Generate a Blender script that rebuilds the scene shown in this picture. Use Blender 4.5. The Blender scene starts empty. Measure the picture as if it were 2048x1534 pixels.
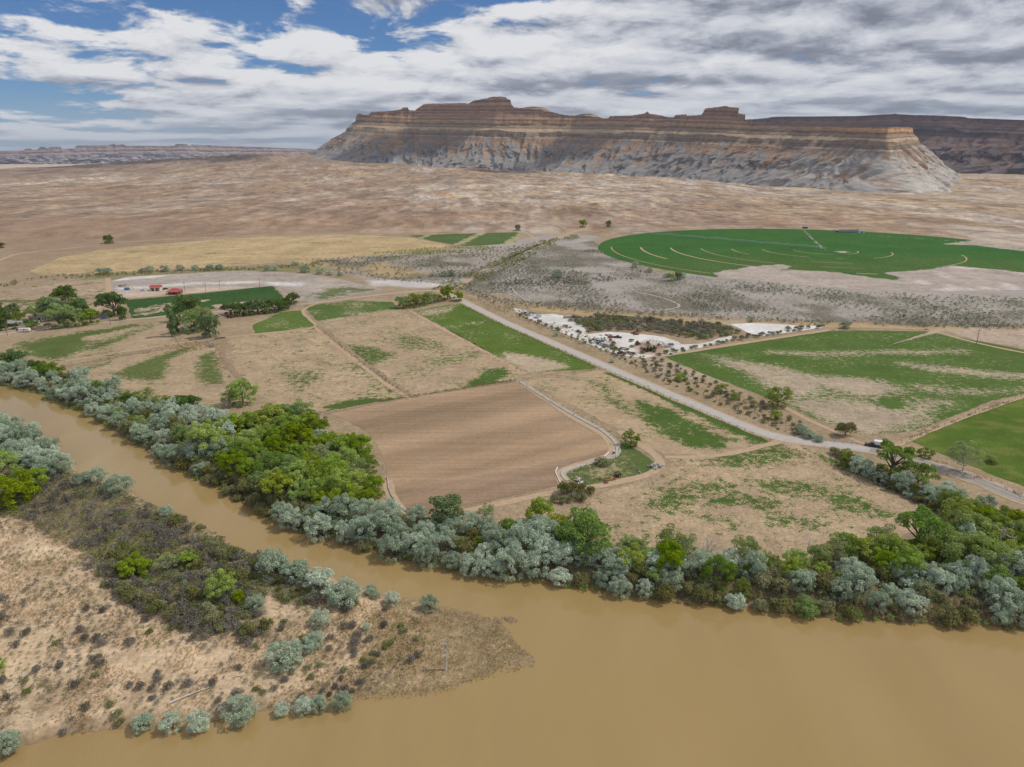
import bpy, bmesh, math, random
import numpy as np
from mathutils import Vector, Matrix
from mathutils.geometry import delaunay_2d_cdt

# ------------------------------------------------------------------ camera, sky, sun, exposure
scene = bpy.context.scene
COL = scene.collection
F_PX, W_PX, H_PX = 1421.0, 2048.0, 1534.0
PITCH = math.radians(17.7)
CAM_H = 115.0
WATER_Z = -3.0
cam_data = bpy.data.cameras.new('camera')
cam = bpy.data.objects.new('camera', cam_data)
COL.objects.link(cam)
cam.location = (0, 0, CAM_H)
cam.rotation_euler = (math.pi / 2 - PITCH, 0, 0)
cam_data.sensor_fit = 'HORIZONTAL'
cam_data.sensor_width = 36.0
cam_data.lens = 36.0 * F_PX / W_PX
cam_data.clip_start = 1.0
cam_data.clip_end = 120000.0
scene.camera = cam
scene.view_settings.view_transform = 'Standard'
scene.view_settings.look = 'None'
scene.view_settings.gamma = 1.0
scene.view_settings.exposure = -0.10
scene.cycles.use_denoising = True
scene.cycles.max_bounces = 4
scene.cycles.diffuse_bounces = 3
scene.cycles.glossy_bounces = 2
scene.cycles.transparent_max_bounces = 4
scene.cycles.caustics_reflective = False
scene.cycles.caustics_refractive = False

SUN_EL = math.radians(54)
SUN_AZ = math.radians(82)            # measured from the view axis (+Y) towards +X: high on the right
sun_dir = Vector((math.sin(SUN_AZ) * math.cos(SUN_EL), math.cos(SUN_AZ) * math.cos(SUN_EL), math.sin(SUN_EL)))
sd = bpy.data.lights.new('sun', 'SUN')
sd.energy = 2.45
sd.angle = math.radians(2.5)
sd.color = (1.0, 0.94, 0.84)
sun = bpy.data.objects.new('sun', sd)
COL.objects.link(sun)
sun.rotation_euler = sun_dir.to_track_quat('Z', 'Y').to_euler()
sun.location = (0, 0, 600)


def build_world():
    w = bpy.data.worlds.new('World')
    scene.world = w
    w.use_nodes = True
    nt = w.node_tree
    N, L = nt.nodes, nt.links
    N.clear()

    def node(t, **kw):
        n = N.new(t)
        for k, v in kw.items():
            setattr(n, k, v)
        return n

    def m(op, a, b=None, c=None, clamp=False):
        n = node('ShaderNodeMath', operation=op, use_clamp=clamp)
        for i, v in enumerate((a, b, c)):
            if v is None:
                continue
            if isinstance(v, (int, float)):
                n.inputs[i].default_value = v
            else:
                L.new(v, n.inputs[i])
        return n.outputs[0]

    def smooth(v, lo, hi, a=0.0, b=1.0):
        n = node('ShaderNodeMapRange', interpolation_type='SMOOTHSTEP')
        L.new(v, n.inputs[0])
        for i, q in enumerate((lo, hi, a, b)):
            n.inputs[1 + i].default_value = q
        return n.outputs[0]

    out = node('ShaderNodeOutputWorld')
    bg = node('ShaderNodeBackground')
    L.new(bg.outputs[0], out.inputs[0])
    sky = node('ShaderNodeTexSky', sky_type='NISHITA')
    sky.sun_disc = False
    sky.sun_elevation = SUN_EL
    sky.sun_rotation = SUN_AZ
    sky.altitude = 1300
    sky.air_density = 1.0
    sky.dust_density = 0.6
    sky.ozone_density = 2.0
    tc = node('ShaderNodeTexCoord')
    sep = node('ShaderNodeSeparateXYZ')
    L.new(tc.outputs['Generated'], sep.inputs[0])
    X, Y, Z = sep.outputs
    zc = m('ADD', m('MAXIMUM', Z, 0.0), 0.055)
    lz = m('LOGARITHM', zc, math.e)

    def vec(x, y, z=0.0):
        c = node('ShaderNodeCombineXYZ')
        L.new(x, c.inputs[0])
        L.new(y, c.inputs[1])
        c.inputs[2].default_value = z
        return c.outputs[0]

    def noise(v, detail, rough, dist=0.0):
        n = node('ShaderNodeTexNoise')
        n.noise_dimensions = '3D'
        L.new(v, n.inputs['Vector'])
        n.inputs['Scale'].default_value = 1.0
        n.inputs['Detail'].default_value = detail
        n.inputs['Roughness'].default_value = rough
        n.inputs['Distortion'].default_value = dist
        return n.outputs[0]

    def density(up):
        """cloud layer seen in perspective: broad fields plus billows; 'up' looks a little higher"""
        z2 = m('MULTIPLY', zc, math.exp(up))
        l2 = m('ADD', lz, up)
        x2 = m('DIVIDE', X, z2)
        y2 = m('DIVIDE', Y, z2)
        big = noise(vec(m('MULTIPLY', x2, 0.36), m('MULTIPLY', y2, 0.55), 3.7), 2.0, 0.5)
        puff = noise(vec(m('MULTIPLY', azr, 10.5), m('MULTIPLY', l2, 6.2), 1.3), 9.0, 0.60, 0.35)
        return m('ADD', m('MULTIPLY', big, 0.62), m('MULTIPLY', puff, 0.58))

    azr = m('ARCTAN2', X, Y)
    d0 = density(0.0)
    d1 = density(0.085)
    d2 = density(0.30)
    # cover thickens towards the right (east) as in the photograph
    az = m('DIVIDE', X, m('ADD', m('ABSOLUTE', Y), 0.25))
    cover = smooth(az, -0.72, 0.15, -0.035, 0.14)
    d0c = m('ADD', m('ADD', d0, cover), smooth(Z, 0.015, 0.10, 0.07, 0.0))
    alpha = smooth(d0c, 0.570, 0.640)
    thick = smooth(d0c, 0.62, 0.86)
    top = m('MULTIPLY_ADD', m('SUBTRACT', d0, d1), 4.2, 0.50, clamp=True)
    base = m('MULTIPLY_ADD', m('SUBTRACT', d0, d2), 1.7, 0.52, clamp=True)
    lum = m('MULTIPLY', m('ADD', m('MULTIPLY', top, 0.50), m('MULTIPLY', base, 0.50)), m('MULTIPLY_ADD', thick, -0.30, 1.18))
    ramp = node('ShaderNodeValToRGB')
    L.new(lum, ramp.inputs[0])
    e = ramp.color_ramp.elements
    e[0].position = 0.16
    e[0].color = (0.25, 0.27, 0.335, 1)
    e[1].position = 0.80
    e[1].color = (0.93, 0.94, 0.965, 1)
    k = ramp.color_ramp.elements.new(0.36)
    k.color = (0.42, 0.45, 0.535, 1)
    k = ramp.color_ramp.elements.new(0.54)
    k.color = (0.68, 0.705, 0.775, 1)
    # near the horizon everything pales
    hz = smooth(Z, 0.0, 0.09, 1.0, 0.0)
    skym = node('ShaderNodeMix', data_type='RGBA', blend_type='MULTIPLY')
    skym.inputs[0].default_value = 1.0
    L.new(sky.outputs[0], skym.inputs[6])
    skym.inputs[7].default_value = (0.046, 0.068, 0.098, 1)
    mix = node('ShaderNodeMix', data_type='RGBA')
    L.new(alpha, mix.inputs[0])
    L.new(skym.outputs[2], mix.inputs[6])
    L.new(ramp.outputs[0], mix.inputs[7])
    mix2 = node('ShaderNodeMix', data_type='RGBA')
    L.new(m('MULTIPLY', hz, 0.55), mix2.inputs[0])
    L.new(mix.outputs[2], mix2.inputs[6])
    mix2.inputs[7].default_value = (0.52, 0.60, 0.70, 1)
    L.new(mix2.outputs[2], bg.inputs[0])
    bg.inputs[1].default_value = 0.88


build_world()

# ------------------------------------------------------------------ helpers: projection, noise, meshes
CP, SP = math.cos(PITCH), math.sin(PITCH)
rng = np.random.default_rng(7)
random.seed(11)


def ray(px, py):
    u = (px - W_PX / 2) / F_PX
    v = (H_PX / 2 - py) / F_PX
    return np.array([u, CP + v * SP, -SP + v * CP])


def G(px, py, z=0.0):
    """ground point (height z) seen at photo pixel px, py"""
    d = ray(px, py)
    t = (z - CAM_H) / d[2]
    return np.array([d[0] * t, d[1] * t])


def GP(pts, z=0.0):
    return np.array([G(p[0], p[1], z) for p in pts])


def at_dist(px, py, D):
    """point at horizontal distance D on the line of sight"""
    d = ray(px, py)
    t = D / math.hypot(d[0], d[1])
    return np.array([d[0] * t, d[1] * t, CAM_H + d[2] * t])


def _hash(ix, iy, seed):
    h = (ix.astype(np.int64) * 374761393 + iy.astype(np.int64) * 668265263 + seed * 1442695041) & 0xFFFFFFFF
    h = ((h ^ (h >> 13)) * 1274126177) & 0xFFFFFFFF
    h = (h ^ (h >> 16)) & 0xFFFFFF
    return h.astype(np.float64) / 0xFFFFFF


def vnoise(x, y, seed=0):
    x = np.asarray(x, float)
    y = np.asarray(y, float)
    ix, iy = np.floor(x), np.floor(y)
    fx, fy = x - ix, y - iy
    fx = fx * fx * fx * (fx * (fx * 6 - 15) + 10)
    fy = fy * fy * fy * (fy * (fy * 6 - 15) + 10)
    ix, iy = ix.astype(np.int64), iy.astype(np.int64)
    a, b = _hash(ix, iy, seed), _hash(ix + 1, iy, seed)
    c, d = _hash(ix, iy + 1, seed), _hash(ix + 1, iy + 1, seed)
    return (a + (b - a) * fx) * (1 - fy) + (c + (d - c) * fx) * fy


def fbm(x, y, octv=4, seed=0, gain=0.5):
    s, a, t = 0.0, 1.0, 0.0
    c, sn = 0.8, 0.6
    for i in range(octv):
        s = s + a * vnoise(x, y, seed + i * 17)
        t += a
        x, y = (x * c - y * sn) * 2.03 + 7.3, (x * sn + y * c) * 2.03 + 3.1
        a *= gain
    return s / t


def ridged(x, y, octv=4, seed=0, gain=0.5):
    s, a, t = 0.0, 1.0, 0.0
    c, sn = 0.8, 0.6
    for i in range(octv):
        s = s + a * (1 - np.abs(2 * vnoise(x, y, seed + i * 13) - 1))
        t += a
        x, y = (x * c - y * sn) * 2.1 + 5.7, (x * sn + y * c) * 2.1 + 1.9
        a *= gain
    return s / t


def sstep(a, b, x):
    t = np.clip((x - a) / (b - a), 0, 1)
    return t * t * (3 - 2 * t)


def inside(P, poly):
    x, y = P[:, 0], P[:, 1]
    r = np.zeros(len(P), bool)
    n = len(poly)
    for i in range(n):
        x1, y1 = poly[i]
        x2, y2 = poly[(i + 1) % n]
        if y1 == y2:
            continue
        c = ((y1 > y) != (y2 > y)) & (x < (x2 - x1) * (y - y1) / (y2 - y1) + x1)
        r ^= c
    return r


def seg_dist(P, pts, closed=False):
    d = np.full(len(P), 1e18)
    n = len(pts)
    for i in range(n if closed else n - 1):
        a, b = np.asarray(pts[i], float), np.asarray(pts[(i + 1) % n], float)
        ab = b - a
        t = np.clip(((P - a) @ ab) / max(ab @ ab, 1e-9), 0, 1)
        q = a + t[:, None] * ab
        d = np.minimum(d, ((P - q) ** 2).sum(1))
    return np.sqrt(d)


def sdf(P, poly):
    """positive inside"""
    d = seg_dist(P, poly, True)
    return np.where(inside(P, poly), d, -d)


def resample(pts, step, closed=False):
    pts = [np.asarray(p, float) for p in pts]
    if closed:
        pts = pts + [pts[0]]
    out = []
    for a, b in zip(pts[:-1], pts[1:]):
        n = max(1, int(round(np.linalg.norm(b - a) / step)))
        for k in range(n):
            out.append(a + (b - a) * k / n)
    if not closed:
        out.append(pts[-1])
    return np.array(out)


def smooth_line(pts, it=2, closed=False):
    """Chaikin corner cutting"""
    pts = [np.asarray(p, float) for p in pts]
    for _ in range(it):
        new = []
        n = len(pts)
        if not closed:
            new.append(pts[0])
        for i in range(n if closed else n - 1):
            a, b = pts[i], pts[(i + 1) % n]
            new.append(a * 0.75 + b * 0.25)
            new.append(a * 0.25 + b * 0.75)
        if not closed:
            new.append(pts[-1])
        pts = new
    return np.array(pts)


def mesh_np(name, V, faces, smooth=False):
    """faces: (n,k) int array, all with k corners"""
    V = np.asarray(V, np.float32)
    faces = np.asarray(faces, np.int32)
    me = bpy.data.meshes.new(name)
    me.vertices.add(len(V))
    me.vertices.foreach_set('co', V.ravel())
    n, k = faces.shape
    me.loops.add(n * k)
    me.loops.foreach_set('vertex_index', faces.ravel())
    me.polygons.add(n)
    me.polygons.foreach_set('loop_start', np.arange(0, n * k, k, dtype=np.int32))
    me.polygons.foreach_set('loop_total', np.full(n, k, np.int32))
    if smooth:
        me.polygons.foreach_set('use_smooth', np.ones(n, bool))
    me.update(calc_edges=True)
    me.validate()
    return me


def set_col(me, name, rgb):
    rgb = np.asarray(rgb, np.float32)
    a = me.attributes.new(name, 'FLOAT_COLOR', 'POINT')
    c = np.ones((len(rgb), 4), np.float32)
    c[:, :3] = rgb
    a.data.foreach_set('color', c.ravel())


def set_val(me, name, v):
    a = me.attributes.new(name, 'FLOAT', 'POINT')
    a.data.foreach_set('value', np.asarray(v, np.float32))


def link(name, me, mat=None, parent=None):
    o = bpy.data.objects.new(name, me)
    COL.objects.link(o)
    if mat is not None and me is not None and len(me.materials) == 0:
        me.materials.append(mat)
    if parent is not None:
        o.parent = parent
    return o


def tag(o, label=None, cat=None, group=None, kind=None):
    if label:
        o['label'] = label
    if cat:
        o['category'] = cat
    if group:
        o['group'] = group
    if kind:
        o['kind'] = kind
    return o


def empty(name, loc, rz=0.0, s=1.0):
    o = bpy.data.objects.new(name, None)
    COL.objects.link(o)
    o.empty_display_size = 0.5
    o.location = loc
    o.rotation_euler = (0, 0, rz)
    o.scale = (s, s, s) if not isinstance(s, tuple) else s
    return o


def structure(o, label=None):
    o['kind'] = 'structure'
    if label:
        o['label'] = label
    return o


# ------------------------------------------------------------------ materials
def new_mat(name):
    m = bpy.data.materials.new(name)
    m.use_nodes = True
    nt = m.node_tree
    b = nt.nodes['Principled BSDF']
    b.inputs['Specular IOR Level'].default_value = 0.2
    return m, nt, b


def nnode(nt, t, **kw):
    n = nt.nodes.new(t)
    for k, v in kw.items():
        setattr(n, k, v)
    return n


def noise_node(nt, vec, scale, detail=4, rough=0.55):
    n = nnode(nt, 'ShaderNodeTexNoise')
    n.inputs['Scale'].default_value = scale
    n.inputs['Detail'].default_value = detail
    n.inputs['Roughness'].default_value = rough
    if vec is not None:
        nt.links.new(vec, n.inputs['Vector'])
    return n.outputs[0]


def math_node(nt, op, a, b=0.0, clamp=False):
    n = nnode(nt, 'ShaderNodeMath', operation=op, use_clamp=clamp)
    for i, v in enumerate((a, b)):
        if isinstance(v, (int, float)):
            n.inputs[i].default_value = v
        else:
            nt.links.new(v, n.inputs[i])
    return n.outputs[0]


def map_node(nt, v, a, b, c, d, smooth=True):
    n = nnode(nt, 'ShaderNodeMapRange', interpolation_type='SMOOTHSTEP' if smooth else 'LINEAR')
    nt.links.new(v, n.inputs[0])
    for i, q in enumerate((a, b, c, d)):
        n.inputs[1 + i].default_value = q
    return n.outputs[0]


def mix_node(nt, fac, a, b, blend='MIX'):
    n = nnode(nt, 'ShaderNodeMix', data_type='RGBA', blend_type=blend)
    for idx, v in ((0, fac), (6, a), (7, b)):
        if isinstance(v, (int, float)):
            n.inputs[idx].default_value = v
        elif isinstance(v, tuple):
            n.inputs[idx].default_value = v if len(v) == 4 else (*v, 1)
        else:
            nt.links.new(v, n.inputs[idx])
    return n.outputs[2]


def plain(name, rgb, rough=0.8, var=0.15, scale=2.0, metal=0.0, spec=0.2):
    m, nt, b = new_mat(name)
    tc = nnode(nt, 'ShaderNodeTexCoord')
    n = noise_node(nt, tc.outputs['Object'], scale, 5)
    f = map_node(nt, n, 0.25, 0.75, 1 - var, 1 + var, False)
    c = mix_node(nt, 1.0, (*rgb, 1), f, 'MULTIPLY')
    nt.links.new(c, b.inputs['Base Color'])
    b.inputs['Roughness'].default_value = rough
    b.inputs['Metallic'].default_value = metal
    b.inputs['Specular IOR Level'].default_value = spec
    return m


def ground_mat(name, rows=None, fine=1.0, coarse=0.06, grass_noise=0.55, grass_scale=0.35, bump=0.3, row_amt=0.25, row_scale=0.9, contrast=0.20, far=False):
    """soil colour from 'col', grass colour from 'gcol', ragged grass cover from 'grass'"""
    m, nt, b = new_mat(name)
    L = nt.links
    tc = nnode(nt, 'ShaderNodeTexCoord')
    P = tc.outputs['Object']
    ac = nnode(nt, 'ShaderNodeAttribute', attribute_name='col')
    ag = nnode(nt, 'ShaderNodeAttribute', attribute_name='gcol')
    am = nnode(nt, 'ShaderNodeAttribute', attribute_name='grass')
    n1 = noise_node(nt, P, fine, 6, 0.68)
    n2 = noise_node(nt, P, coarse, 5, 0.6)
    n3 = noise_node(nt, P, fine * 0.28, 4, 0.65)
    f1 = map_node(nt, n1, 0.34, 0.66, 1 - contrast, 1 + contrast, False)
    f2 = map_node(nt, n2, 0.34, 0.66, 0.88, 1.12, False)
    f3 = map_node(nt, n3, 0.34, 0.66, 1 - contrast * 0.6, 1 + contrast * 0.6, False)
    f = math_node(nt, 'MULTIPLY', math_node(nt, 'MULTIPLY', f1, f2), f3)
    if far:      # desert pavement, rills and scrub out on the plain
        sx = nnode(nt, 'ShaderNodeSeparateXYZ')
        L.new(P, sx.inputs[0])
        k = map_node(nt, sx.outputs[1], 1000, 1500, 0.0, 1.0)
        mpf = nnode(nt, 'ShaderNodeMapping')
        mpf.inputs['Scale'].default_value = (1.0, 0.45, 1.0)
        L.new(P, mpf.inputs[0])
        q1 = noise_node(nt, mpf.outputs[0], 0.055, 6, 0.72)
        q2 = noise_node(nt, mpf.outputs[0], 0.011, 7, 0.68)
        h1 = map_node(nt, q1, 0.36, 0.64, 0.66, 1.34, False)
        h2 = map_node(nt, q2, 0.36, 0.64, 0.72, 1.28, False)
        hh = math_node(nt, 'SUBTRACT', math_node(nt, 'MULTIPLY', h1, h2), 1.0)
        f = math_node(nt, 'MULTIPLY', f, math_node(nt, 'ADD', math_node(nt, 'MULTIPLY', hh, k), 1.0))
    if rows is not None:
        mp = nnode(nt, 'ShaderNodeMapping')
        L.new(P, mp.inputs[0])
        mp.inputs['Rotation'].default_value = (0, 0, -rows)
        mp.inputs['Scale'].default_value = (0.004, 1.0, 1.0)
        r1 = noise_node(nt, mp.outputs[0], row_scale, 4, 0.8)
        fr = map_node(nt, r1, 0.3, 0.7, 1 - row_amt, 1 + row_amt, False)
        f = math_node(nt, 'MULTIPLY', f, fr)
    soil = mix_node(nt, 1.0, ac.outputs['Color'], f, 'MULTIPLY')
    # the grass: ragged threshold plus tuft texture
    g1 = noise_node(nt, P, grass_scale, 6, 0.65)
    g2 = noise_node(nt, P, grass_scale * 4.5, 3, 0.6)
    gsum = math_node(nt, 'ADD', math_node(nt, 'MULTIPLY', math_node(nt, 'SUBTRACT', g1, 0.5), grass_noise * 2.6),
                     math_node(nt, 'MULTIPLY', math_node(nt, 'SUBTRACT', g2, 0.5), grass_noise * 2.2))
    gm = map_node(nt, math_node(nt, 'ADD', am.outputs['Fac'], gsum), 0.27, 0.46, 0.0, 0.95)
    gf = map_node(nt, g2, 0.32, 0.68, 0.62, 1.35, False)
    gc = mix_node(nt, 1.0, ag.outputs['Color'], math_node(nt, 'MULTIPLY', gf, f2), 'MULTIPLY')
    c = mix_node(nt, gm, soil, gc)
    L.new(c, b.inputs['Base Color'])
    b.inputs['Roughness'].default_value = 0.95
    b.inputs['Specular IOR Level'].default_value = 0.08
    bp = nnode(nt, 'ShaderNodeBump')
    bp.inputs['Strength'].default_value = bump
    bp.inputs['Distance'].default_value = 0.25
    L.new(math_node(nt, 'ADD', math_node(nt, 'ADD', n1, n2), math_node(nt, 'MULTIPLY', gm, g2)), bp.inputs['Height'])
    L.new(bp.outputs[0], b.inputs['Normal'])
    return m


def leaf_mat(name, rgb, var=0.35, hue=0.02, trans=0.25):
    m, nt, b = new_mat(name)
    L = nt.links
    oi = nnode(nt, 'ShaderNodeObjectInfo')
    av = nnode(nt, 'ShaderNodeAttribute', attribute_name='v')
    hs = nnode(nt, 'ShaderNodeHueSaturation')
    hs.inputs['Color'].default_value = (*rgb, 1)
    L.new(map_node(nt, oi.outputs['Random'], 0, 1, 0.5 - hue, 0.5 + hue, False), hs.inputs['Hue'])
    wn = nnode(nt, 'ShaderNodeTexWhiteNoise', noise_dimensions='1D')
    L.new(oi.outputs['Random'], wn.inputs['W'])
    L.new(map_node(nt, wn.outputs['Value'], 0, 1, 0.72, 1.15, False), hs.inputs['Saturation'])
    L.new(math_node(nt, 'MULTIPLY', map_node(nt, wn.outputs['Value'], 0, 1, 1.22, 0.76, False),
                    map_node(nt, av.outputs['Fac'], 0, 1, 1 - var, 1 + var, False)), hs.inputs['Value'])
    L.new(hs.outputs[0], b.inputs['Base Color'])
    b.inputs['Roughness'].default_value = 0.7
    b.inputs['Specular IOR Level'].default_value = 0.12
    tr = nnode(nt, 'ShaderNodeBsdfTranslucent')
    L.new(hs.outputs[0], tr.inputs[0])
    mx = nnode(nt, 'ShaderNodeMixShader')
    mx.inputs[0].default_value = trans
    L.new(b.outputs[0], mx.inputs[1])
    L.new(tr.outputs[0], mx.inputs[2])
    L.new(mx.outputs[0], nt.nodes['Material Output'].inputs[0])
    return m


M = {}
M['olive'] = leaf_mat('olive_leaves', (0.490, 0.585, 0.425), 0.38, 0.012)
M['cotton'] = leaf_mat('cottonwood_leaves', (0.365, 0.480, 0.024), 0.36, 0.016, 0.4)
M['green'] = leaf_mat('green_leaves', (0.285, 0.390, 0.060), 0.38, 0.022, 0.38)
M['pale'] = leaf_mat('pale_leaves', (0.36, 0.43, 0.155), 0.36, 0.02, 0.28)
M['dark'] = leaf_mat('dark_leaves', (0.135, 0.220, 0.045), 0.38, 0.015)
M['tam'] = leaf_mat('tamarisk_leaves', (0.280, 0.280, 0.100), 0.42, 0.02)
M['twig'] = leaf_mat('grey_twigs', (0.220, 0.200, 0.158), 0.42, 0.015, 0.05)
M['sage'] = leaf_mat('sage_leaves', (0.275, 0.262, 0.185), 0.42, 0.02, 0.1)
M['rabbit'] = leaf_mat('rabbitbrush_leaves', (0.240, 0.262, 0.100), 0.4, 0.02, 0.15)
M['straw'] = leaf_mat('straw_blades', (0.44, 0.30, 0.125), 0.35, 0.012, 0.1)
M['tipgrass'] = leaf_mat('damp_grass_blades', (0.37, 0.285, 0.145), 0.38, 0.02, 0.1)
M['bark'] = plain('bark', (0.17, 0.13, 0.10), 0.9, 0.3, 3.0)
M['deadwood'] = plain('dead_wood', (0.55, 0.50, 0.45), 0.85, 0.25, 4.0)
M['asphalt'] = plain('asphalt', (0.47, 0.435, 0.40), 0.9, 0.10, 0.35)
M['asphalt_dark'] = plain('darker_asphalt', (0.29, 0.27, 0.26), 0.9, 0.10, 0.4)
M['gravel'] = plain('gravel', (0.44, 0.36, 0.28), 0.95, 0.14, 0.4)
M['dirt_track'] = plain('dirt_track', (0.47, 0.34, 0.225), 0.95, 0.16, 0.5)
M['pale_path'] = plain('pale_path', (0.44, 0.385, 0.335), 0.95, 0.14, 0.5)
M['track_dark'] = plain('worn_dirt', (0.30, 0.215, 0.14), 0.95, 0.2, 0.6)
M['concrete'] = plain('concrete', (0.46, 0.42, 0.35), 0.85, 0.12, 0.6)
M['salt'] = plain('salt_crust', (0.70, 0.67, 0.635), 0.9, 0.12, 0.12)
M['white'] = plain('white_paint', (0.78, 0.78, 0.76), 0.5, 0.06, 2.0, spec=0.4)
M['cream'] = plain('cream_siding', (0.68, 0.62, 0.52), 0.7, 0.08, 2.0)
M['red_roof'] = plain('red_metal_roof', (0.46, 0.07, 0.055), 0.5, 0.12, 1.0, spec=0.4)
M['grey_roof'] = plain('grey_roof', (0.34, 0.33, 0.33), 0.6, 0.12, 1.0)
M['glass'] = plain('dark_glass', (0.03, 0.035, 0.04), 0.12, 0.1, 2.0, spec=0.6)
M['tyre'] = plain('tyre', (0.03, 0.03, 0.03), 0.85, 0.1, 4)
M['black'] = plain('black_paint', (0.025, 0.026, 0.03), 0.3, 0.1, 4, spec=0.5)
M['blue'] = plain('blue_paint', (0.06, 0.20, 0.45), 0.4, 0.1, 3, spec=0.4)
M['red'] = plain('red_paint', (0.42, 0.06, 0.03), 0.5, 0.15, 3, spec=0.4)
M['rust'] = plain('rusty_iron', (0.17, 0.085, 0.06), 0.85, 0.3, 2.0)
M['green_paint'] = plain('green_paint', (0.03, 0.17, 0.05), 0.5, 0.1, 3, spec=0.4)
M['yellow_paint'] = plain('yellow_paint', (0.62, 0.42, 0.04), 0.5, 0.1, 3, spec=0.4)
M['silver'] = plain('silver_paint', (0.42, 0.43, 0.45), 0.35, 0.08, 3, 0.4, 0.5)
M['galv'] = plain('galvanised_steel', (0.46, 0.60, 0.58), 0.5, 0.08, 3, 0.1, 0.5)
M['timber'] = plain('weathered_timber', (0.20, 0.15, 0.11), 0.9, 0.25, 3)
M['corral'] = plain('red_brown_rails', (0.20, 0.085, 0.06), 0.85, 0.2, 3)
M['line_yellow'] = plain('yellow_road_line', (0.58, 0.43, 0.12), 0.8, 0.15, 0.5)
M['line_white'] = plain('white_road_line', (0.70, 0.69, 0.66), 0.8, 0.12, 0.5)
M['solar'] = plain('dark_panels', (0.030, 0.035, 0.055), 0.35, 0.1, 1.0, spec=0.5)
M['tarp'] = plain('grey_tarp', (0.30, 0.30, 0.31), 0.8, 0.3, 1.0)
M['hay'] = plain('hay', (0.42, 0.30, 0.12), 0.95, 0.2, 3)

# ------------------------------------------------------------------ river outline
north_bank_px = [(-700, 690), (-300, 705), (-100, 742), (0, 766), (60, 778), (120, 802), (165, 822), (220, 852), (255, 882), (310, 908), (370, 938),
                 (430, 972), (480, 1002), (540, 1032), (600, 1060), (680, 1086), (760, 1106), (850, 1132), (940, 1142), (1030, 1152),
                 (1100, 1162), (1180, 1176), (1260, 1190), (1350, 1201), (1440, 1207), (1530, 1220), (1620, 1229), (1720, 1236),
                 (1850, 1244), (1960, 1251), (2048, 1254), (2300, 1268), (2800, 1300)]
penin_px = [(-260, 1640), (-60, 1522), (0, 1502), (60, 1485), (150, 1467), (250, 1455), (330, 1451), (420, 1446), (500, 1428), (570, 1419), (700, 1404), (800, 1399),
            (880, 1387), (950, 1364), (1030, 1341), (1080, 1329), (1062, 1308), (1035, 1284), (1012, 1258), (985, 1238), (930, 1222),
            (870, 1207), (840, 1198), (790, 1190), (740, 1178), (700, 1164), (640, 1142), (590, 1127), (545, 1114), (500, 1110), (470, 1086),
            (430, 1062), (390, 1045), (340, 1030), (290, 1006), (270, 988), (240, 972), (180, 957), (140, 938), (110, 902), (90, 872),
            (40, 842), (0, 824), (-80, 785), (-300, 738), (-800, 720), (-1200, 1000)]
NB = GP(north_bank_px, WATER_Z)
PEN = GP(penin_px, WATER_Z)


def wiggle(line, amp, scale, seed, closed=False, step=2.0):
    p = resample(line, step, closed)
    a = fbm(p[:, 0] * scale, p[:, 1] * scale, 3, seed) - 0.5
    b = fbm(p[:, 0] * scale + 40, p[:, 1] * scale + 9, 3, seed + 5) - 0.5
    return p + np.stack([a, b], 1) * 2 * amp


NBs = wiggle(smooth_line(NB, 2), 2.0, 0.12, 3, step=4.0)
PENs = wiggle(wiggle(smooth_line(PEN, 2, True), 1.8, 0.12, 4, True, step=3.0), 0.7, 0.6, 14, True, step=1.5)
NORTH_LAND = np.vstack([NBs, [[NBs[-1][0] + 3000, 4000], [-6000, 4000]]])

# ------------------------------------------------------------------ mesa outlines (rim seen at pixel px, row, at distance D; foot height z)
MESA_CTRL = [  # px, D, rim row, foot z
    (1040, 7600, 262, 130), (900, 6900, 252, 125), (790, 6100, 240, 115), (733, 5450, 232, 108), (714, 5150, 228, 98), (716, 4980, 227, 92), (735, 4830, 226, 84), (800, 4720, 218, 74),
    (850, 4700, 210, 66), (930, 4640, 206, 58), (965, 4560, 196, 52), (990, 4500, 192, 48), (1015, 4490, 200, 45), (1050, 4480, 215, 42),
    (1110, 4450, 224, 38), (1170, 4390, 231, 34), (1225, 4320, 233, 30), (1290, 4160, 228, 26), (1350, 4060, 229, 22), (1405, 3900, 226, 18),
    (1440, 3800, 220, 16), (1480, 3730, 238, 14), (1540, 3650, 247, 10), (1620, 3480, 250, 6), (1700, 3260, 252, 2), (1755, 3060, 253, -2),
    (1778, 3000, 254, -3), (1784, 3060, 254, -3), (1786, 3250, 256, -2), (1800, 3700, 258, 5), (1830, 4400, 262, 20)]
SKY_ROWS = [(700, 228), (717, 227), (720, 229), (738, 230), (741, 224), (770, 222), (798, 218), (802, 214), (812, 213), (815, 219), (828, 221), (832, 216), (843, 209), (848, 206),
            (920, 205), (930, 206), (942, 199), (965, 196), (975, 192), (1005, 192), (1009, 197), (1016, 198), (1020, 208), (1026, 214), (1050, 216),
            (1085, 220), (1110, 226), (1130, 230), (1170, 231), (1205, 236), (1216, 237), (1218, 232), (1260, 231), (1285, 227), (1289, 222), (1293, 227), (1300, 228), (1320, 232), (1330, 234), (1344, 234),
            (1346, 230), (1368, 229), (1370, 232), (1398, 230), (1402, 216), (1432, 213), (1440, 211), (1448, 214), (1466, 215), (1469, 226), (1482, 229), (1485, 239), (1500, 243),
            (1512, 248), (1540, 249), (1600, 249), (1680, 251), (1740, 252), (1775, 253), (1790, 254)]


def mesa_frame(ctrl, step):
    pts = np.array([[*at_dist(c[0], c[2], c[1])[:2], c[3]] for c in ctrl])
    xy = smooth_line(pts, 2)
    out = resample(xy, step)
    return out


# ------------------------------------------------------------------ the ground sheet
MESA_RIM = mesa_frame(MESA_CTRL, 60.0)


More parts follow.
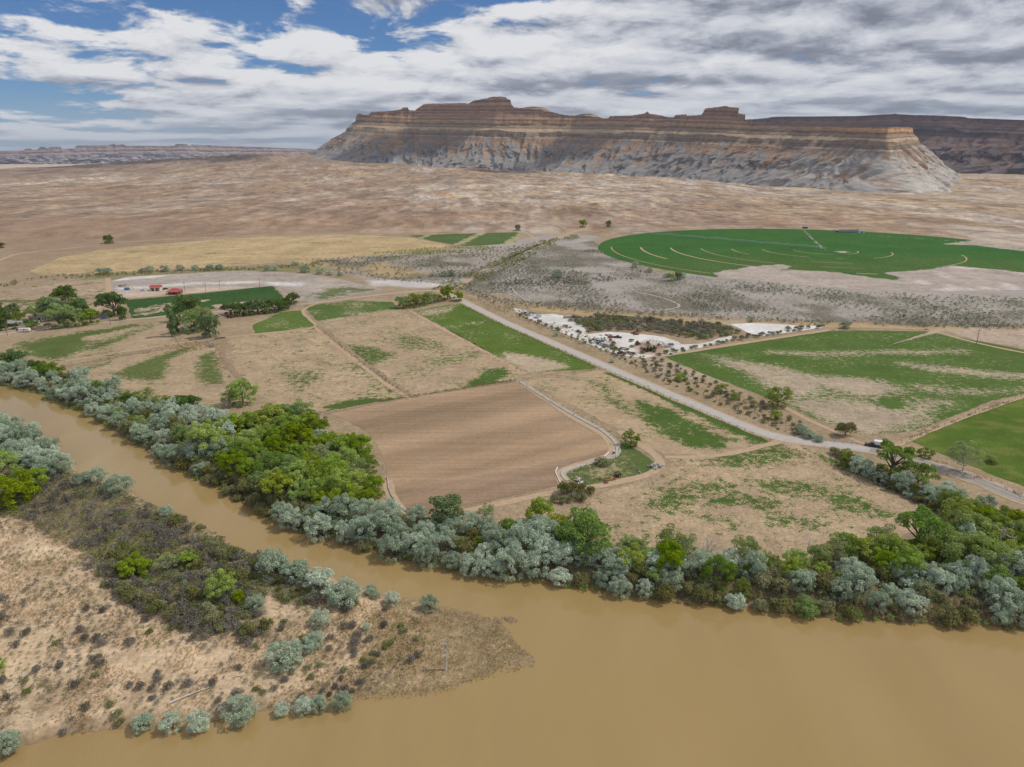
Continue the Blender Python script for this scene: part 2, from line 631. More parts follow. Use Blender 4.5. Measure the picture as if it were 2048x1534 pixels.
def outward(P, w):
    """smoothed outward normal of a rim polyline running far-left to far-right"""
    t = np.gradient(P[:, :2], axis=0)
    k = np.ones(w) / w
    pad = np.pad(t, ((w, w), (0, 0)), mode='edge')
    t = np.stack([np.convolve(pad[:, i], k, 'same') for i in range(2)], 1)[w:-w]
    t /= np.linalg.norm(t, axis=1)[:, None] + 1e-9
    return np.stack([t[:, 1], -t[:, 0]], 1)


MESA_TOE = MESA_RIM.copy()
MESA_TOE[:, :2] += outward(MESA_RIM, 5) * 380.0


def ground_height(P):
    """terrain apart from the river channel"""
    x, y = P[:, 0], P[:, 1]
    r = np.hypot(x, y)
    z = np.zeros(len(P))
    far = r > 1080
    if far.any():
        Q = P[far]
        xx, yy, rr = x[far], y[far], r[far]
        d2 = np.full(len(Q), 1e18)
        zz = np.zeros(len(Q))
        ww = np.zeros(len(Q))
        for t in MESA_TOE[::2]:
            dd = (Q[:, 0] - t[0]) ** 2 + (Q[:, 1] - t[1]) ** 2
            d2 = np.minimum(d2, dd)
            k = 1.0 / (dd + 250.0 ** 2) ** 2
            zz += k * t[2]
            ww += k
        zz /= ww
        d = np.sqrt(d2)
        f = sstep(2600, 0, d) ** 1.3
        e = sstep(1230, 1750, rr)
        h = zz * f * sstep(1240, 2400, rr)
        # low badland swells and gullies
        fade = sstep(11000, 6000, rr)
        rg = ridged(xx / 420, yy / 520, 5, 21, 0.55)
        sw = fbm(xx / 900, yy / 900, 3, 5)
        amp = 6.0 + 16.0 * sstep(1300, 2600, rr)
        h += e * fade * (amp * (rg - 0.45) * (0.35 + sw) + 16.0 * (sw - 0.45) * sstep(1400, 2500, rr))
        # small cones and rills
        h += e * fade * (4 + 9 * sstep(0.42, 0.6, sw)) * (ridged(xx / 80, yy / 130, 4, 33, 0.55) - 0.5)
        # long low swell across the left
        ang = np.degrees(np.arctan2(xx, yy))
        h += 26 * np.exp(-((rr - 5200) / 900) ** 2) * sstep(4, -14, ang)
        # the first bluff behind the fields
        h += 7.5 * sstep(1240, 1390, rr + 60 * (fbm(xx / 160, yy / 160, 3, 8) - 0.5) - 0.0) * sstep(2.5, -4, ang) * sstep(2600, 1500, rr)
        pc = G(1650, 501)                    # the round field lies level
        h *= sstep(0, 130, np.hypot(xx - pc[0], yy - pc[1]) - np.linalg.norm(G(1196, 497) - pc) - 25)
        z[far] = h
    return z


def land_z(P):
    r = np.hypot(P[:, 0], P[:, 1])
    z = ground_height(P)
    near = r < 900
    Q = P[near]
    dn = sdf(Q, NORTH_LAND)
    dp = sdf(Q, PENs)
    bump = fbm(Q[:, 0] / 9, Q[:, 1] / 9, 3, 12) - 0.5
    zn = np.where(dn > 0, WATER_Z + 3.0 * sstep(-0.4, 7.0, dn), WATER_Z + np.maximum(dn * 0.35, -2.5))
    tipf = sstep(20, -8, Q[:, 0] - G(600, 1300)[0])          # the tip lies lower than the sandy body
    up = (0.5 + 1.3 * tipf)
    zp = np.where(dp > 0, WATER_Z + up * sstep(-0.2, 4 + 7 * (1 - tipf), dp) + 0.5 * bump * sstep(0.5, 7, dp), WATER_Z + np.maximum(dp * 0.22, -2.5))
    z[near] = np.maximum(zn, zp)
    return z, near, dn, dp


def build_ground():
    rr = [70.0]
    while rr[-1] < 36000:
        r = rr[-1]
        k = 1.0085 if r < 400 else (1.010 if r < 6000 else 1.02)
        rr.append(r * k)
    rr = np.array(rr)
    aa = np.radians(np.arange(-50, 50.01, 0.115))
    R, A = np.meshgrid(rr, aa, indexing='ij')
    P = np.stack([R * np.sin(A), R * np.cos(A)], -1).reshape(-1, 2)
    x, y = P[:, 0], P[:, 1]
    r = np.hypot(x, y)
    z, near, dn, dp = land_z(P)
    n0, n1 = R.shape
    I = np.arange(n0 * n1).reshape(n0, n1)
    Fq = np.stack([I[:-1, :-1], I[:-1, 1:], I[1:, 1:], I[1:, :-1]], -1).reshape(-1, 4)[:, ::-1]
    V = np.column_stack([x, y, z])
    # ---- colours of the ground itself
    c = np.empty((len(P), 3))
    grass = np.zeros(len(P))
    gcol = np.tile(np.array([0.10, 0.15, 0.03]), (len(P), 1))
    c[:] = (0.385, 0.290, 0.185)
    grass[:] = -0.3
    w1 = fbm(x / 60, y / 60, 4, 41)
    c *= (0.9 + 0.25 * (w1 - 0.5))[:, None]

    def paint(mask, rgb):
        nonlocal c
        k = np.clip(mask, 0, 1)[:, None]
        c = c * (1 - k) + np.asarray(rgb) * k

    # badlands beyond the fields: tan, lavender grey, rust and straw bands
    far = sstep(1080, 1220, r)
    u, v = x / 150.0, y / 520.0
    b1 = fbm(u, v, 5, 51, 0.55)
    b2 = fbm(u * 2.2 + 9, v * 3.0 + 2, 5, 63, 0.6)
    b3 = fbm(x / 1500, y / 2200, 3, 77)
    tan = np.array([0.390, 0.285, 0.190])
    grey = np.array([0.455, 0.385, 0.320])
    rust = np.array([0.315, 0.205, 0.130])
    straw = np.array([0.50, 0.375, 0.225])
    bc = np.tile(tan, (len(P), 1))
    right = sstep(-300, 1400, x)
    k = sstep(0.46, 0.56, b1)[:, None]
    bc = bc * (1 - k) + grey * k
    k = (sstep(0.46, 0.34, b2) * (0.85 - 0.4 * right))[:, None]
    bc = bc * (1 - k) + rust * k
    k = (sstep(0.55, 0.66, b2) * (0.45 + 0.4 * right))[:, None]
    bc = bc * (1 - k) + straw * k
    k = (sstep(0.52, 0.60, fbm(u * 4 + 3, v * 7 + 8, 4, 91)) * 0.30)[:, None]
    bc = bc * (1 - k) + np.array([0.55, 0.49, 0.43]) * k
    # broad darker reddish-brown flats, mostly on the left, and brown bluffs behind the fields
    big = fbm(x / 620, y / 1100, 4, 141)
    k = (sstep(0.46, 0.60, big) * (0.55 - 0.35 * right))[:, None]
    bc = bc * (1 - k) + np.array([0.270, 0.178, 0.115]) * k
    k = (sstep(1160, 1300, r) * sstep(1900, 1550, r) * sstep(900, 200, x) * 0.6)[:, None]
    bc = bc * (1 - k) + np.array([0.300, 0.200, 0.135]) * k
    # drainage rills
    rl = ridged(x / 55, y / 170, 4, 37, 0.6)
    k = (sstep(0.64, 0.80, rl) * 0.60)[:, None]
    bc = bc * (1 - k) + np.array([0.225, 0.155, 0.105]) * k
    k = (sstep(0.42, 0.30, rl) * 0.30)[:, None]
    bc = bc * (1 - k) + np.array([0.52, 0.43, 0.33]) * k
    # pale wash lines
    wl = np.abs(fbm(x / 330, y / 430, 4, 15) - 0.5)
    k = (sstep(0.012, 0.003, wl) * 0.55)[:, None]
    bc = bc * (1 - k) + np.array([0.24, 0.19, 0.15]) * k
    k = (sstep(0.5, 0.62, b3) * 0.55 * right)[:, None]
    bc = bc * (1 - k) + np.array([0.62, 0.52, 0.39]) * k
    # cloud shade on the left swell and sunlight on the flat behind, painted in
    ang = np.degrees(np.arctan2(x, y))
    k = (sstep(3600, 4300, r) * sstep(6000, 5400, r) * sstep(3, -12, ang) * 0.75)[:, None]
    bc = bc * (1 - k) + np.array([0.26, 0.185, 0.135]) * k
    k = (sstep(6200, 7400, r) * sstep(10, -10, ang) * 0.9)[:, None]
    bc = bc * (1 - k) + np.array([0.58, 0.45, 0.33]) * k
    bc *= (0.93 + 0.28 * fbm(x / 38, y / 130, 4, 19))[:, None]
    c = c * (1 - far[:, None]) + bc * far[:, None]

    mid = (r > 380) & (r < 1300)
    Pm = P[mid]

    def region(poly, rgb, feather=10.0, amt=1.0, wob=8.0):
        nonlocal c
        s = sdf(Pm, GP(poly)) + wob * 2 * (fbm(Pm[:, 0] / 22, Pm[:, 1] / 30, 3, 29) - 0.5)
        k = (sstep(-feather * 0.3, feather, s) * amt)[:, None]
        c[mid] = c[mid] * (1 - k) + np.asarray(rgb) * k

    # grey rangeland between the canal and the pivot field, straw canal verge, salt pans
    region([(760, 560), (900, 500), (1080, 470), (1200, 470), (1200, 505), (1330, 545), (1450, 540), (1750, 545), (2200, 545), (2400, 650), (2048, 652), (1500, 640), (1060, 605), (960, 585)], (0.375, 0.335, 0.30), 14)
    region([(600, 520), (740, 510), (1020, 495), (1090, 480), (1000, 530), (900, 575), (800, 575), (720, 560)], (0.36, 0.31, 0.265), 14)
    region([(700, 545), (760, 520), (860, 545), (900, 560), (780, 560)], (0.50, 0.36, 0.17), 14, 0.85)
    region([(560, 520), (700, 515), (760, 530), (700, 545), (620, 535)], (0.47, 0.345, 0.18), 14, 0.8)
    region([(715, 560), (900, 555), (905, 573), (840, 577), (740, 572)], (0.60, 0.56, 0.53), 8, 0.8)
    region([(1440, 545), (1600, 530), (1830, 535), (1900, 535), (2100, 545), (2300, 580), (2048, 590), (1800, 590), (1600, 570), (1480, 560)], (0.40, 0.34, 0.305), 10, 0.9)
    region([(1880, 545), (1960, 548), (2020, 556), (1980, 566), (1900, 560)], (0.62, 0.58, 0.55), 8, 0.75)
    region([(1830, 553), (1900, 556), (1930, 565), (1870, 566)], (0.64, 0.60, 0.57), 8, 0.75)
    region([(1010, 606), (1200, 625), (1500, 642), (2100, 656), (2100, 664), (1700, 655), (1480, 648), (1250, 640), (1060, 622)], (0.45, 0.33, 0.165), 5, 0.9, 4)
    region([(1350, 632), (1500, 640), (1640, 652), (1500, 660), (1420, 650)], (0.46, 0.37, 0.265), 8, 0.8)
    region([(1240, 715), (1330, 705), (1420, 745), (1560, 800), (1700, 862), (1740, 880), (1640, 880), (1500, 825), (1330, 760)], (0.42, 0.335, 0.245), 6, 0.8)
    region([(0, 585), (230, 545), (600, 528), (700, 540), (640, 545), (260, 556), (0, 600)], (0.235, 0.215, 0.10), 6, 0.85)
    region([(0, 470), (230, 480), (420, 480), (100, 520), (0, 560)], (0.315, 0.225, 0.15), 20, 0.8)

    sR = sdf(Pm, GP([(880, 585), (960, 545), (1060, 495), (1190, 480), (1330, 548), (1450, 552), (1600, 575), (1800, 592), (2300, 605), (2300, 660), (1850, 657), (1500, 642), (1200, 624), (1000, 604)]))
    sR2 = sdf(Pm, GP([(600, 522), (760, 512), (1020, 495), (1080, 482), (1000, 530), (900, 572), (760, 560), (680, 545)]))
    kk = np.maximum(sstep(-4, 10, sR), sstep(-4, 10, sR2))
    grass[mid] = kk * (0.30 + 1.0 * (fbm(Pm[:, 0] / 30, Pm[:, 1] / 38, 4, 131) - 0.45)) - (1 - kk) * 0.3
    gcol[mid] = np.array([0.165, 0.150, 0.108])

    # near land: dirt under the trees, wet banks, and the sandy peninsula
    Pn = P[near]
    cn = c[near]
    xn, yn = Pn[:, 0], Pn[:, 1]
    k = (sstep(28, 12, dn) * (dn > -30))[:, None]
    litter = np.array([0.20, 0.155, 0.09])[None, :] * (0.75 + 0.5 * fbm(xn / 7, yn / 7, 4, 71))[:, None]
    cn = cn * (1 - k) + litter * k
    on = (dp > -25) & (dn < 0)
    sand = np.array([0.565, 0.425, 0.280])[None, :] * (0.88 + 0.26 * fbm(xn / 11, yn / 11, 4, 73))[:, None]
    px_tip0, px_tip1 = G(640, 1300)[0], G(880, 1300)[0]
    tip = sstep(px_tip0, px_tip1, xn + 14 * (fbm(xn / 10, yn / 10, 3, 75) - 0.5))
    damp = np.array([0.37, 0.265, 0.155])[None, :] * (0.7 + 0.6 * fbm(xn / 4, yn / 4, 4, 79))[:, None]
    pen = sand * (1 - tip[:, None] * 0.75) + damp * tip[:, None] * 0.75
    brush = sdf(Pn, GP(BRUSH_PX, -1.5)) + 9 * (fbm(xn / 8, yn / 8, 3, 80) - 0.5)
    kb = (sstep(-3, 5, brush) * 0.72)[:, None]
    pen = pen * (1 - kb) + np.array([0.20, 0.155, 0.11]) * kb
    edge = sstep(3.5, 0.3, dp)[:, None] * 0.75
    pen = pen * (1 - edge) + np.array([0.25, 0.17, 0.10]) * edge
    gk = sstep(0.52, 0.66, fbm(xn / 5, yn / 5, 4, 83))[:, None] * 0.35
    pen = pen * (1 - gk) + np.array([0.32, 0.22, 0.12]) * gk
    cn[on] = pen[on]
    gn, gcn = grass[near], gcol[near]
    gn[on] = np.where(tip[on] > 0.3, 0.42, 0.12 + 0.9 * (fbm(xn[on] / 9, yn[on] / 9, 4, 133) - 0.5))
    gcn[on] = np.where(tip[on][:, None] > 0.3, np.array([0.285, 0.215, 0.115]), np.array([0.275, 0.20, 0.115]))
    grass[near], gcol[near] = gn, gcn
    bed = np.maximum(dn, dp) < -0.2
    cn[bed] = (0.26, 0.17, 0.085)
    c[near] = cn
    me = mesh_np('ground', V, Fq, smooth=True)
    set_col(me, 'col', c)
    set_col(me, 'gcol', gcol)
    set_val(me, 'grass', grass)
    o = link('ground', me, ground_mat('ground_soil', fine=0.8, coarse=0.035, contrast=0.24, bump=0.5, far=True))
    structure(o, 'open desert ground with badlands, river banks and a sandy spit')


BRUSH_PX = [(-60, 900), (60, 890), (130, 950), (200, 975), (300, 1010), (390, 1050), (480, 1100), (545, 1125), (640, 1160), (690, 1200), (600, 1215),
            (530, 1190), (520, 1240), (545, 1275), (470, 1270), (360, 1260), (290, 1220), (210, 1175), (190, 1120), (110, 1080), (60, 1040), (-60, 1030)]
build_ground()

# water
wm, wnt, wb = new_mat('silty_water')
wtc = nnode(wnt, 'ShaderNodeTexCoord')
wmf = nnode(wnt, 'ShaderNodeMapping')
wmf.inputs['Rotation'].default_value = (0, 0, math.radians(-38))
wmf.inputs['Scale'].default_value = (1.0, 0.22, 1.0)
wnt.links.new(wtc.outputs['Object'], wmf.inputs[0])
wn1 = noise_node(wnt, wmf.outputs[0], 0.035, 6, 0.65)
wn2 = noise_node(wnt, wtc.outputs['Object'], 0.006, 3, 0.5)
wcol = mix_node(wnt, map_node(wnt, wn1, 0.3, 0.7, 0, 1), (0.315, 0.215, 0.089), (0.372, 0.257, 0.108))
wcol = mix_node(wnt, map_node(wnt, wn2, 0.35, 0.65, 0, 1), wcol, (0.345, 0.237, 0.098))
wnt.links.new(wcol, wb.inputs['Base Color'])
wnt.links.new(map_node(wnt, noise_node(wnt, wtc.outputs['Object'], 0.03, 5, 0.6), 0.35, 0.65, 0.01, 0.08), wb.inputs['Roughness'])
wb.inputs['Specular IOR Level'].default_value = 0.5
wb.inputs['IOR'].default_value = 1.33
wmp = nnode(wnt, 'ShaderNodeMapping')
wmp.inputs['Rotation'].default_value = (0, 0, math.radians(35))
wmp.inputs['Scale'].default_value = (1.0, 0.45, 1.0)
wnt.links.new(wtc.outputs['Object'], wmp.inputs[0])
wr = noise_node(wnt, wmp.outputs[0], 0.9, 4, 0.6)
wbp = nnode(wnt, 'ShaderNodeBump')
wbp.inputs['Strength'].default_value = 0.16
wbp.inputs['Distance'].default_value = 0.22
wnt.links.new(wr, wbp.inputs['Height'])
wnt.links.new(wbp.outputs[0], wb.inputs['Normal'])
wV = np.array([(-900, 40, WATER_Z), (700, 40, WATER_Z), (700, 330, WATER_Z), (-900, 700, WATER_Z)])
water = link('river_water', mesh_np('river_water', wV, [(0, 1, 2, 3)]), wm)
structure(water, 'wide muddy brown river')

# ------------------------------------------------------------------ fields
GREEN = (0.054, 0.115, 0.014)
GREEN_DULL = (0.105, 0.145, 0.040)
PIVOT_GREEN = (0.024, 0.118, 0.008)
SOIL = (0.455, 0.338, 0.232)


def field(name, label, poly_px, soil, mat, gcol=GREEN, base=-0.6, patches=(), spacing=4.0, z=0.05, noise=(0.0, 20.0, 20.0), edge=0.0, world_poly=None,
          extra=None, colnoise=0.10, jitter=1.3):
    poly = GP(poly_px) if world_poly is None else np.asarray(world_poly)
    b = resample(poly, spacing, True)
    j = (np.stack([fbm(b[:, 0] / 6, b[:, 1] / 6, 3, 5), fbm(b[:, 0] / 6 + 30, b[:, 1] / 6, 3, 6)], 1) - 0.5) * 2 * jitter
    b = b + j
    lo, hi = b.min(0), b.max(0)
    gx, gy = np.meshgrid(np.arange(lo[0], hi[0], spacing), np.arange(lo[1], hi[1], spacing))
    g = np.stack([gx.ravel(), gy.ravel()], 1)
    g += rng.uniform(-0.25, 0.25, g.shape) * spacing
    g = g[sdf(g, b) > spacing * 0.45]
    pts = [Vector(p) for p in b] + [Vector(p) for p in g]
    r = delaunay_2d_cdt(pts, [], [list(range(len(b)))], 1, 1e-5)
    V2 = np.array([tuple(v) for v in r[0]])
    T = np.array([f for f in r[2] if len(f) == 3])
    a, bb, cc = V2[T[:, 0]], V2[T[:, 1]], V2[T[:, 2]]
    area = (bb[:, 0] - a[:, 0]) * (cc[:, 1] - a[:, 1]) - (bb[:, 1] - a[:, 1]) * (cc[:, 0] - a[:, 0])
    T[area < 0] = T[area < 0][:, ::-1]
    me = mesh_np(name, np.column_stack([V2, np.full(len(V2), z)]), T, smooth=True)
    col = np.tile(np.asarray(soil, float), (len(V2), 1))
    col *= (1 + colnoise * 2 * (fbm(V2[:, 0] / 25, V2[:, 1] / 25, 4, 31) - 0.5))[:, None]
    gr = np.full(len(V2), float(base))
    if noise[0]:
        gr += noise[0] * 2 * (fbm(V2[:, 0] / noise[1], V2[:, 1] / noise[2], 4, 17) - 0.5)
    for pt in patches:
        pl, val, fe = pt[0], pt[1], pt[2]
        s = sdf(V2, GP(pl)) + fe * 0.8 * (fbm(V2[:, 0] / 12, V2[:, 1] / 12, 3, 23) - 0.5)
        k = sstep(-fe, fe, s)
        if len(pt) > 3:
            col = col * (1 - k[:, None]) + np.asarray(pt[3]) * k[:, None]
        else:
            gr = gr * (1 - k) + (val + noise[0] * 0.8 * (fbm(V2[:, 0] / 14, V2[:, 1] / 14, 4, 37) - 0.5)) * k
    if edge:
        s = sdf(V2, poly)
        gr = np.maximum(gr, edge * sstep(6, 1, s))
    gr = gr + 0.09
    gc = np.tile(np.asarray(gcol, float), (len(V2), 1))
    if extra is not None:
        col, gr, gc = extra(V2, col, gr, gc)
    set_col(me, 'col', col)
    set_col(me, 'gcol', gc)
    set_val(me, 'grass', gr)
    o = link(name, me, mat)
    structure(o, label)
    return o


def dirang(p, q, z=0.0):
    a, b = G(*p, z), G(*q, z)
    return math.atan2(b[1] - a[1], b[0] - a[0])


MG = ground_mat('pasture_soil', fine=0.9, grass_scale=0.34, grass_noise=0.74, contrast=0.24)
MGR = ground_mat('pasture_soil_rows', rows=dirang((1180, 880), (1440, 830)), fine=1.2, grass_scale=0.30, grass_noise=0.55, row_amt=0.10, row_scale=0.5)
MPL = ground_mat('ploughed_soil', rows=dirang((740, 900), (1120, 815)), fine=1.6, row_amt=0.20, row_scale=0.75, contrast=0.14, coarse=0.01, bump=0.5)
MFAR = ground_mat('far_field', fine=0.25, grass_scale=0.06, grass_noise=0.5, coarse=0.02)

PLOUGH_PX = [(660, 828), (700, 818), (760, 807), (830, 794), (930, 779), (1030, 765), (1042, 768), (1090, 803), (1140, 842), (1190, 868), (1213, 886), (1218, 897), (1208, 908),
             (1180, 917), (1150, 925), (1118, 937), (1110, 946), (1114, 958), (1121, 970), (1085, 978), (1040, 988), (980, 1001), (930, 1011), (880, 1022),
             (850, 1029), (833, 1032), (815, 1026), (797, 1012), (782, 994), (777, 975), (772, 930), (755, 890), (730, 860), (690, 840)]


def plough_extra(V, col, gr, gc):
    a = dirang((740, 900), (1120, 815))
    t = -V[:, 0] * math.sin(a) + V[:, 1] * math.cos(a)
    t = t + 0.3 * (fbm(V[:, 0] / 20, V[:, 1] / 20, 2, 3) - 0.5)
    s = vnoise(t / 5.5, t * 0, 2) - 0.5
    s2 = vnoise(t / 13.0, t * 0 + 3, 4) - 0.5
    col = col * (1 + 0.26 * s + 0.32 * s2)[:, None]
    # the strip turned last, still damp
    k = sstep(-1.0, 1.0, sdf(V, GP([(770, 1030), (785, 985), (900, 962), (1000, 945), (1100, 925), (1240, 895), (1240, 915), (1130, 1000), (840, 1050)])))[:, None]
    col = col * (1 - k) + col * np.array([0.80, 0.80, 0.84]) * k
    k = (sstep(-3, 3, sdf(V, GP([(800, 890), (1000, 862), (1165, 850), (1205, 872), (1225, 905), (1000, 938), (780, 962), (765, 910)]))) * 0.5)[:, None]
    col = col * (1 - k) + col * np.array([0.86, 0.84, 0.82]) * k
    return col, gr, gc


field('ploughed_field', 'bare brown freshly ploughed field with straight rows', PLOUGH_PX, (0.375, 0.260, 0.165), MPL, spacing=1.6, z=0.08, extra=plough_extra, jitter=0.25, colnoise=0.03)

field('pasture_field', 'pale stubble field with green tufts beside the straight road and lone tree',
      [(1050, 766), (1100, 753), (1180, 743), (1215, 741), (1300, 772), (1420, 827), (1545, 884), (1480, 901), (1400, 910), (1330, 908), (1290, 895), (1255, 862), (1215, 848), (1150, 812), (1090, 781)],
      (0.425, 0.315, 0.202), MGR, base=0.02, noise=(0.35, 9, 9), spacing=2.5, z=0.05, patches=[
          ([(1270, 800), (1330, 815), (1400, 850), (1460, 880), (1440, 898), (1380, 895), (1330, 870), (1285, 840)], 0.55, 5.0),
          ([(1195, 790), (1245, 800), (1290, 830), (1260, 835), (1215, 815)], 0.30, 5.0),
          ([(1340, 800), (1420, 832), (1530, 882), (1500, 885), (1400, 845)], 0.36, 5.0),
          ([(1180, 760), (1230, 775), (1240, 800), (1200, 785)], 0.28, 5.0),
          ([(1210, 745), (1240, 748), (1400, 818), (1540, 882), (1520, 883), (1380, 822)], 0.75, 2.0)])

field('pasture_field', 'wide bare pasture with broken green patches above the river thicket',
      [(1312, 960), (1240, 972), (1205, 985), (1170, 1000), (1150, 1045), (1250, 1100), (1320, 1120), (1500, 1130), (1640, 1120), (1760, 1090), (1850, 1055), (1905, 1030), (1850, 1004), (1760, 958), (1660, 914),
       (1580, 885), (1540, 890), (1480, 906), (1400, 916), (1345, 920), (1325, 940)],
      (0.420, 0.309, 0.200), MG, base=0.0, noise=(0.30, 12, 9), spacing=2.2, z=0.05, patches=[
          ([(1400, 930), (1470, 900), (1560, 890), (1600, 910), (1560, 930), (1480, 935)], 0.40, 5.0),
          ([(1325, 975), (1390, 970), (1390, 1000), (1350, 1025), (1310, 1015)], 0.38, 5.0),
          ([(1390, 965), (1470, 968), (1465, 980), (1400, 985)], 0.50, 4.0),
          ([(1415, 995), (1470, 990), (1470, 1012), (1420, 1015)], 0.52, 3.5),
          ([(1490, 960), (1560, 955), (1670, 975), (1650, 990), (1590, 1000), (1520, 985)], 0.42, 5.0),
          ([(1480, 990), (1560, 1000), (1590, 1015), (1520, 1020), (1480, 1008)], 0.46, 4.0),
          ([(1630, 985), (1700, 990), (1760, 1015), (1730, 1030), (1660, 1010)], 0.46, 4.0),
          ([(1740, 1018), (1790, 1025), (1780, 1040), (1745, 1035)], 0.46, 3.0),
          ([(1500, 1030), (1580, 1025), (1650, 1040), (1640, 1060), (1540, 1050)], 0.36, 4.0),
          ([(1400, 1030), (1460, 1028), (1450, 1045), (1400, 1048)], 0.34, 4.0),
          ([(1600, 893), (1680, 925), (1780, 970), (1890, 1022), (1870, 1022), (1760, 972), (1660, 928)], 0.42, 1.5)])

field('pasture_field', 'tan pasture dotted with small green tufts beside the curving farm track',
      [(460, 682), (505, 667), (630, 656), (660, 682), (720, 732), (780, 777), (822, 800), (760, 803), (690, 815), (640, 824), (560, 810), (500, 780), (470, 735)],
      (0.430, 0.317, 0.205), MG, base=0.03, noise=(0.38, 6, 6), spacing=3.0, z=0.05, patches=[
          ([(640, 815), (700, 800), (820, 793), (830, 802), (690, 822)], 0.7, 2.5),
          ([(700, 725), (740, 735), (830, 798), (800, 800), (740, 755)], 0.34, 5.0),
          ([(560, 745), (640, 740), (660, 760), (580, 770)], 0.28, 6.0)])

field('pasture_field', 'tan pasture with a dark green corner patch between two fence lines',
      [(648, 652), (700, 636), (790, 624), (850, 637), (905, 664), (975, 702), (1045, 742), (1030, 762), (930, 778), (832, 794), (785, 762), (722, 716), (682, 682)],
      (0.420, 0.311, 0.202), MG, base=0.02, noise=(0.30, 9, 9), spacing=3.0, z=0.05, patches=[
          ([(940, 762), (975, 740), (1010, 735), (1022, 748), (990, 768), (930, 782)], 0.62, 4.0),
          ([(690, 690), (760, 695), (790, 710), (740, 735), (700, 705)], 0.44, 5.0),
          ([(790, 665), (880, 680), (900, 700), (800, 700)], 0.27, 6.0),
          ([(850, 720), (960, 700), (960, 715), (870, 735)], 0.27, 6.0),
          ([(820, 792), (930, 775), (1030, 758), (1035, 766), (930, 784), (830, 799)], 0.5, 1.5)])

field('hay_meadow', 'green meadow strip running along the straight road',
      [(830, 622), (880, 612), (922, 607), (1000, 642), (1100, 687), (1200, 732), (1185, 738), (1060, 746), (1000, 716), (940, 686), (880, 651)],
      (0.44, 0.345, 0.245), MG, gcol=(0.080, 0.145, 0.014), base=0.58, noise=(0.32, 14, 14), spacing=3.0, z=0.05, patches=[
          ([(1010, 705), (1080, 715), (1140, 735), (1060, 750), (1000, 720)], -0.1, 5.0),
          ([(830, 622), (880, 614), (915, 608), (905, 622), (850, 632)], 0.2, 5.0)])

field('hay_meadow', 'green grass strip between the lane and the tan pastures',
      [(608, 612), (700, 601), (785, 604), (800, 618), (720, 630), (650, 646), (632, 640)], (0.44, 0.34, 0.24), MG, gcol=(0.075, 0.135, 0.022), base=0.55, noise=(0.4, 14, 20), spacing=3.5, z=0.05,
      patches=[([(640, 642), (790, 618), (800, 622), (650, 650)], -0.1, 5.0)])

field('hay_meadow', 'green grass patch beside the track and hedge of trees',
      [(505, 650), (560, 625), (600, 620), (630, 652), (560, 662), (510, 667)], (0.46, 0.35, 0.24), MG, gcol=(0.085, 0.150, 0.022), base=0.6, noise=(0.4, 14, 20), spacing=3.5, z=0.05)

field('pasture_field', 'greenish pasture by the lane in front of the farmstead',
      [(20, 690), (60, 676), (200, 656), (318, 641), (340, 665), (350, 690), (250, 706), (120, 735), (70, 712), (30, 705)],
      (0.40, 0.302, 0.195), MG, gcol=(0.085, 0.125, 0.028), base=0.18, noise=(0.35, 20, 8), spacing=3.0, z=0.05, patches=[
          ([(30, 690), (150, 668), (270, 650), (240, 665), (170, 690), (110, 720), (60, 705)], 0.75, 8.0),
          ([(160, 700), (300, 655), (290, 668), (230, 690)], 0.55, 6.0),
          ([(165, 675), (270, 655), (220, 675), (170, 685)], -0.1, 5.0),
          ([(220, 690), (330, 648), (345, 690), (250, 706)], -0.25, 6.0)])

field('pasture_field', 'tan pasture crossed by green swaths next to the silver thicket',
      [(130, 745), (250, 712), (350, 694), (425, 690), (440, 720), (452, 772), (460, 800), (380, 800), (230, 775)],
      (0.405, 0.302, 0.194), MG, gcol=(0.090, 0.130, 0.030), base=-0.05, noise=(0.3, 16, 8), spacing=3.0, z=0.05, patches=[
          ([(225, 748), (300, 715), (370, 695), (400, 690), (340, 720), (320, 760), (260, 760)], 0.58, 5.0),
          ([(170, 735), (230, 718), (215, 730), (165, 742)], 0.5, 4.0),
          ([(395, 715), (430, 700), (452, 770), (395, 765)], 0.52, 5.0)])

field('alfalfa_field', 'dark green irrigated field in front of the red-roofed buildings',
      [(250, 600), (400, 587), (545, 572), (570, 600), (510, 612), (440, 616), (330, 631), (266, 639)], (0.42, 0.33, 0.235), MFAR, gcol=(0.024, 0.085, 0.012), base=0.80, noise=(0.25, 30, 12), spacing=5.0, z=0.05, patches=[
          ([(260, 618), (330, 606), (420, 597), (430, 601), (340, 612), (262, 628)], 0.15, 3.0),
          ([(420, 610), (520, 600), (530, 612), (440, 620)], -0.1, 3.0),
          ([(250, 630), (330, 615), (350, 620), (280, 634)], 0.25, 3.0)])

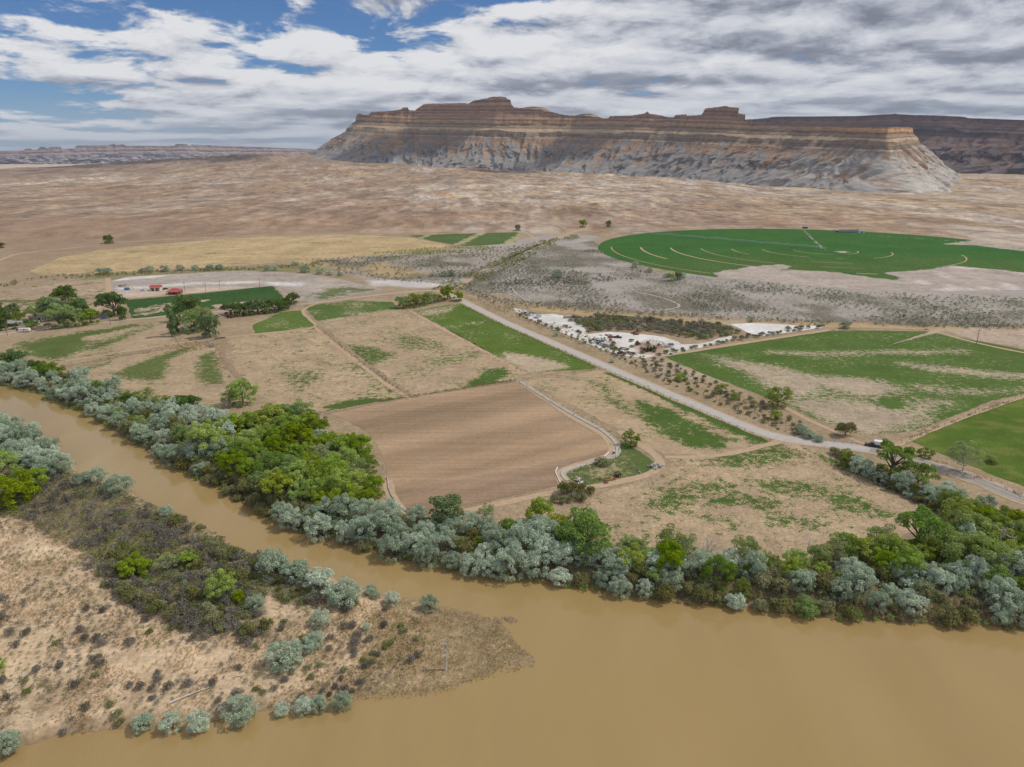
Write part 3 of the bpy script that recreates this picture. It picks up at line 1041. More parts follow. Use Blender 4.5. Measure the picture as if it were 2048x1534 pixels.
field('fallow_field', 'grey fallow field with white salt crust behind the red-roofed buildings',
      [(222, 562), (260, 553), (480, 541), (600, 546), (690, 560), (770, 580), (625, 604), (575, 600), (550, 572), (400, 585), (255, 597), (222, 592)],
      (0.395, 0.335, 0.285), MFAR, gcol=(0.12, 0.15, 0.05), base=-0.1, noise=(0.3, 40, 18), spacing=6.0, z=0.05, patches=[
          ([(225, 557), (330, 550), (330, 554), (228, 562)], 0, 3.0, (0.60, 0.56, 0.53)),
          ([(228, 577), (360, 566), (520, 562), (520, 565), (380, 570), (250, 580)], 0, 3.0, (0.60, 0.56, 0.53)),
          ([(530, 563), (610, 566), (600, 573), (540, 570)], 0, 4.0, (0.63, 0.60, 0.57)),
          ([(240, 584), (400, 576), (520, 572), (400, 586), (256, 596)], 0, 4.0, (0.50, 0.40, 0.315)),
          ([(600, 590), (690, 570), (760, 580), (640, 600)], 0.35, 8.0),
          ([(560, 574), (600, 585), (590, 590), (565, 580)], 0, 4.0, (0.30, 0.21, 0.15))])

field('fallow_field', 'brown grazed field crossed by a faint track behind the farmstead trees',
      [(-120, 610), (0, 585), (100, 565), (214, 558), (216, 600), (190, 640), (120, 645), (0, 660), (-120, 670)], (0.40, 0.30, 0.21), MFAR, gcol=(0.12, 0.13, 0.045), base=0.12, noise=(0.45, 60, 14), spacing=6.0, z=0.05)

field('wheat_field', 'straw-yellow cropped field with curved wheel lines',
      [(60, 542), (120, 515), (200, 500), (350, 485), (520, 473), (700, 469), (815, 474), (880, 487), (900, 493), (800, 506), (700, 515), (600, 521), (480, 531), (350, 539), (200, 546), (80, 549)],
      (0.465, 0.345, 0.190), MFAR, gcol=(0.20, 0.175, 0.07), base=0.0, noise=(0.34, 60, 12), spacing=7.0, z=0.05,
      extra=lambda V, c, g, gc: (c * (1 + 0.16 * (vnoise(np.hypot(V[:, 0] - G(900, 505)[0], V[:, 1] - G(900, 505)[1]) / 16.0, V[:, 0] * 0, 3) - 0.5))[:, None], g, gc))

stripe_a = dirang((930, 468), (880, 490))
field('striped_field', 'small green field with pale mown stripes below the brown bluff',
      [(818, 471), (900, 468), (1045, 464), (1032, 487), (930, 492), (900, 488), (860, 481)], (0.40, 0.34, 0.20), MFAR, gcol=(0.072, 0.125, 0.032), base=0.55, spacing=5.0, z=0.05,
      extra=lambda V, c, g, gc: (c, g - 0.42 * (vnoise((-V[:, 0] * math.sin(stripe_a) + V[:, 1] * math.cos(stripe_a)) / 9.0, V[:, 0] * 0, 5) > 0.52), gc))

def ribbon(name, label, px, width, mat, z=0.09, it=2, jitter=0.0, world=None, step=6.0, kind='structure', crown=0.0):
    line = GP(px) if world is None else np.asarray(world)
    line = resample(smooth_line(line, it), step)
    t = np.gradient(line, axis=0)
    t /= np.linalg.norm(t, axis=1)[:, None]
    nrm = np.stack([-t[:, 1], t[:, 0]], 1)
    w = np.full(len(line), width / 2) if not callable(width) else np.array([width(i / len(line)) / 2 for i in range(len(line))])
    jl = jitter * 2 * (fbm(line[:, 0] / 5, line[:, 1] / 5, 2, 3) - 0.5)
    jr = jitter * 2 * (fbm(line[:, 0] / 5 + 50, line[:, 1] / 5, 2, 3) - 0.5)
    Lp = line + nrm * (w + jl)[:, None]
    Rp = line - nrm * (w + jr)[:, None]
    n = len(line)
    zl, zm, zr_ = (z + np.maximum(ground_height(q), 0.0) * 1.0 + 0.35 * (np.hypot(q[:, 0], q[:, 1]) > 1240) for q in (Lp, line, Rp))
    V = np.vstack([np.column_stack([Lp, zl]), np.column_stack([line, zm + crown]), np.column_stack([Rp, zr_])])
    i = np.arange(n - 1)
    Fa = np.vstack([np.stack([i, i + n, i + n + 1, i + 1], 1), np.stack([i + n, i + 2 * n, i + 2 * n + 1, i + n + 1], 1)])
    o = link(name, mesh_np(name, V, Fa, True), mat)
    if kind:
        structure(o, label)
    return o, line


# the centre-pivot field
PIV = G(1650, 501)
PR = np.linalg.norm(G(1196, 497) - PIV)
ang = np.linspace(0, 2 * math.pi, 181)[:-1]
piv_poly = np.stack([PIV[0] + PR * np.cos(ang), PIV[1] + PR * np.sin(ang)], 1)
FALLOW_CUT = [(1440, 560), (1425, 546), (1500, 534), (1560, 529), (1590, 533), (1560, 540), (1640, 542), (1720, 552), (1790, 560), (1800, 553), (1760, 545), (1850, 540),
              (1905, 532), (1960, 536), (2048, 545), (2300, 560), (2300, 620), (1500, 620)]


def pivot_extra(V, col, gr, gc):
    r = np.hypot(V[:, 0] - PIV[0], V[:, 1] - PIV[1])
    a = np.degrees(np.arctan2(V[:, 1] - PIV[1], V[:, 0] - PIV[0]))
    for k in range(1, 8):
        rk = PR * 0.985 * k / 7.35
        wdt = 3.2 if k in (5, 6) else 2.2
        on = sstep(wdt, wdt * 0.4, np.abs(r - rk))
        arc = np.where((a > 170) | (a < -20), 1.0, 0.0) * sstep(0.10, 0.45, vnoise(a / 25.0, a * 0 + k, 9) + 0.3 * (k in (5, 6)))
    for p, q, w in (((1608, 460), (1645, 497), 2.6), ((1700, 468), (2048, 492), 2.4)):
        gr = gr - 0.9 * sstep(w, w * 0.4, seg_dist(V, GP([p, q])))
    k = sstep(18, 4, np.hypot((V[:, 0] - PIV[0] - 16), (V[:, 1] - PIV[1] + 16) * 0.6)) * (0.5 + fbm(V[:, 0] / 8, V[:, 1] / 8, 3, 4))
    gr = gr - 0.75 * k
    band = sstep(150, 15, sdf(V, GP(FALLOW_CUT)) * -1)
    gc = gc * (1 - 0.55 * band[:, None]) + np.array([0.080, 0.130, 0.022]) * 0.55 * band[:, None]
    gr = gr - 0.32 * band * (fbm(V[:, 0] / 26, V[:, 1] / 20, 3, 44) > 0.55)
    pale = sdf(V, GP(FALLOW_CUT))
    wh = (sstep(0.60, 0.70, fbm(V[:, 0] / 22, V[:, 1] / 34, 4, 66)) * (pale > 3) * 0.6)[:, None]
    col = col * (1 - wh) + np.array([0.60, 0.55, 0.52]) * wh
    return col, gr, gc


field('alfalfa_field', 'large round deep green field watered by the long sprinkler arm', None, (0.41, 0.345, 0.295), MFAR, gcol=PIVOT_GREEN, base=0.95, noise=(0.12, 40, 30), spacing=4.5, z=0.05,
      world_poly=piv_poly, patches=[(FALLOW_CUT, -0.15, 6.0), ([(1985, 474), (1910, 485), (1870, 489), (1950, 491), (2070, 506), (2120, 470)], 0.1, 5.0)], extra=pivot_extra)

for k in range(1, 8):
    rk = PR * 0.985 * k / 7.35
    for a0, a1 in ((172, 172 + 28 * (1 + (k % 3))), (222 + 6 * k, 262), (285 + 3 * k, 352 - 2 * k)):
        th = np.radians(np.linspace(a0, a1, 40))
        tp_ = np.stack([PIV[0] + rk * np.cos(th), PIV[1] + rk * np.sin(th)], 1)
        tp_ = tp_[~inside(tp_, GP(FALLOW_CUT))]
        if len(tp_) > 3 and not (k in (3, 5) and a0 > 280):
            ribbon('wheel_track', 'thin pale curved wheel track in the round field', None, 2.6 if k in (5, 6) else 1.5, M['dirt_track'], 0.10, 0, 0.3, world=tp_)

field('hay_meadow', 'big green field with pale bare sweeps right of the straight road',
      [(1325, 712), (1500, 682), (1660, 661), (1850, 662), (2060, 702), (2200, 730), (2200, 760), (2048, 788), (1985, 800), (1830, 862), (1740, 869), (1690, 858), (1640, 842), (1560, 805), (1480, 775), (1400, 745)],
      (0.415, 0.332, 0.240), MG, gcol=(0.068, 0.132, 0.016), base=0.60, noise=(0.22, 40, 12), spacing=3.2, z=0.05, patches=[
          ([(1420, 712), (1470, 718), (1530, 735), (1640, 750), (1760, 762), (1800, 780), (1760, 800), (1900, 800), (1850, 850), (1740, 868), (1650, 845), (1570, 805), (1530, 770), (1470, 738)], -0.05, 12.0),
          ([(1520, 700), (1640, 704), (1780, 700), (1935, 700), (1930, 708), (1760, 708), (1640, 713), (1540, 708)], 0.13, 8.0),
          ([(1795, 724), (1880, 732), (2060, 748), (2100, 760), (1960, 752), (1850, 742)], 0.08, 8.0),
          ([(1820, 770), (1940, 778), (2048, 780), (1960, 792), (1850, 785)], 0.13, 8.0),
          ([(1520, 727), (1580, 738), (1575, 742), (1525, 732)], 0.1, 2.0),
          ([(1590, 800), (1640, 770), (1760, 800), (1800, 800), (1850, 800), (1830, 825), (1760, 812), (1700, 800)], 0.38, 12.0),
          ([(1758, 797), (1790, 795), (1808, 810), (1790, 816), (1760, 808)], 0.75, 2.5),
          ([(1930, 680), (1990, 690), (2048, 705), (2048, 715), (1950, 700)], 0.75, 3.0),
          ([(1640, 663), (1850, 664), (1990, 690), (1840, 688), (1700, 676)], 0.55, 12.0)])

field('alfalfa_field', 'lush bright green field bordered by the fence and paved road',
      [(1815, 880), (1920, 832), (2055, 792), (2200, 752), (2500, 870), (2300, 1000), (2100, 990), (2048, 975), (1960, 940), (1870, 903)],
      (0.40, 0.33, 0.20), MG, gcol=(0.068, 0.130, 0.010), base=0.88, noise=(0.18, 12, 8), spacing=2.6, z=0.05,
      extra=lambda V, c, g, gc: (c, g, gc * (1 - 0.75 * sstep(0.46, 0.64, fbm(V[:, 0] / 6, V[:, 1] / 5, 4, 61)))[:, None] + np.array([0.15, 0.175, 0.035]) * 0.75 * sstep(0.46, 0.64, fbm(V[:, 0] / 6, V[:, 1] / 5, 4, 61))[:, None]))

field('paddock', 'small grassy paddock of farm scrap inside the ditch bend',
      [(1242, 880), (1262, 893), (1300, 915), (1310, 935), (1290, 948), (1230, 962), (1160, 974), (1140, 962), (1131, 948), (1165, 932), (1222, 920), (1240, 908)],
      (0.37, 0.285, 0.175), MG, gcol=(0.090, 0.135, 0.036), base=0.48, noise=(0.35, 7, 7), spacing=1.6, z=0.06, patches=[
          ([(1245, 882), (1300, 915), (1308, 930), (1285, 945), (1265, 925), (1275, 910), (1245, 895)], 0.85, 2.0),
          ([(1180, 935), (1240, 925), (1250, 940), (1200, 955), (1170, 950)], 0.2, 4.0)])

field('fallow_field', 'bare tan field beside the lone utility pole',
      [(1780, 690), (1870, 660), (1960, 656), (2100, 660), (2200, 700), (2150, 715), (2048, 698), (1950, 680), (1890, 662)], (0.42, 0.33, 0.255), MFAR, gcol=(0.11, 0.14, 0.045), base=0.0, noise=(0.4, 40, 14), spacing=5.0, z=0.065)

MS = ground_mat('salt_soil', fine=0.6, grass_scale=0.2, contrast=0.14, coarse=0.05)
field('salt_flat', 'white salt-crusted yard beside the road with parked cars and corral',
      [(1022, 616), (1045, 618), (1075, 630), (1105, 628), (1140, 634), (1165, 652), (1180, 668), (1215, 664), (1260, 666), (1330, 674), (1365, 688), (1400, 688), (1460, 672), (1475, 676), (1420, 692), (1380, 700),
       (1330, 712), (1290, 716), (1245, 712), (1200, 698), (1150, 676), (1090, 652), (1040, 630)],
      (0.66, 0.63, 0.595), MS, base=-0.4, spacing=3.0, z=0.07, jitter=1.6, patches=[
          ([(1265, 690), (1300, 685), (1340, 694), (1325, 710), (1275, 708)], 0, 3.0, (0.42, 0.31, 0.23)),
          ([(1190, 680), (1240, 685), (1230, 700), (1195, 690)], 0, 3.0, (0.50, 0.42, 0.36))])
field('salt_flat', 'white salt crust triangle at the corner of the green field',
      [(1460, 648), (1520, 646), (1600, 651), (1655, 654), (1600, 662), (1530, 672), (1505, 668), (1480, 658)], (0.72, 0.70, 0.67), MS, base=-0.4, spacing=3.0, z=0.07, jitter=1.6)


# ------------------------------------------------------------------ roads, tracks and ditches
ROAD_PX = [(905, 593), (925, 602), (960, 620), (1010, 645), (1100, 684), (1200, 728), (1300, 772), (1400, 814), (1500, 858), (1560, 876), (1610, 884), (1660, 889), (1700, 893), (1740, 900), (1800, 913), (1880, 935), (1960, 962), (2048, 1000), (2300, 1085)]
ribbon('road_verge', 'gravelly shoulder of the straight paved road', ROAD_PX, 9.4, M['dirt_track'], 0.075, jitter=1.0)
ribbon('road', 'straight pale paved road crossing the fields', ROAD_PX, 6.4, M['asphalt'], 0.10, crown=0.05)
ribbon('road', 'darker paved road surface past the thicket', ROAD_PX[13:], 6.1, M['asphalt_dark'], 0.16)
ribbon('road_marking', 'yellow centre line on the paved road', ROAD_PX[13:], 0.35, M['line_yellow'], 0.175)
for s in (-1, 1):
    ln = resample(smooth_line(GP(ROAD_PX[13:]), 2), 6.0)
    tt = np.gradient(ln, axis=0)
    tt /= np.linalg.norm(tt, axis=1)[:, None]
    ribbon('road_marking', 'white edge line on the paved road', None, 0.2, M['line_white'], 0.172, it=0, world=ln + s * 2.75 * np.stack([-tt[:, 1], tt[:, 0]], 1))
LANE_PX = [(-200, 690), (0, 669), (120, 655), (250, 640), (400, 627), (470, 620), (560, 612), (640, 605), (720, 594), (800, 585), (860, 580), (900, 586), (925, 602)]
ribbon('farm_lane', 'pale gravel lane running past the farmstead', LANE_PX, 5.5, M['gravel'], 0.09, jitter=0.5)
for lab, px, w, mt in [
    ('curving worn farm track beside the tan pasture', [(430, 680), (445, 672), (450, 690), (442, 705), (452, 725), (480, 760), (500, 790)], 3.6, M['track_dark']),
    ('dirt path leading out of the junction by the dark green trees', [(640, 605), (600, 620), (620, 640), (640, 656), (520, 668), (440, 676), (330, 690), (240, 705), (130, 722)], 2.4, M['dirt_track']),
    ('rutted track along the fence between the pastures', [(632, 655), (660, 680), (720, 728), (780, 775), (828, 800)], 3.0, M['dirt_track']),
    ('rutted track along the edge of the green meadow', [(820, 622), (880, 655), (950, 692), (1050, 748)], 3.0, M['dirt_track']),
    ('dirt bank road around the ploughed field edge', [(1044, 766), (1095, 800), (1148, 838), (1196, 862), (1222, 885), (1228, 900), (1216, 912), (1180, 923), (1145, 931), (1120, 942), (1120, 955), (1130, 972)], 3.4, M['dirt_track']),
    ('dirt bank road between the ploughed field and river thicket', [(776, 960), (779, 990), (796, 1016), (830, 1036), (870, 1036), (980, 1012), (1100, 985), (1180, 976), (1250, 962), (1310, 946), (1325, 925), (1305, 905), (1270, 885), (1240, 862)], 3.6, M['dirt_track']),
    ('dirt access track crossing to the paved road', [(1330, 914), (1400, 915), (1480, 905), (1540, 888), (1570, 880)], 3.2, M['dirt_track']),
    ('dirt road climbing from the junction to the desert', [(900, 586), (960, 545), (1040, 505), (1100, 480), (1160, 460), (1180, 452)], 5.0, M['dirt_track']),
    ('second dirt road along the wash to the desert', [(1010, 520), (1080, 488), (1140, 470), (1200, 462)], 4.0, M['dirt_track']),
    ('dirt road along the foot of the brown bluff', [(-100, 560), (0, 520), (40, 505), (140, 497), (260, 482), (420, 474), (560, 469), (760, 465), (900, 462), (1060, 460), (1160, 456), (1300, 451), (1500, 448), (1700, 452), (1900, 460), (2100, 470)], 5.0, M['dirt_track']),
    ('dirt spur beside the small striped field', [(1048, 463), (1060, 470), (1075, 482)], 4.0, M['dirt_track']),
    ('canal bank road beside the straw verge', [(935, 590), (980, 602), (1050, 612), (1200, 628), (1400, 640), (1500, 645), (1640, 652), (1850, 658), (2100, 668)], 3.0, M['dirt_track']),
    ('dirt edge track of the big green field', [(1300, 716), (1400, 700), (1500, 684), (1580, 672), (1660, 660)], 3.6, M['dirt_track']),
    ('dirt path winding to the paved road below the big green field', [(1560, 810), (1620, 842), (1680, 868), (1730, 890), (1760, 902)], 2.8, M['dirt_track']),
    ('bare dirt strip along the fence of the lush field', [(1790, 892), (1870, 856), (1960, 822), (2060, 788), (2200, 745)], 3.0, M['dirt_track']),
    ('dirt track running to the lone utility pole', [(1850, 658), (1900, 672), (1960, 688), (2050, 706), (2200, 735)], 3.0, M['dirt_track']),
    ('pale loop path through the grey rangeland', [(1020, 572), (1040, 595), (1060, 602)], 2.0, M['pale_path']),
    ('pale winding path through the grey rangeland', [(1020, 572), (1120, 568), (1230, 578), (1310, 590), (1370, 612), (1330, 620)], 2.0, M['pale_path']),
    ('bare dirt drive beside the green alfalfa and fallow field', [(216, 556), (218, 590), (240, 630)], 5.0, M['dirt_track']),
]:
    ribbon('dirt_track', lab, px, w, mt, 0.085, jitter=0.5)
ribbon('irrigation_ditch', 'dark weedy irrigation ditch along the top of the ploughed field', [(650, 828), (760, 806), (830, 793), (930, 778), (1030, 763)], 2.0, M['track_dark'], 0.13, jitter=0.7)


def lined_ditch(label, px, w=1.5):
    """a raised concrete channel: two lips and a sunken bed, one closed mesh"""
    line = resample(smooth_line(GP(px), 2), 3.0)
    t = np.gradient(line, axis=0)
    t /= np.linalg.norm(t, axis=1)[:, None]
    nr = np.stack([-t[:, 1], t[:, 0]], 1)
    prof = [(-w / 2 - 0.35, 0.02), (-w / 2 - 0.2, 0.42), (-w / 2, 0.42), (-w * 0.25, 0.2), (w * 0.25, 0.2), (w / 2, 0.42), (w / 2 + 0.2, 0.42), (w / 2 + 0.35, 0.02)]
    n, k = len(line), len(prof)
    V = np.vstack([np.column_stack([line + nr * a, np.full(n, h)]) for a, h in prof])
    i = np.arange(n - 1)
    Fa = np.vstack([np.stack([i + j * n, i + j * n + 1, i + (j + 1) * n + 1, i + (j + 1) * n], 1) for j in range(k - 1)])
    o = link('concrete_ditch', mesh_np('concrete_ditch', V, Fa), M['concrete'])
    structure(o, label)


lined_ditch('concrete-lined ditch curving round the ploughed field', [(1040, 764), (1048, 768), (1075, 786), (1120, 814), (1165, 840), (1206, 861), (1230, 882), (1236, 895), (1237, 906), (1226, 916), (1203, 921), (1170, 929), (1131, 940), (1125, 947), (1129, 955), (1136, 962)])


# ------------------------------------------------------------------ mesas
def rock_mat(name, fine=0.03, bump=1.0, bdist=6.0):
    m, nt, b = new_mat(name)
    tc = nnode(nt, 'ShaderNodeTexCoord')
    ac = nnode(nt, 'ShaderNodeAttribute', attribute_name='col')
    mp = nnode(nt, 'ShaderNodeMapping')
    mp.inputs['Scale'].default_value = (1, 1, 2.4)
    nt.links.new(tc.outputs['Object'], mp.inputs[0])
    n1 = noise_node(nt, mp.outputs[0], fine, 6, 0.65)
    f = map_node(nt, n1, 0.25, 0.75, 0.72, 1.28, False)
    nt.links.new(mix_node(nt, 1.0, ac.outputs['Color'], f, 'MULTIPLY'), b.inputs['Base Color'])
    b.inputs['Roughness'].default_value = 0.95
    b.inputs['Specular IOR Level'].default_value = 0.05
    bp = nnode(nt, 'ShaderNodeBump')
    bp.inputs['Strength'].default_value = bump
    bp.inputs['Distance'].default_value = bdist
    nt.links.new(n1, bp.inputs['Height'])
    nt.links.new(bp.outputs[0], b.inputs['Normal'])
    return m


M['rock'] = rock_mat('layered_rock')
M['rock_far'] = rock_mat('far_layered_rock', 0.012, 1.0, 14.0)


def px_of(P, z):
    Zc = P[:, 1] * CP - (z - CAM_H) * SP
    return W_PX / 2 + F_PX * P[:, 0] / Zc


def escarpment(name, label, ctrl, sky, bench, step, win, palette, mat, seed=1, rib=1.0, sub=1.0, tight=0.0):
    fr = mesa_frame(ctrl, step)
    nrm = outward(fr, win)
    n = len(fr)
    D = np.hypot(fr[:, 0], fr[:, 1])
    pxs = px_of(fr[:, :2], 300.0)
    crow = np.array([c[2] for c in ctrl])
    # rows along the rim: control rows first, then the traced skyline where this side faces the camera
    cp = np.array([at_dist(c[0], c[2], c[1])[:2] for c in ctrl])
    seg = np.concatenate([[0], np.cumsum(np.linalg.norm(np.diff(cp, axis=0), axis=1))])
    sfr = np.concatenate([[0], np.cumsum(np.linalg.norm(np.diff(fr[:, :2], axis=0), axis=1))])
    row = np.interp(sfr / sfr[-1], seg / seg[-1], crow)
    brow = row.copy()
    i0 = int(np.argmin(pxs)) if sky is not None else 0
    if sky is not None:
        front = np.arange(n) >= i0
        sx, sy = np.array([a for a, _ in sky]), np.array([b for _, b in sky])
        row = np.where(front, np.interp(pxs, sx, sy), row)
    if bench is not None:
        bx, by = np.array([a for a, _ in bench]), np.array([b for _, b in bench])
        brow = np.interp(pxs, bx, by)
        brow = np.maximum(brow, row)

    def z_at(rows):
        v = (H_PX / 2 - rows) / F_PX
        # direction components for these columns
        u = (pxs - W_PX / 2) / F_PX
        dy, dz = CP + v * SP, -SP + v * CP
        return CAM_H + dz / np.hypot(u, dy) * D

    zr, zb, zf = z_at(row), z_at(brow), fr[:, 2] - 7.0
    zr = zr + 3.0 * (vnoise(sfr / 14, sfr * 0, seed + 2) - 0.5)
    s = sfr * sub
    H = zb - zf
    segs = [(1.0, 0.90, 0.025, 12, 'cap'), (0.90, 0.77, 0.17, 16, 'slope'), (0.77, 0.66, 0.03, 14, 'cliff'), (0.66, 0.27, 0.55, 46, 'talus'), (0.27, 0.0, 0.50, 36, 'shale')]
    rows_z, rows_o, kinds = [], [], []
    # plateau behind the rim, then the upper tier
    rows_z.append(zr - 26); rows_o.append(np.full(n, -320.0)); kinds.append('top')
    rows_z.append(zr - 5); rows_o.append(np.full(n, -70.0)); kinds.append('top')
    dt = zr - zb
    nt_ = 18
    for k in range(nt_):
        f = k / nt_
        zz = zr - dt * f
        # sheer upper half, debris apron below
        o = np.where(f < 0.55, f * 0.10, 0.055 + (f - 0.55) * 1.15) * dt
        rows_z.append(zz); rows_o.append(o - 0.57 * dt); kinds.append('tier')
    off = np.zeros(n)
    wob = {q: 0.10 * (fbm(sfr / 120, sfr * 0 + 9 * i, 4, seed + 50 + i) - 0.5) for i, q in enumerate((0.90, 0.77, 0.66, 0.27))}
    soft = sstep(0.50, 0.64, fbm(sfr / 75, sfr * 0 + 2, 3, seed + 61))          # stretches where a cliff band is buried in rubble
    for (a, b, run, m, kd) in segs:
        aa, bb = a + wob.get(a, 0.0), b + wob.get(b, 0.0)
        rn = run * (aa - bb) / (a - b) * (1 - tight * sstep(1640, 1775, pxs))
        if kd == 'cliff':
            rn = rn + soft * 0.09
        for k in range(m):
            f = k / m
            rows_z.append(zf + H * (aa + (bb - aa) * f)); rows_o.append(off + rn * H * f); kinds.append(kd)
        off = off + rn * H
    rows_z.append(zf); rows_o.append(off); kinds.append('shale')
    Zm, Om = np.array(rows_z), np.array(rows_o)
    m = len(kinds)
    hfrac = (Zm - zf) / np.maximum(H, 1)
    S = np.tile(s, (m, 1))
    kd = np.array(kinds)
    isc = np.isin(kd, ['cap', 'cliff', 'tier'])[:, None]
    down = np.clip((0.70 - hfrac) / 0.70, 0, 1)           # 0 at the cliff foot, 1 at the toe
    warp = 70 * (fbm(S / 140, hfrac * 5, 4, seed + 3) - 0.5)
    r1 = ridged((S + warp) / 130, hfrac * 1.6, 3, seed + 5)
    r2 = ridged((S + warp) / 46, hfrac * 3.6, 3, seed + 7)
    r3 = ridged((S + warp * 0.5) / 17, hfrac * 7.0, 3, seed + 9)
    ribs = rib * (85 * (r1 - 0.5) * down ** 0.7 + 78 * (r2 - 0.55) * np.minimum(down * 2.4, 1) + 30 * (r3 - 0.5) * np.minimum(down * 4, 1))
    ribs *= 1 - 1.6 * tight * sstep(1640, 1775, pxs)[None]
    toe = sstep(0.26, 0.06, hfrac) * (1 - 2.4 * tight * sstep(1640, 1775, pxs)[None])
    ribs += rib * toe * (52 * (ridged(S / 58 + 5, hfrac * 2.5, 3, seed + 31) - 0.55) + 90 * (ridged(S / 170 + 9, hfrac * 0, 2, seed + 33) - 0.55))
    butt = rib * 60 * (fbm(S / 150, S * 0, 4, seed + 11) - 0.5)
    joint = np.where(isc, 14 * (fbm(S / 22, hfrac * 6, 4, seed + 13) - 0.5) + 16 * (ridged(S / 40, hfrac * 0 + 2, 3, seed + 15) - 0.6), 5 * (fbm(S / 20, hfrac * 14, 3, seed + 17) - 0.5))
    band = 5.0 * (vnoise(hfrac * 34 + 0.6 * fbm(S / 90, hfrac, 2, seed), S * 0, seed + 19) - 0.5) * (hfrac > 0.62)
    off_all = Om + ribs + butt + joint * rib + band * rib
    off_all[:2] = Om[:2]
    X = fr[:, 0][None] + nrm[:, 0][None] * off_all
    Y = fr[:, 1][None] + nrm[:, 1][None] * off_all
    # the plateau top runs back from the rim, away from the valley
    for i, back in ((0, 420.0), (1, 90.0)):
        X[i] = X[2] * (1 + back / D)
        Y[i] = Y[2] * (1 + back / D)
    V = np.stack([X, Y, Zm], -1).reshape(-1, 3)
    I = np.arange(m * n).reshape(m, n)
    Fq = np.stack([I[:-1, :-1], I[1:, :-1], I[1:, 1:], I[:-1, 1:]], -1).reshape(-1, 4)
    # colours: strata by height, debris streaks down the talus
    C = np.empty((m, n, 3))
    pal = {k: np.array(v) for k, v in palette.items()}
    st = vnoise(hfrac * 46 + 0.9 * fbm(S / 140, hfrac * 2, 3, seed + 21), S * 0 + 3, seed + 23)[..., None]
    st2 = fbm(S / 30, hfrac * 9, 4, seed + 25)[..., None]
    rightness = sstep(1600, 1790, pxs)[None, :, None]
    for i, k in enumerate(kinds):
        if k in ('top',):
            C[i] = pal['top']
        elif k == 'tier':
            C[i] = pal['tier_a'] * (1 - st[i]) + pal['tier_b'] * st[i]
        elif k == 'cap':
            base = pal['cap'] * (1 - rightness[0]) + pal.get('cap_lit', pal['cap']) * rightness[0]
            C[i] = base * (0.72 + 0.5 * st[i]) * (0.8 + 0.4 * st2[i])
        elif k == 'slope':
            C[i] = pal['slope'] * (0.75 + 0.45 * st[i])
        elif k == 'cliff':
            C[i] = (pal['cliff'] * (1 - st[i]) + pal['slope'] * st[i] * 0.8) * (0.85 + 0.3 * st2[i])
        else:
            h = hfrac[i][:, None]
            stre = fbm((S[i] + warp[i] + (1 - h[:, 0]) * 30) / 15, h[:, 0] * 5.0, 5, seed + 27, 0.6)[:, None]
            deb = sstep(0.46, 0.58, stre + 0.62 * (h - 0.36) + 0.40 * (0.52 - r2[i][:, None])) * sstep(0.02, 0.16, h) * 0.9
            sh = pal['shale'] * (1 - sstep(0.30, 0.02, h)) + pal['shale_low'] * sstep(0.30, 0.02, h)
            sh = sh * (1 - rightness[0] * 0.8) + pal.get('shale_lit', pal['shale']) * rightness[0] * 0.8
            sh = sh * (0.80 + 0.40 * st2[i]) * (0.78 + 0.40 * r3[i][:, None])
            C[i] = sh * (1 - deb) + pal['debris'] * (0.8 + 0.4 * st2[i]) * deb
    C[2:] *= 1 + (0.40 * st[2:] - 0.20) * sstep(0.24, 0.6, hfrac[2:])[..., None]
    me = mesh_np(name, V, Fq, smooth=False)
    set_col(me, 'col', C.reshape(-1, 3))
    o = link(name, me, mat)
    structure(o, label)
    return o


BENCH = [(600, 236), (715, 233), (800, 237), (985, 239), (1110, 240), (1215, 241), (1300, 242), (1440, 245), (1500, 249), (1780, 254), (1900, 260)]
PAL = dict(top=(0.36, 0.26, 0.18), tier_a=(0.255, 0.155, 0.112), tier_b=(0.44, 0.285, 0.185), cap=(0.41, 0.275, 0.175), cap_lit=(0.56, 0.33, 0.185), slope=(0.41, 0.30, 0.20),  # right-end tones brightened to paint in sunlight on the mesa point
           cliff=(0.20, 0.172, 0.148), shale=(0.250, 0.238, 0.230), shale_low=(0.305, 0.290, 0.278), shale_lit=(0.50, 0.46, 0.41), debris=(0.375, 0.250, 0.165))
escarpment('mesa', 'long layered desert mesa with cliffs and grey gullied slopes', MESA_CTRL, SKY_ROWS, BENCH, 4.0, 91, PAL, M['rock'], seed=3, rib=0.82, tight=0.26)

FAR_R = [(1380, 11500, 236, 60), (1440, 9800, 237, 50), (1500, 8600, 239, 30), (1535, 7900, 236, 20), (1560, 7200, 233, 10), (1640, 6900, 233, 5), (1720, 6700, 232, 0), (1790, 6500, 228, 0), (1830, 6500, 230, 0), (1920, 6300, 233, 0), (1935, 6300, 236, 0),
         (2048, 6100, 240, 0), (2160, 5900, 242, 0), (2300, 5700, 246, 0), (2480, 5600, 248, 0)]
SKY_R = [(1300, 236), (1500, 240), (1540, 241), (1552, 239), (1560, 234), (1620, 234), (1680, 233), (1755, 232), (1772, 230), (1785, 227), (1798, 231), (1830, 230), (1870, 231), (1926, 234), (1931, 238), (2048, 241), (2300, 246)]
PALR = dict(top=(0.20, 0.14, 0.11), tier_a=(0.16, 0.10, 0.085), tier_b=(0.25, 0.16, 0.125), cap=(0.22, 0.13, 0.10), slope=(0.185, 0.125, 0.105), cliff=(0.125, 0.085, 0.075),  # reddish rock, darkened in colour to stand for cloud shade
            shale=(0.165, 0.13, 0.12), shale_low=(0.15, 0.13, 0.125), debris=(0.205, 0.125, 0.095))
escarpment('mesa', 'distant reddish plateau wall with painted-in cloud shade behind the brightened mesa point', FAR_R, SKY_R, None, 9.0, 61, PALR, M['rock_far'], seed=41, rib=1.9, sub=0.5)

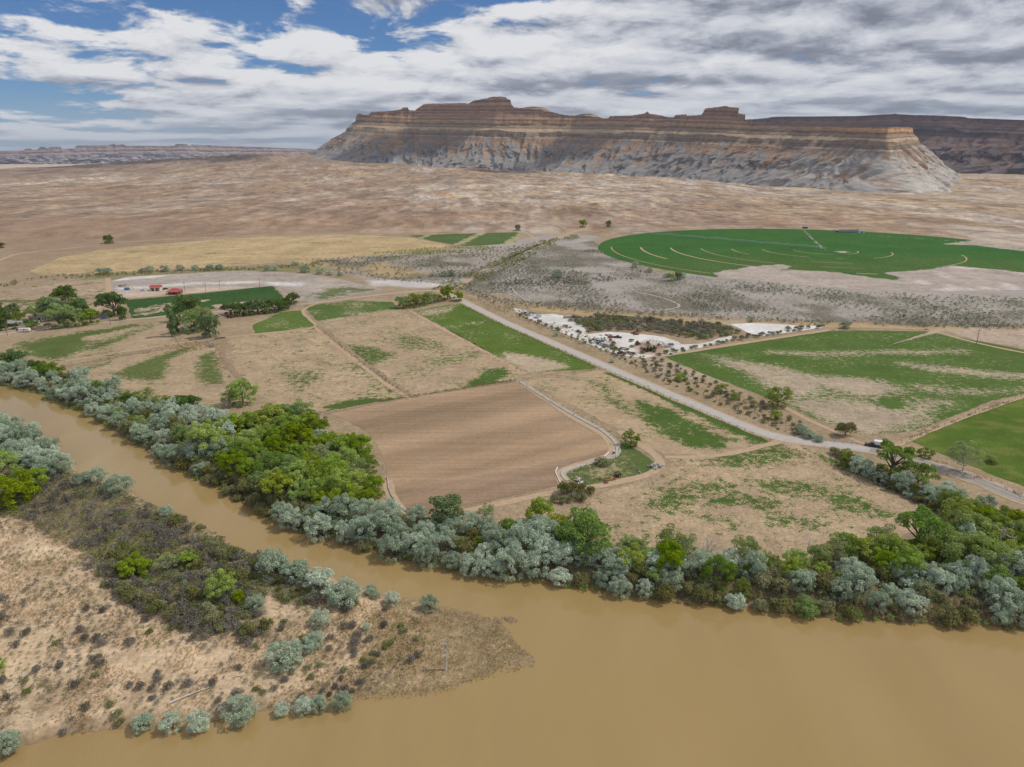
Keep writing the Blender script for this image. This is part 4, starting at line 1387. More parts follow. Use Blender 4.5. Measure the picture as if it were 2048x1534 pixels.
FAR_L = [(-420, 15500, 303, 0), (-150, 15000, 303, 0), (0, 14600, 302, 0), (60, 14600, 298, 0), (110, 14500, 296, 0), (150, 14500, 293, 0), (230, 14400, 290, 0), (330, 14400, 291, 0), (420, 14600, 293, 0), (520, 14900, 295, 0), (650, 15600, 298, 0), (780, 16500, 300, 0)]
SKY_L = [(-400, 303), (-20, 303), (0, 302), (45, 301), (48, 297), (58, 296), (62, 299), (70, 300), (78, 294), (86, 293), (92, 297), (100, 294), (118, 293), (122, 297), (148, 297), (150, 291), (212, 291), (226, 287), (232, 290), (245, 288), (250, 291), (350, 292),
         (352, 288), (372, 288), (380, 291), (384, 289), (520, 294), (640, 299), (800, 301)]
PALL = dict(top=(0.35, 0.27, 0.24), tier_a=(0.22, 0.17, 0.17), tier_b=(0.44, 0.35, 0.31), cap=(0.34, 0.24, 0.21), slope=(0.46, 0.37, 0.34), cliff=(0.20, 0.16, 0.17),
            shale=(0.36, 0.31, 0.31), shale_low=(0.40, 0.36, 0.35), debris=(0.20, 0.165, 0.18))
escarpment('mesa', 'faraway blue broken mesa range on the horizon', FAR_L, SKY_L, [(-400, 305), (0, 305), (300, 298), (640, 302), (800, 304)], 16.0, 31, PALL, M['rock_far'], seed=71, rib=2.6, sub=0.3)
# small lit buttes on the plateau behind the main rim
for lab, ctrl in (('small pale butte rising behind the long mesa rim', [(1148, 6400, 236, 330), (1156, 6150, 229, 330), (1172, 6100, 227, 330), (1190, 6100, 228, 330), (1202, 6300, 236, 330)]),
                  ('low rounded knoll on the mesa top behind the rim', [(1030, 5600, 226, 390), (1045, 5450, 216, 390), (1065, 5400, 213, 390), (1090, 5400, 215, 390), (1105, 5600, 226, 390)])):
    escarpment('butte', lab, ctrl, None, None, 6.0, 15, dict(PAL, cap=(0.42, 0.28, 0.18), debris=(0.40, 0.27, 0.17), shale=(0.38, 0.27, 0.18), shale_low=(0.38, 0.27, 0.18)), M['rock'], seed=91, rib=0.35)


# ------------------------------------------------------------------ vegetation prototypes
def unit(v):
    return v / (np.linalg.norm(v, axis=1)[:, None] + 1e-9)


def leaf_mesh(name, mat, lobes, n, size, aspect, r, upright=0.0, flat=0.8, shell=(0.72, 1.06), fan=0.8, tone=0.5):
    """many small leaf-clump faces spread over the lobes' outer volume"""
    lobes = np.asarray(lobes, float)          # x, y, z, radius
    w = lobes[:, 3] ** 2
    idx = r.choice(len(lobes), n, p=w / w.sum())
    d = unit(r.normal(size=(n, 3)))
    d[:, 2] = np.where(d[:, 2] < -0.35, -d[:, 2] * 0.7, d[:, 2])
    d = unit(d)
    rad = lobes[idx, 3] * r.uniform(shell[0], shell[1], n)
    pos = lobes[idx, :3] + d * rad[:, None] * np.array([1, 1, flat])
    pos[:, 2] = np.maximum(pos[:, 2], 0.05)
    nrm = unit(d + r.normal(size=(n, 3)) * fan)
    t = r.normal(size=(n, 3))
    if upright:
        t = d * 0.8 + np.array([0, 0, upright]) + r.normal(size=(n, 3)) * 0.35
    t = unit(t - nrm * (t * nrm).sum(1)[:, None])
    b = np.cross(nrm, t)
    sz = size * r.uniform(0.6, 1.25, n)
    h, k = t * sz[:, None] * 0.5, b * (sz * aspect)[:, None] * 0.5
    bend = nrm * (sz * 0.16)[:, None]
    V = np.stack([pos - h, pos + k * 1.0 - bend * 0.0 + h * 0.1, pos + h, pos - k + h * 0.1], 1).reshape(-1, 3)
    Fa = np.arange(n * 4).reshape(n, 4)
    lt = r.uniform(0, 1, len(lobes))
    v = np.clip(tone + 0.45 * (lt[idx] - 0.5) + 0.6 * (r.uniform(0, 1, n) - 0.5), 0, 1)
    me = mesh_np(name, V, Fa)
    set_val(me, 'v', np.repeat(v, 4))
    me.materials.append(mat)
    return me


def tube(paths, sides=5):
    """list of (points, radii) -> vertices, quads"""
    Vs, Fs, base = [], [], 0
    for pts, rad in paths:
        pts = np.asarray(pts, float)
        n = len(pts)
        t = np.gradient(pts, axis=0)
        t = unit(t)
        ref = np.where(np.abs(t[:, 2:3]) > 0.9, np.array([[1.0, 0, 0]]), np.array([[0, 0, 1.0]]))
        a = unit(np.cross(t, ref))
        b = np.cross(t, a)
        th = np.linspace(0, 2 * math.pi, sides, endpoint=False)
        ring = pts[:, None, :] + (a[:, None, :] * np.cos(th)[None, :, None] + b[:, None, :] * np.sin(th)[None, :, None]) * np.asarray(rad)[:, None, None]
        Vs.append(ring.reshape(-1, 3))
        for i in range(n - 1):
            for j in range(sides):
                j2 = (j + 1) % sides
                Fs.append((base + i * sides + j, base + i * sides + j2, base + (i + 1) * sides + j2, base + (i + 1) * sides + j))
        base += n * sides
    return np.vstack(Vs), np.array(Fs)


def limb(a, b, r, bow=0.12, n=5):
    a, b = np.asarray(a, float), np.asarray(b, float)
    t = np.linspace(0, 1, n)[:, None]
    L = np.linalg.norm(b - a)
    p = a + (b - a) * t
    p += np.sin(t * math.pi) * r.normal(size=3) * L * bow
    return p


def trunk_mesh(name, lobes, h0, rad, r, mat, stems=1, reach=10):
    paths = []
    lob = sorted(lobes, key=lambda q: -q[3])[:reach]
    for s in range(stems):
        ax = r.normal(size=2) * (0.35 if stems > 1 else 0.08) * h0 * 0.4
        top = np.array([ax[0], ax[1], h0])
        p = limb((0.15 * ax[0], 0.15 * ax[1], -0.3), top, r, 0.05)
        paths.append((p, np.linspace(rad, rad * 0.7, len(p)) * (1 if stems == 1 else 0.6)))
        for q in lob[s::stems]:
            st = p[-1] if r.uniform() < 0.6 else p[-2]
            e = np.array(q[:3]) + np.array([0, 0, q[3] * 0.25])
            m = limb(st, e, r, 0.08)
            paths.append((m, np.linspace(rad * 0.55, rad * 0.12, len(m))))
    V, Fa = tube(paths)
    me = mesh_np(name, V, Fa, True)
    me.materials.append(mat)
    return me


def crown_lobes(r, w, h, zc, n, lr, spread=0.8, skirt=0):
    L = []
    for i in range(n):
        d = r.normal(size=3)
        d /= np.linalg.norm(d)
        if d[2] < -0.5:
            d[2] *= -0.5
        k = r.uniform(0.45, 1.0) ** 0.6
        p = np.array([d[0] * w / 2 * spread * k, d[1] * w / 2 * spread * k, zc + d[2] * h / 2 * spread * k])
        L.append((*p, lr * r.uniform(0.6, 1.45)))
    L.append((0, 0, zc, lr * 1.35))
    if skirt:
        for i in range(skirt):
            a = 6.283 * (i + r.uniform(0, 0.6)) / skirt
            q = w / 2 * r.uniform(0.45, 0.72)
            L.append((math.cos(a) * q, math.sin(a) * q, lr * r.uniform(0.7, 1.3), lr * r.uniform(0.8, 1.15)))
    return L


PROTO = {}


def make_protos():
    def r_(s):
        return np.random.default_rng(s)

    def add(kind, crown, trunk):
        PROTO.setdefault(kind, []).append((crown, trunk))

    for i in range(6):            # silver Russian olives: low, billowing, many lobes down to the ground
        r = r_(100 + i)
        w = r.uniform(7.2, 8.8)
        h = r.uniform(6.4, 7.8)
        lob = crown_lobes(r, w, h * 0.95, h * 0.46, 46, 0.80, spread=0.90, skirt=10)
        add('olive', leaf_mesh('olive_crown', M['olive'], lob, 6500, 0.40, 0.45, r, fan=0.8, flat=1.0), trunk_mesh('olive_trunk', lob, 1.4, 0.22, r, M['bark'], 3, 9))
    for i in range(6):            # bright cottonwoods
        r = r_(200 + i)
        w, h = r.uniform(9.5, 12), r.uniform(8.5, 10.5)
        lob = crown_lobes(r, w, h * 0.98, h * 0.52, 48, 0.98, spread=0.90, skirt=8)
        add('cotton', leaf_mesh('cottonwood_crown', M['cotton'], lob, 7000, 0.46, 0.70, r), trunk_mesh('cottonwood_trunk', lob, 3.0, 0.34, r, M['bark'], 1, 10))
    for i in range(5):            # duller green trees
        r = r_(300 + i)
        w, h = r.uniform(9, 12), r.uniform(8, 10.5)
        lob = crown_lobes(r, w, h * 0.98, h * 0.48, 48, 0.95, spread=0.90, skirt=8)
        add('green', leaf_mesh('green_crown', M['green'], lob, 6800, 0.42, 0.55, r), trunk_mesh('green_trunk', lob, 2.4, 0.32, r, M['bark'], 2, 10))
    for i in range(4):            # thin, pale, half-leafed trees with limbs showing
        r = r_(400 + i)
        w, h = r.uniform(9, 11), r.uniform(8, 10)
        lob = crown_lobes(r, w, h * 0.9, h * 0.54, 34, 0.95, spread=0.9)
        add('pale', leaf_mesh('pale_crown', M['pale'], lob, 3600, 0.42, 0.5, r), trunk_mesh('pale_trunk', lob, 2.6, 0.34, r, M['deadwood'], 2, 16))
    for i in range(3):            # tall open cottonwoods with a visible trunk
        r = r_(500 + i)
        lob = crown_lobes(r, 12.5, 9.0, 7.8, 30, 1.2, spread=0.92)
        add('tall', leaf_mesh('tall_crown', M['green'], lob, 6000, 0.48, 0.65, r), trunk_mesh('tall_trunk', lob, 4.6, 0.5, r, M['bark'], 1, 14))
    for i in range(3):            # dark dense farm trees
        r = r_(550 + i)
        lob = crown_lobes(r, 10, 9.0, 4.6, 36, 1.15, spread=0.88, skirt=6)
        add('dark', leaf_mesh('dark_crown', M['dark'], lob, 3600, 0.6, 0.7, r), trunk_mesh('dark_trunk', lob, 2.2, 0.35, r, M['bark'], 1, 9))
    for i in range(2):            # poplar columns
        r = r_(580 + i)
        lob = [(r.normal() * 0.5, r.normal() * 0.5, z, 1.5 * (1 - 0.5 * abs(z / 14 - 0.45))) for z in np.linspace(1.5, 14, 14)]
        add('poplar', leaf_mesh('poplar_crown', M['dark'], lob, 2800, 0.6, 0.6, r), trunk_mesh('poplar_trunk', lob, 6, 0.3, r, M['bark'], 1, 5))
    for i in range(5):            # tamarisk: feathery upright sprays
        r = r_(600 + i)
        w, h = r.uniform(4.2, 5.2), r.uniform(3.2, 4.2)
        lob = crown_lobes(r, w, h, h * 0.48, 14, 0.85)
        add('tam', leaf_mesh('tamarisk_foliage', M['tam'], lob, 1500, 0.62, 0.30, r, upright=1.1, flat=1.1), trunk_mesh('tamarisk_stems', lob, 0.8, 0.10, r, M['bark'], 4, 8))
    for i in range(5):            # greasewood: grey twig mounds
        r = r_(700 + i)
        w, h = r.uniform(2.3, 3.1), r.uniform(1.4, 1.9)
        lob = crown_lobes(r, w, h, h * 0.42, 10, 0.55)
        add('twig', leaf_mesh('greasewood_twigs', M['twig'], lob, 520, 0.55, 0.20, r, upright=0.7, flat=1.0), None)
    for i in range(4):
        r = r_(760 + i)
        w, h = r.uniform(2.0, 2.8), r.uniform(1.2, 1.6)
        lob = crown_lobes(r, w, h, h * 0.42, 10, 0.5)
        add('rabbit', leaf_mesh('rabbitbrush_leaves', M['rabbit'], lob, 520, 0.36, 0.38, r, upright=0.6), None)
    for i in range(4):
        r = r_(800 + i)
        lob = crown_lobes(r, 2.8, 1.7, 0.7, 11, 0.6)
        add('sage', leaf_mesh('sagebrush_leaves', M['sage'], lob, 520, 0.42, 0.36, r, upright=0.5), None)


make_protos()

KIND = {   # object name, category, crown part name, trunk part name
    'olive': ('russian_olive_tree', 'tree'), 'cotton': ('cottonwood_tree', 'tree'), 'green': ('willow_tree', 'tree'), 'pale': ('pale_cottonwood_tree', 'tree'),
    'tall': ('tall_cottonwood_tree', 'tree'), 'dark': ('elm_tree', 'tree'), 'poplar': ('poplar_tree', 'tree'), 'tam': ('tamarisk_bush', 'bush'),
    'twig': ('greasewood_shrub', 'shrub'), 'rabbit': ('rabbitbrush_shrub', 'shrub'), 'sage': ('sagebrush_shrub', 'shrub')}
NOMW = {'olive': 8.0, 'cotton': 10.5, 'green': 10.5, 'pale': 10.0, 'tall': 13.0, 'dark': 10.0, 'poplar': 3.2, 'tam': 4.7, 'twig': 2.7, 'rabbit': 2.4, 'sage': 2.8}
PLANTS = []      # kind, x, y, width (m), height factor, label, group
vr = np.random.default_rng(2024)


def plant(kind, x, y, w, label, group=None, hf=1.0):
    PLANTS.append((kind, x, y, w, hf, label, group))


def plant_px(kind, px, py, wpx, label, group=None, hf=1.0, z=0.0):
    p = G(px, py, z)
    Zc = p[1] * CP - (z - CAM_H) * SP
    plant(kind, p[0], p[1], wpx * Zc / F_PX, label, group, hf)


def poisson(poly, spacing, r, tries=24, keep=()):
    lo, hi = poly.min(0), poly.max(0)
    area = (hi - lo).prod()
    n = int(area / spacing ** 2 * tries)
    cand = lo + r.uniform(size=(n, 2)) * (hi - lo)
    cand = cand[inside(cand, poly)]
    cell, out = {}, []
    for p in cand:
        k = (int(p[0] // spacing), int(p[1] // spacing))
        ok = True
        for i in range(k[0] - 1, k[0] + 2):
            for j in range(k[1] - 1, k[1] + 2):
                for q in cell.get((i, j), ()):
                    if (q[0] - p[0]) ** 2 + (q[1] - p[1]) ** 2 < spacing ** 2:
                        ok = False
        if ok:
            cell.setdefault(k, []).append(p)
            out.append(p)
    return np.array(out)


def belt(poly_px, spacing, mix, where, group, z=-1.0, wmul=(0.62, 1.32), river=True):
    """fill a stand of trees: mix = {kind: (weight, width m)}"""
    poly = GP(poly_px, z)
    pts = poisson(poly, spacing, vr)
    kinds = list(mix)
    wts = np.array([mix[k][0] for k in kinds])
    # neighbours of one kind keep together
    sel = fbm(pts[:, 0] / 14 + 3, pts[:, 1] / 14, 2, 7)
    sel = np.argsort(np.argsort(sel + 0.42 * vr.uniform(size=len(pts)))) / max(len(pts), 1)
    cum = np.cumsum(wts) / wts.sum()
    for p, s in zip(pts, sel):
        k = kinds[min(int(np.searchsorted(cum, s)), len(kinds) - 1)]
        w = mix[k][1] * vr.uniform(*wmul)
        rel = w / mix[k][1]
        size = 'small ' if rel < 0.85 else ('large ' if rel > 1.1 else '')
        edge = ''
        if river:
            d = sdf(p[None, :], NORTH_LAND)[0]
            edge = ' at the water edge' if d < 6 else (' set back from the water' if d < 16 else ' far from the water')
        lab = size + LAB[k] + ' ' + where + edge
        plant(k, p[0], p[1], w, lab, size + LABG[k] + ' ' + group + edge, vr.uniform(0.78, 1.25))


LAB = {'olive': 'silver Russian olive', 'cotton': 'yellow-green cottonwood', 'green': 'mid-green willow', 'pale': 'pale half-leafed cottonwood', 'tam': 'feathery brown-green tamarisk',
       'twig': 'grey twiggy greasewood', 'rabbit': 'green rounded rabbitbrush', 'sage': 'dull grey-green sagebrush', 'dark': 'dark green dense tree', 'tall': 'tall open-crowned cottonwood'}
LABG = {'olive': 'olives', 'cotton': 'cottonwoods', 'green': 'willows', 'pale': 'pale cottonwoods', 'tam': 'tamarisks', 'twig': 'greasewoods', 'rabbit': 'rabbitbrushes', 'sage': 'sagebrushes', 'dark': 'dark trees', 'tall': 'tall cottonwoods'}

# far bank, upstream: the silver belt
belt([(-170, 728), (0, 760), (60, 771), (120, 794), (165, 814), (220, 844), (255, 874), (310, 900), (365, 930), (410, 952), (450, 915), (478, 880), (440, 852), (370, 836), (300, 812), (220, 790), (140, 766), (60, 746), (0, 738), (-170, 712)],
     6.1, {'olive': (0.84, 8.6), 'tam': (0.10, 6.0), 'green': (0.06, 8.0)}, 'in the upstream silver belt', 'of the upstream silver belt')
# the cottonwood grove
belt([(405, 915), (430, 880), (480, 862), (540, 862), (620, 872), (690, 897), (738, 935), (760, 985), (755, 1016), (700, 1030), (640, 1026), (560, 1000), (500, 968), (440, 940)],
     5.6, {'cotton': (0.74, 10.5), 'green': (0.13, 9.5), 'pale': (0.08, 9.0), 'olive': (0.05, 6.0)}, 'in the grove beside the ploughed field', 'of the grove beside the ploughed field', z=0)
belt([(470, 862), (520, 838), (600, 842), (660, 866), (640, 880), (540, 868)], 5.5, {'green': (0.8, 9.5), 'cotton': (0.2, 9.0)}, 'on the field side of the grove', 'behind the grove', z=0, river=False)
belt([(385, 938), (440, 948), (500, 976), (560, 1006), (625, 1030), (640, 1062), (600, 1054), (540, 1027), (480, 997), (430, 967)], 3.0, {'tam': (0.92, 5.2), 'olive': (0.08, 6.0)}, 'on the cut bank below the grove', 'below the grove', z=-1.5)
# silver thicket below the ploughed field
belt([(575, 1042), (640, 1032), (720, 1040), (800, 1046), (860, 1058), (960, 1062), (1060, 1066), (1130, 1085), (1240, 1118), (1250, 1182), (1180, 1171), (1100, 1157), (1030, 1147), (940, 1137), (850, 1127), (760, 1101), (680, 1081), (600, 1055)],
     5.2, {'olive': (0.88, 8.2), 'tam': (0.08, 5.0), 'green': (0.04, 7.0)}, 'in the thicket below the ploughed field', 'of the thicket below the ploughed field')
# mixed right-hand belt, back row then front row
belt([(1230, 1112), (1330, 1118), (1500, 1138), (1640, 1128), (1760, 1118), (1880, 1100), (2048, 1090), (2300, 1100), (2300, 1160), (2048, 1152), (1800, 1164), (1600, 1168), (1400, 1154), (1250, 1142)],
     5.4, {'green': (0.34, 8.6), 'cotton': (0.34, 8.6), 'pale': (0.12, 8.6), 'olive': (0.20, 7.2)}, 'in the downstream thicket', 'of the downstream thicket', z=-0.5)
belt([(1245, 1142), (1400, 1156), (1600, 1170), (1800, 1167), (2048, 1160), (2300, 1168), (2300, 1262), (2048, 1249), (1850, 1239), (1620, 1224), (1440, 1203), (1260, 1186)],
     4.3, {'olive': (0.36, 7.8), 'tam': (0.52, 5.4), 'green': (0.12, 7.0)}, 'in the downstream thicket', 'of the downstream thicket', z=-1.5)
# strip between the big pasture and the paved road
belt([(1665, 912), (1700, 922), (1745, 940), (1800, 957), (1850, 976), (1950, 1008), (2048, 1044), (2300, 1095), (2300, 1115), (2048, 1095), (1920, 1050), (1850, 1010), (1750, 962), (1690, 936)],
     4.4, {'olive': (0.56, 6.6), 'green': (0.22, 7.5), 'cotton': (0.12, 7.5), 'tam': (0.10, 4.5)}, 'between the big pasture and the paved road', 'along the paved road', z=0, river=False)
belt([(1890, 1045), (1960, 1040), (2048, 1060), (2300, 1100), (2300, 1125), (2048, 1115), (1900, 1090)], 5.2, {'green': (0.5, 8.8), 'cotton': (0.5, 8.8)}, 'at the road end of the downstream thicket', 'at the road end of the thicket', z=0)
# the spit: upstream olives on its bank
belt([(-120, 800), (0, 838), (40, 856), (88, 888), (108, 918), (132, 950), (95, 962), (30, 925), (-120, 880)], 4.8, {'olive': (1.0, 7.4)}, 'on the upstream bank of the sandy spit', 'on the spit bank', z=-1.5)
for px, py, w in [(170, 972, 40), (196, 968, 46), (240, 990, 54), (335, 1036, 34), (545, 1152, 64), (592, 1162, 54), (640, 1186, 66), (690, 1204, 66), (742, 1182, 28), (752, 1190, 20), (784, 1200, 32), (858, 1212, 40)]:
    plant_px('olive', px, py, w, 'silver-grey Russian olive standing on the channel bank of the spit', 'olives on the channel bank of the spit', 0.95, z=-1.8)
for px, py, w in [(512, 1220, 44), (642, 1250, 44), (632, 1292, 42), (618, 1300, 40), (570, 1334, 72), (732, 1253, 18)]:
    plant_px('olive', px, py, w, 'silver-grey Russian olive rising from the sand inside the spit', 'olives inside the spit', 0.9, z=-1.6)
for px, py, w in [(14, 1498, 62), (285, 1452, 46), (345, 1452, 48), (398, 1450, 54), (482, 1430, 66), (566, 1421, 34), (608, 1418, 40), (638, 1414, 40), (684, 1408, 42)]:
    plant_px('olive', px, py, w, 'low silver-grey Russian olive on the main-river edge of the spit', 'olives on the river edge of the spit', 0.9, z=-2.2)
for px, py, w, k in [(30, 1010, 90, 'cotton'), (62, 985, 70, 'cotton'), (5, 965, 80, 'cotton'), (-30, 1020, 80, 'cotton')]:
    plant_px(k, px, py, w, 'large bright green cottonwood amid grey brush at the spit neck', 'cottonwoods at the spit neck', 0.9, z=-1.3)
plant_px('cotton', 270, 1150, 66, 'small bright green cottonwood leaning over grey brush on the spit', hf=0.75, z=-1.3)
plant_px('pale', 336, 1142, 52, 'pale green young cottonwood in the grey brush of the spit', hf=0.8, z=-1.3)
plant_px('cotton', 374, 1134, 44, 'vivid green young cottonwood touching a pale one on the spit', hf=0.85, z=-1.3)
plant_px('cotton', 450, 1198, 62, 'upright bright green cottonwood by the sandy path on the spit', hf=1.1, z=-1.3)
plant_px('cotton', 478, 1208, 26, 'sapling cottonwood beside an upright bright green one', hf=1.3, z=-1.3)
plant_px('cotton', -6, 1345, 40, 'bright green cottonwood partly out of view on the sand', hf=0.7, z=-1.3)
# trees one can point at
for k, px, py, w, hf, lab in [
    ('green', 1260, 892, 38, 1.05, 'lone round green tree beside the ditch bend'),
    ('green', 1556, 812, 50, 1.0, 'lone green tree at the edge of the big green field'),
    ('tall', 1776, 955, 84, 1.05, 'tall cottonwood with bare trunk beside the paved road'),
    ('tall', 1835, 975, 70, 0.85, 'spreading cottonwood with dead lower limbs by the paved road'),
    ('pale', 1925, 942, 66, 1.0, 'open grey-green cottonwood in the lush green field'),
    ('green', 1850, 915, 32, 0.8, 'small green tree in the lush field by the paved road'),
    ('green', 1980, 925, 30, 0.7, 'small bush-like tree inside the lush green field'),
    ('cotton', 488, 808, 56, 1.1, 'gnarled cottonwood where the farm track meets the thicket'),
    ('pale', 462, 812, 44, 0.8, 'pale round tree next to the gnarled cottonwood'),
    ('dark', 890, 1045, 76, 0.9, 'round green tree at the bottom of the ploughed field'),
    ('pale', 972, 1040, 42, 1.0, 'pale feathery tree at the bottom of the ploughed field'),
    ('cotton', 1080, 1050, 60, 1.1, 'bright green pointed tree by the corner of the ploughed field'),
    ('cotton', 1112, 1072, 56, 1.0, 'yellow-green tree in front of the pointed one'),
    ('green', 1168, 1105, 128, 0.95, 'big spreading pale green tree over the silver thicket'),
    ('pale', 1275, 1120, 60, 0.7, 'rounded grey-green tree at the pasture corner'),
    ('cotton', 1262, 1140, 70, 0.9, 'round yellow-green tree among silver olives'),
    ('green', 1310, 1160, 60, 0.9, 'olive-green tree leaning towards the water'),
    ('tall', 1838, 1105, 104, 1.05, 'big open green cottonwood overlooking the pasture'),
    ('pale', 1760, 1110, 78, 0.9, 'pale sparse cottonwood with limbs showing beside the big open one'),
    ('green', 1680, 1118, 72, 0.95, 'round deep green tree at the lower edge of the pasture'),
    ('green', 1930, 1085, 84, 1.0, 'smooth grey-green willow right of the big open cottonwood'),
    ('green', 1950, 1145, 120, 0.85, 'broad dull green willow above the silver olives'),
    ('dark', 217, 487, 22, 0.9, 'single dark tree beside the dirt road below the bluff'),
    ('dark', 1, 496, 16, 0.9, 'dark tree beside the bend of the far dirt road'),
    ('cotton', 1165, 455, 17, 1.1, 'leaning green tree where the dirt road enters the desert'),
    ('dark', 1217, 454, 13, 1.2, 'small upright tree at the desert edge by the pivot field'),
    ('dark', 1035, 461, 14, 1.0, 'dark tree at the corner of the striped field'),
    ('dark', 132, 607, 36, 0.9, 'round dark tree standing alone behind the farmstead'),
    ('dark', 228, 632, 46, 1.1, 'large dark tree beside the green field and farm drive'),
    ('dark', 246, 640, 14, 2.0, 'narrow dark tree beside the large one at the farm drive'),
    ('poplar', 345, 673, 11, 1.0, 'narrow dark poplar in the clump by the lane'),
    ('poplar', 353, 668, 9, 0.8, 'second narrow poplar in the clump by the lane'),
    ('dark', 378, 642, 44, 1.1, 'dark ragged tree in the clump by the lane'),
    ('green', 385, 664, 42, 0.95, 'grey-green round tree in the clump by the lane'),
    ('green', 402, 660, 40, 1.1, 'light green tree in the clump by the lane'),
    ('dark', 422, 674, 34, 1.35, 'dense dark oval tree in the clump by the lane'),
    ('dark', 585, 609, 24, 1.0, 'green tree standing at the lane corner'),
    ('cotton', 895, 600, 34, 1.0, 'open green tree at the road junction'),
    ('cotton', 917, 602, 24, 0.9, 'bright green round tree at the road junction'),
    ('cotton', 1342, 562, 18, 1.1, 'yellow-green tree among silver olives in the rangeland'),
    ('dark', 1354, 560, 18, 1.1, 'deep green tree among silver olives in the rangeland'),
    ('green', 1508, 815, 14, 1.4, 'slim green sapling on the road verge'),
    ('cotton', 1550, 838, 22, 1.0, 'yellow-green bushy tree on the road verge'),
    ('cotton', 1440, 785, 24, 0.9, 'lime-green bush on the road verge'),
    ('cotton', 1470, 800, 18, 1.1, 'lime-green sapling on the road verge'),
    ('cotton', 1360, 760, 26, 0.6, 'low lime-green bush on the road verge'),
    ('rabbit', 1205, 930, 38, 0.8, 'wide dusky bush in the scrap paddock'),
    ('tam', 1690, 872, 36, 1.0, 'brown-green rounded bush beside the dirt path'),
]:
    if px < 640 and py < 700 and 600 < py:
        w *= 1.28
    plant_px(k, px, py, w, lab, None, hf)
for px, py, w in [(640, 885, 36), (1618, 876, 26), (1600, 868, 30), (1640, 884, 22), (1690, 657, 22), (1503, 644, 14), (1933, 656, 10), (1332, 556, 16), (1366, 556, 16), (1270, 535, 16), (1115, 556, 22), (1300, 545, 12), (1225, 725, 12), (1112, 672, 12)]:
    plant_px('olive', px, py, w, 'solitary silver-grey Russian olive growing on dry open ground', 'solitary olives on dry ground', 0.95)
for px, py, w in [(200, 549, 14), (215, 548, 14), (285, 545, 10), (300, 543, 14), (330, 543, 16), (360, 541, 14), (390, 541, 12), (420, 540, 14), (440, 539, 14), (535, 542, 14), (550, 541, 12), (590, 530, 10), (610, 545, 16), (640, 548, 14), (660, 550, 12), (680, 552, 10), (840, 556, 8), (890, 553, 14), (905, 552, 14), (865, 553, 8)]:
    plant_px('olive', px, py, w * 1.35, 'little silver-grey olive bush along the far canal bank', 'olive bushes along the far canal', 0.8)
for px, py, w, k in [(28, 636, 26, 'dark'), (40, 648, 24, 'green'), (62, 655, 18, 'dark'), (75, 640, 30, 'green'), (95, 632, 36, 'green'), (110, 640, 40, 'dark'), (120, 655, 46, 'green'), (150, 652, 40, 'green'), (158, 636, 36, 'dark'), (182, 648, 28, 'cotton'), (30, 658, 12, 'dark'), (60, 660, 12, 'cotton'), (75, 658, 16, 'pale'), (8, 640, 20, 'dark')]:
    plant_px(k, px, py, w * 1.3, LAB[k] + ' sheltering the farmstead', 'farmstead ' + LABG[k], 1.0)
for px, py in [(3, 662), (12, 660), (-6, 664)]:
    plant_px('poplar', px, py, 12, 'tall dark poplar column at the farmstead entrance', 'poplars at the farmstead', 1.0)
for px, py, w in [(462, 630, 22), (480, 632, 24), (498, 630, 22), (516, 628, 24), (534, 626, 22), (550, 624, 22), (565, 620, 18), (574, 616, 14)]:
    plant_px('dark', px, py, w * 1.5, 'dark green tree in the hedge beside the lane', 'hedge trees beside the lane', 1.0)
for px, py, w in [(800, 616, 20), (815, 616, 22), (832, 614, 22), (848, 610, 20), (862, 606, 20), (875, 604, 14), (825, 610, 22)]:
    plant_px('green', px, py, w * 1.4, 'green bushy tree in the hedge near the road junction', 'hedge trees near the junction', 1.0)
for px, py, w in [(15, 732, 40), (35, 728, 44), (75, 742, 34), (92, 756, 52), (110, 752, 40), (150, 765, 22), (290, 805, 44), (365, 822, 50), (385, 815, 40), (430, 825, 26), (255, 812, 36), (330, 815, 40)]:
    plant_px(('green', 'dark')[int(px) % 2], px, py, w, ('mid-green willow', 'dark green dense tree')[int(px) % 2] + ' at the back of the upstream silver belt', 'green trees behind the silver belt', 0.8)

# shrubs along the road verge, the salt yard and the canal
belt([(1030, 628), (1100, 658), (1240, 716), (1330, 765), (1450, 815), (1560, 862), (1630, 878), (1610, 850), (1540, 815), (1440, 770), (1340, 725), (1260, 708), (1140, 668)], 4.4,
     {'tam': (0.16, 3.4), 'sage': (0.50, 2.6), 'rabbit': (0.34, 2.4)}, 'on the weedy verge of the straight road', 'on the straight road verge', z=0, river=False)
belt([(1135, 642), (1200, 634), (1330, 645), (1440, 652), (1480, 666), (1400, 680), (1330, 668), (1260, 660), (1185, 662)], 4.0, {'rabbit': (0.45, 5.2), 'sage': (0.55, 5.2)}, 'in the scrub behind the salt yard', 'behind the salt yard', z=0, river=False)
belt([(1150, 668), (1200, 690), (1240, 704), (1262, 712), (1330, 712), (1350, 700), (1340, 690), (1262, 682), (1262, 700), (1230, 690), (1215, 676), (1180, 666)], 6.5, {'sage': (0.5, 3.4), 'rabbit': (0.5, 3.4)}, 'on the white ground of the salt yard', 'on the salt yard', z=0, river=False)
belt([(1330, 712), (1400, 696), (1500, 678), (1640, 656), (1650, 652), (1560, 662), (1480, 676), (1420, 688), (1360, 700)], 4.4, {'sage': (0.6, 3.8), 'rabbit': (0.4, 3.4)}, 'along the edge between salt yard and green field', 'along the salt yard edge', z=0, river=False)
belt([(1660, 905), (1700, 920), (1780, 965), (1870, 1010), (1900, 1030), (1890, 1034), (1780, 975), (1690, 930)], 3.0, {'tam': (1.0, 4.2)}, 'on the fence line of the big pasture', 'on the pasture fence line', z=0, river=False)
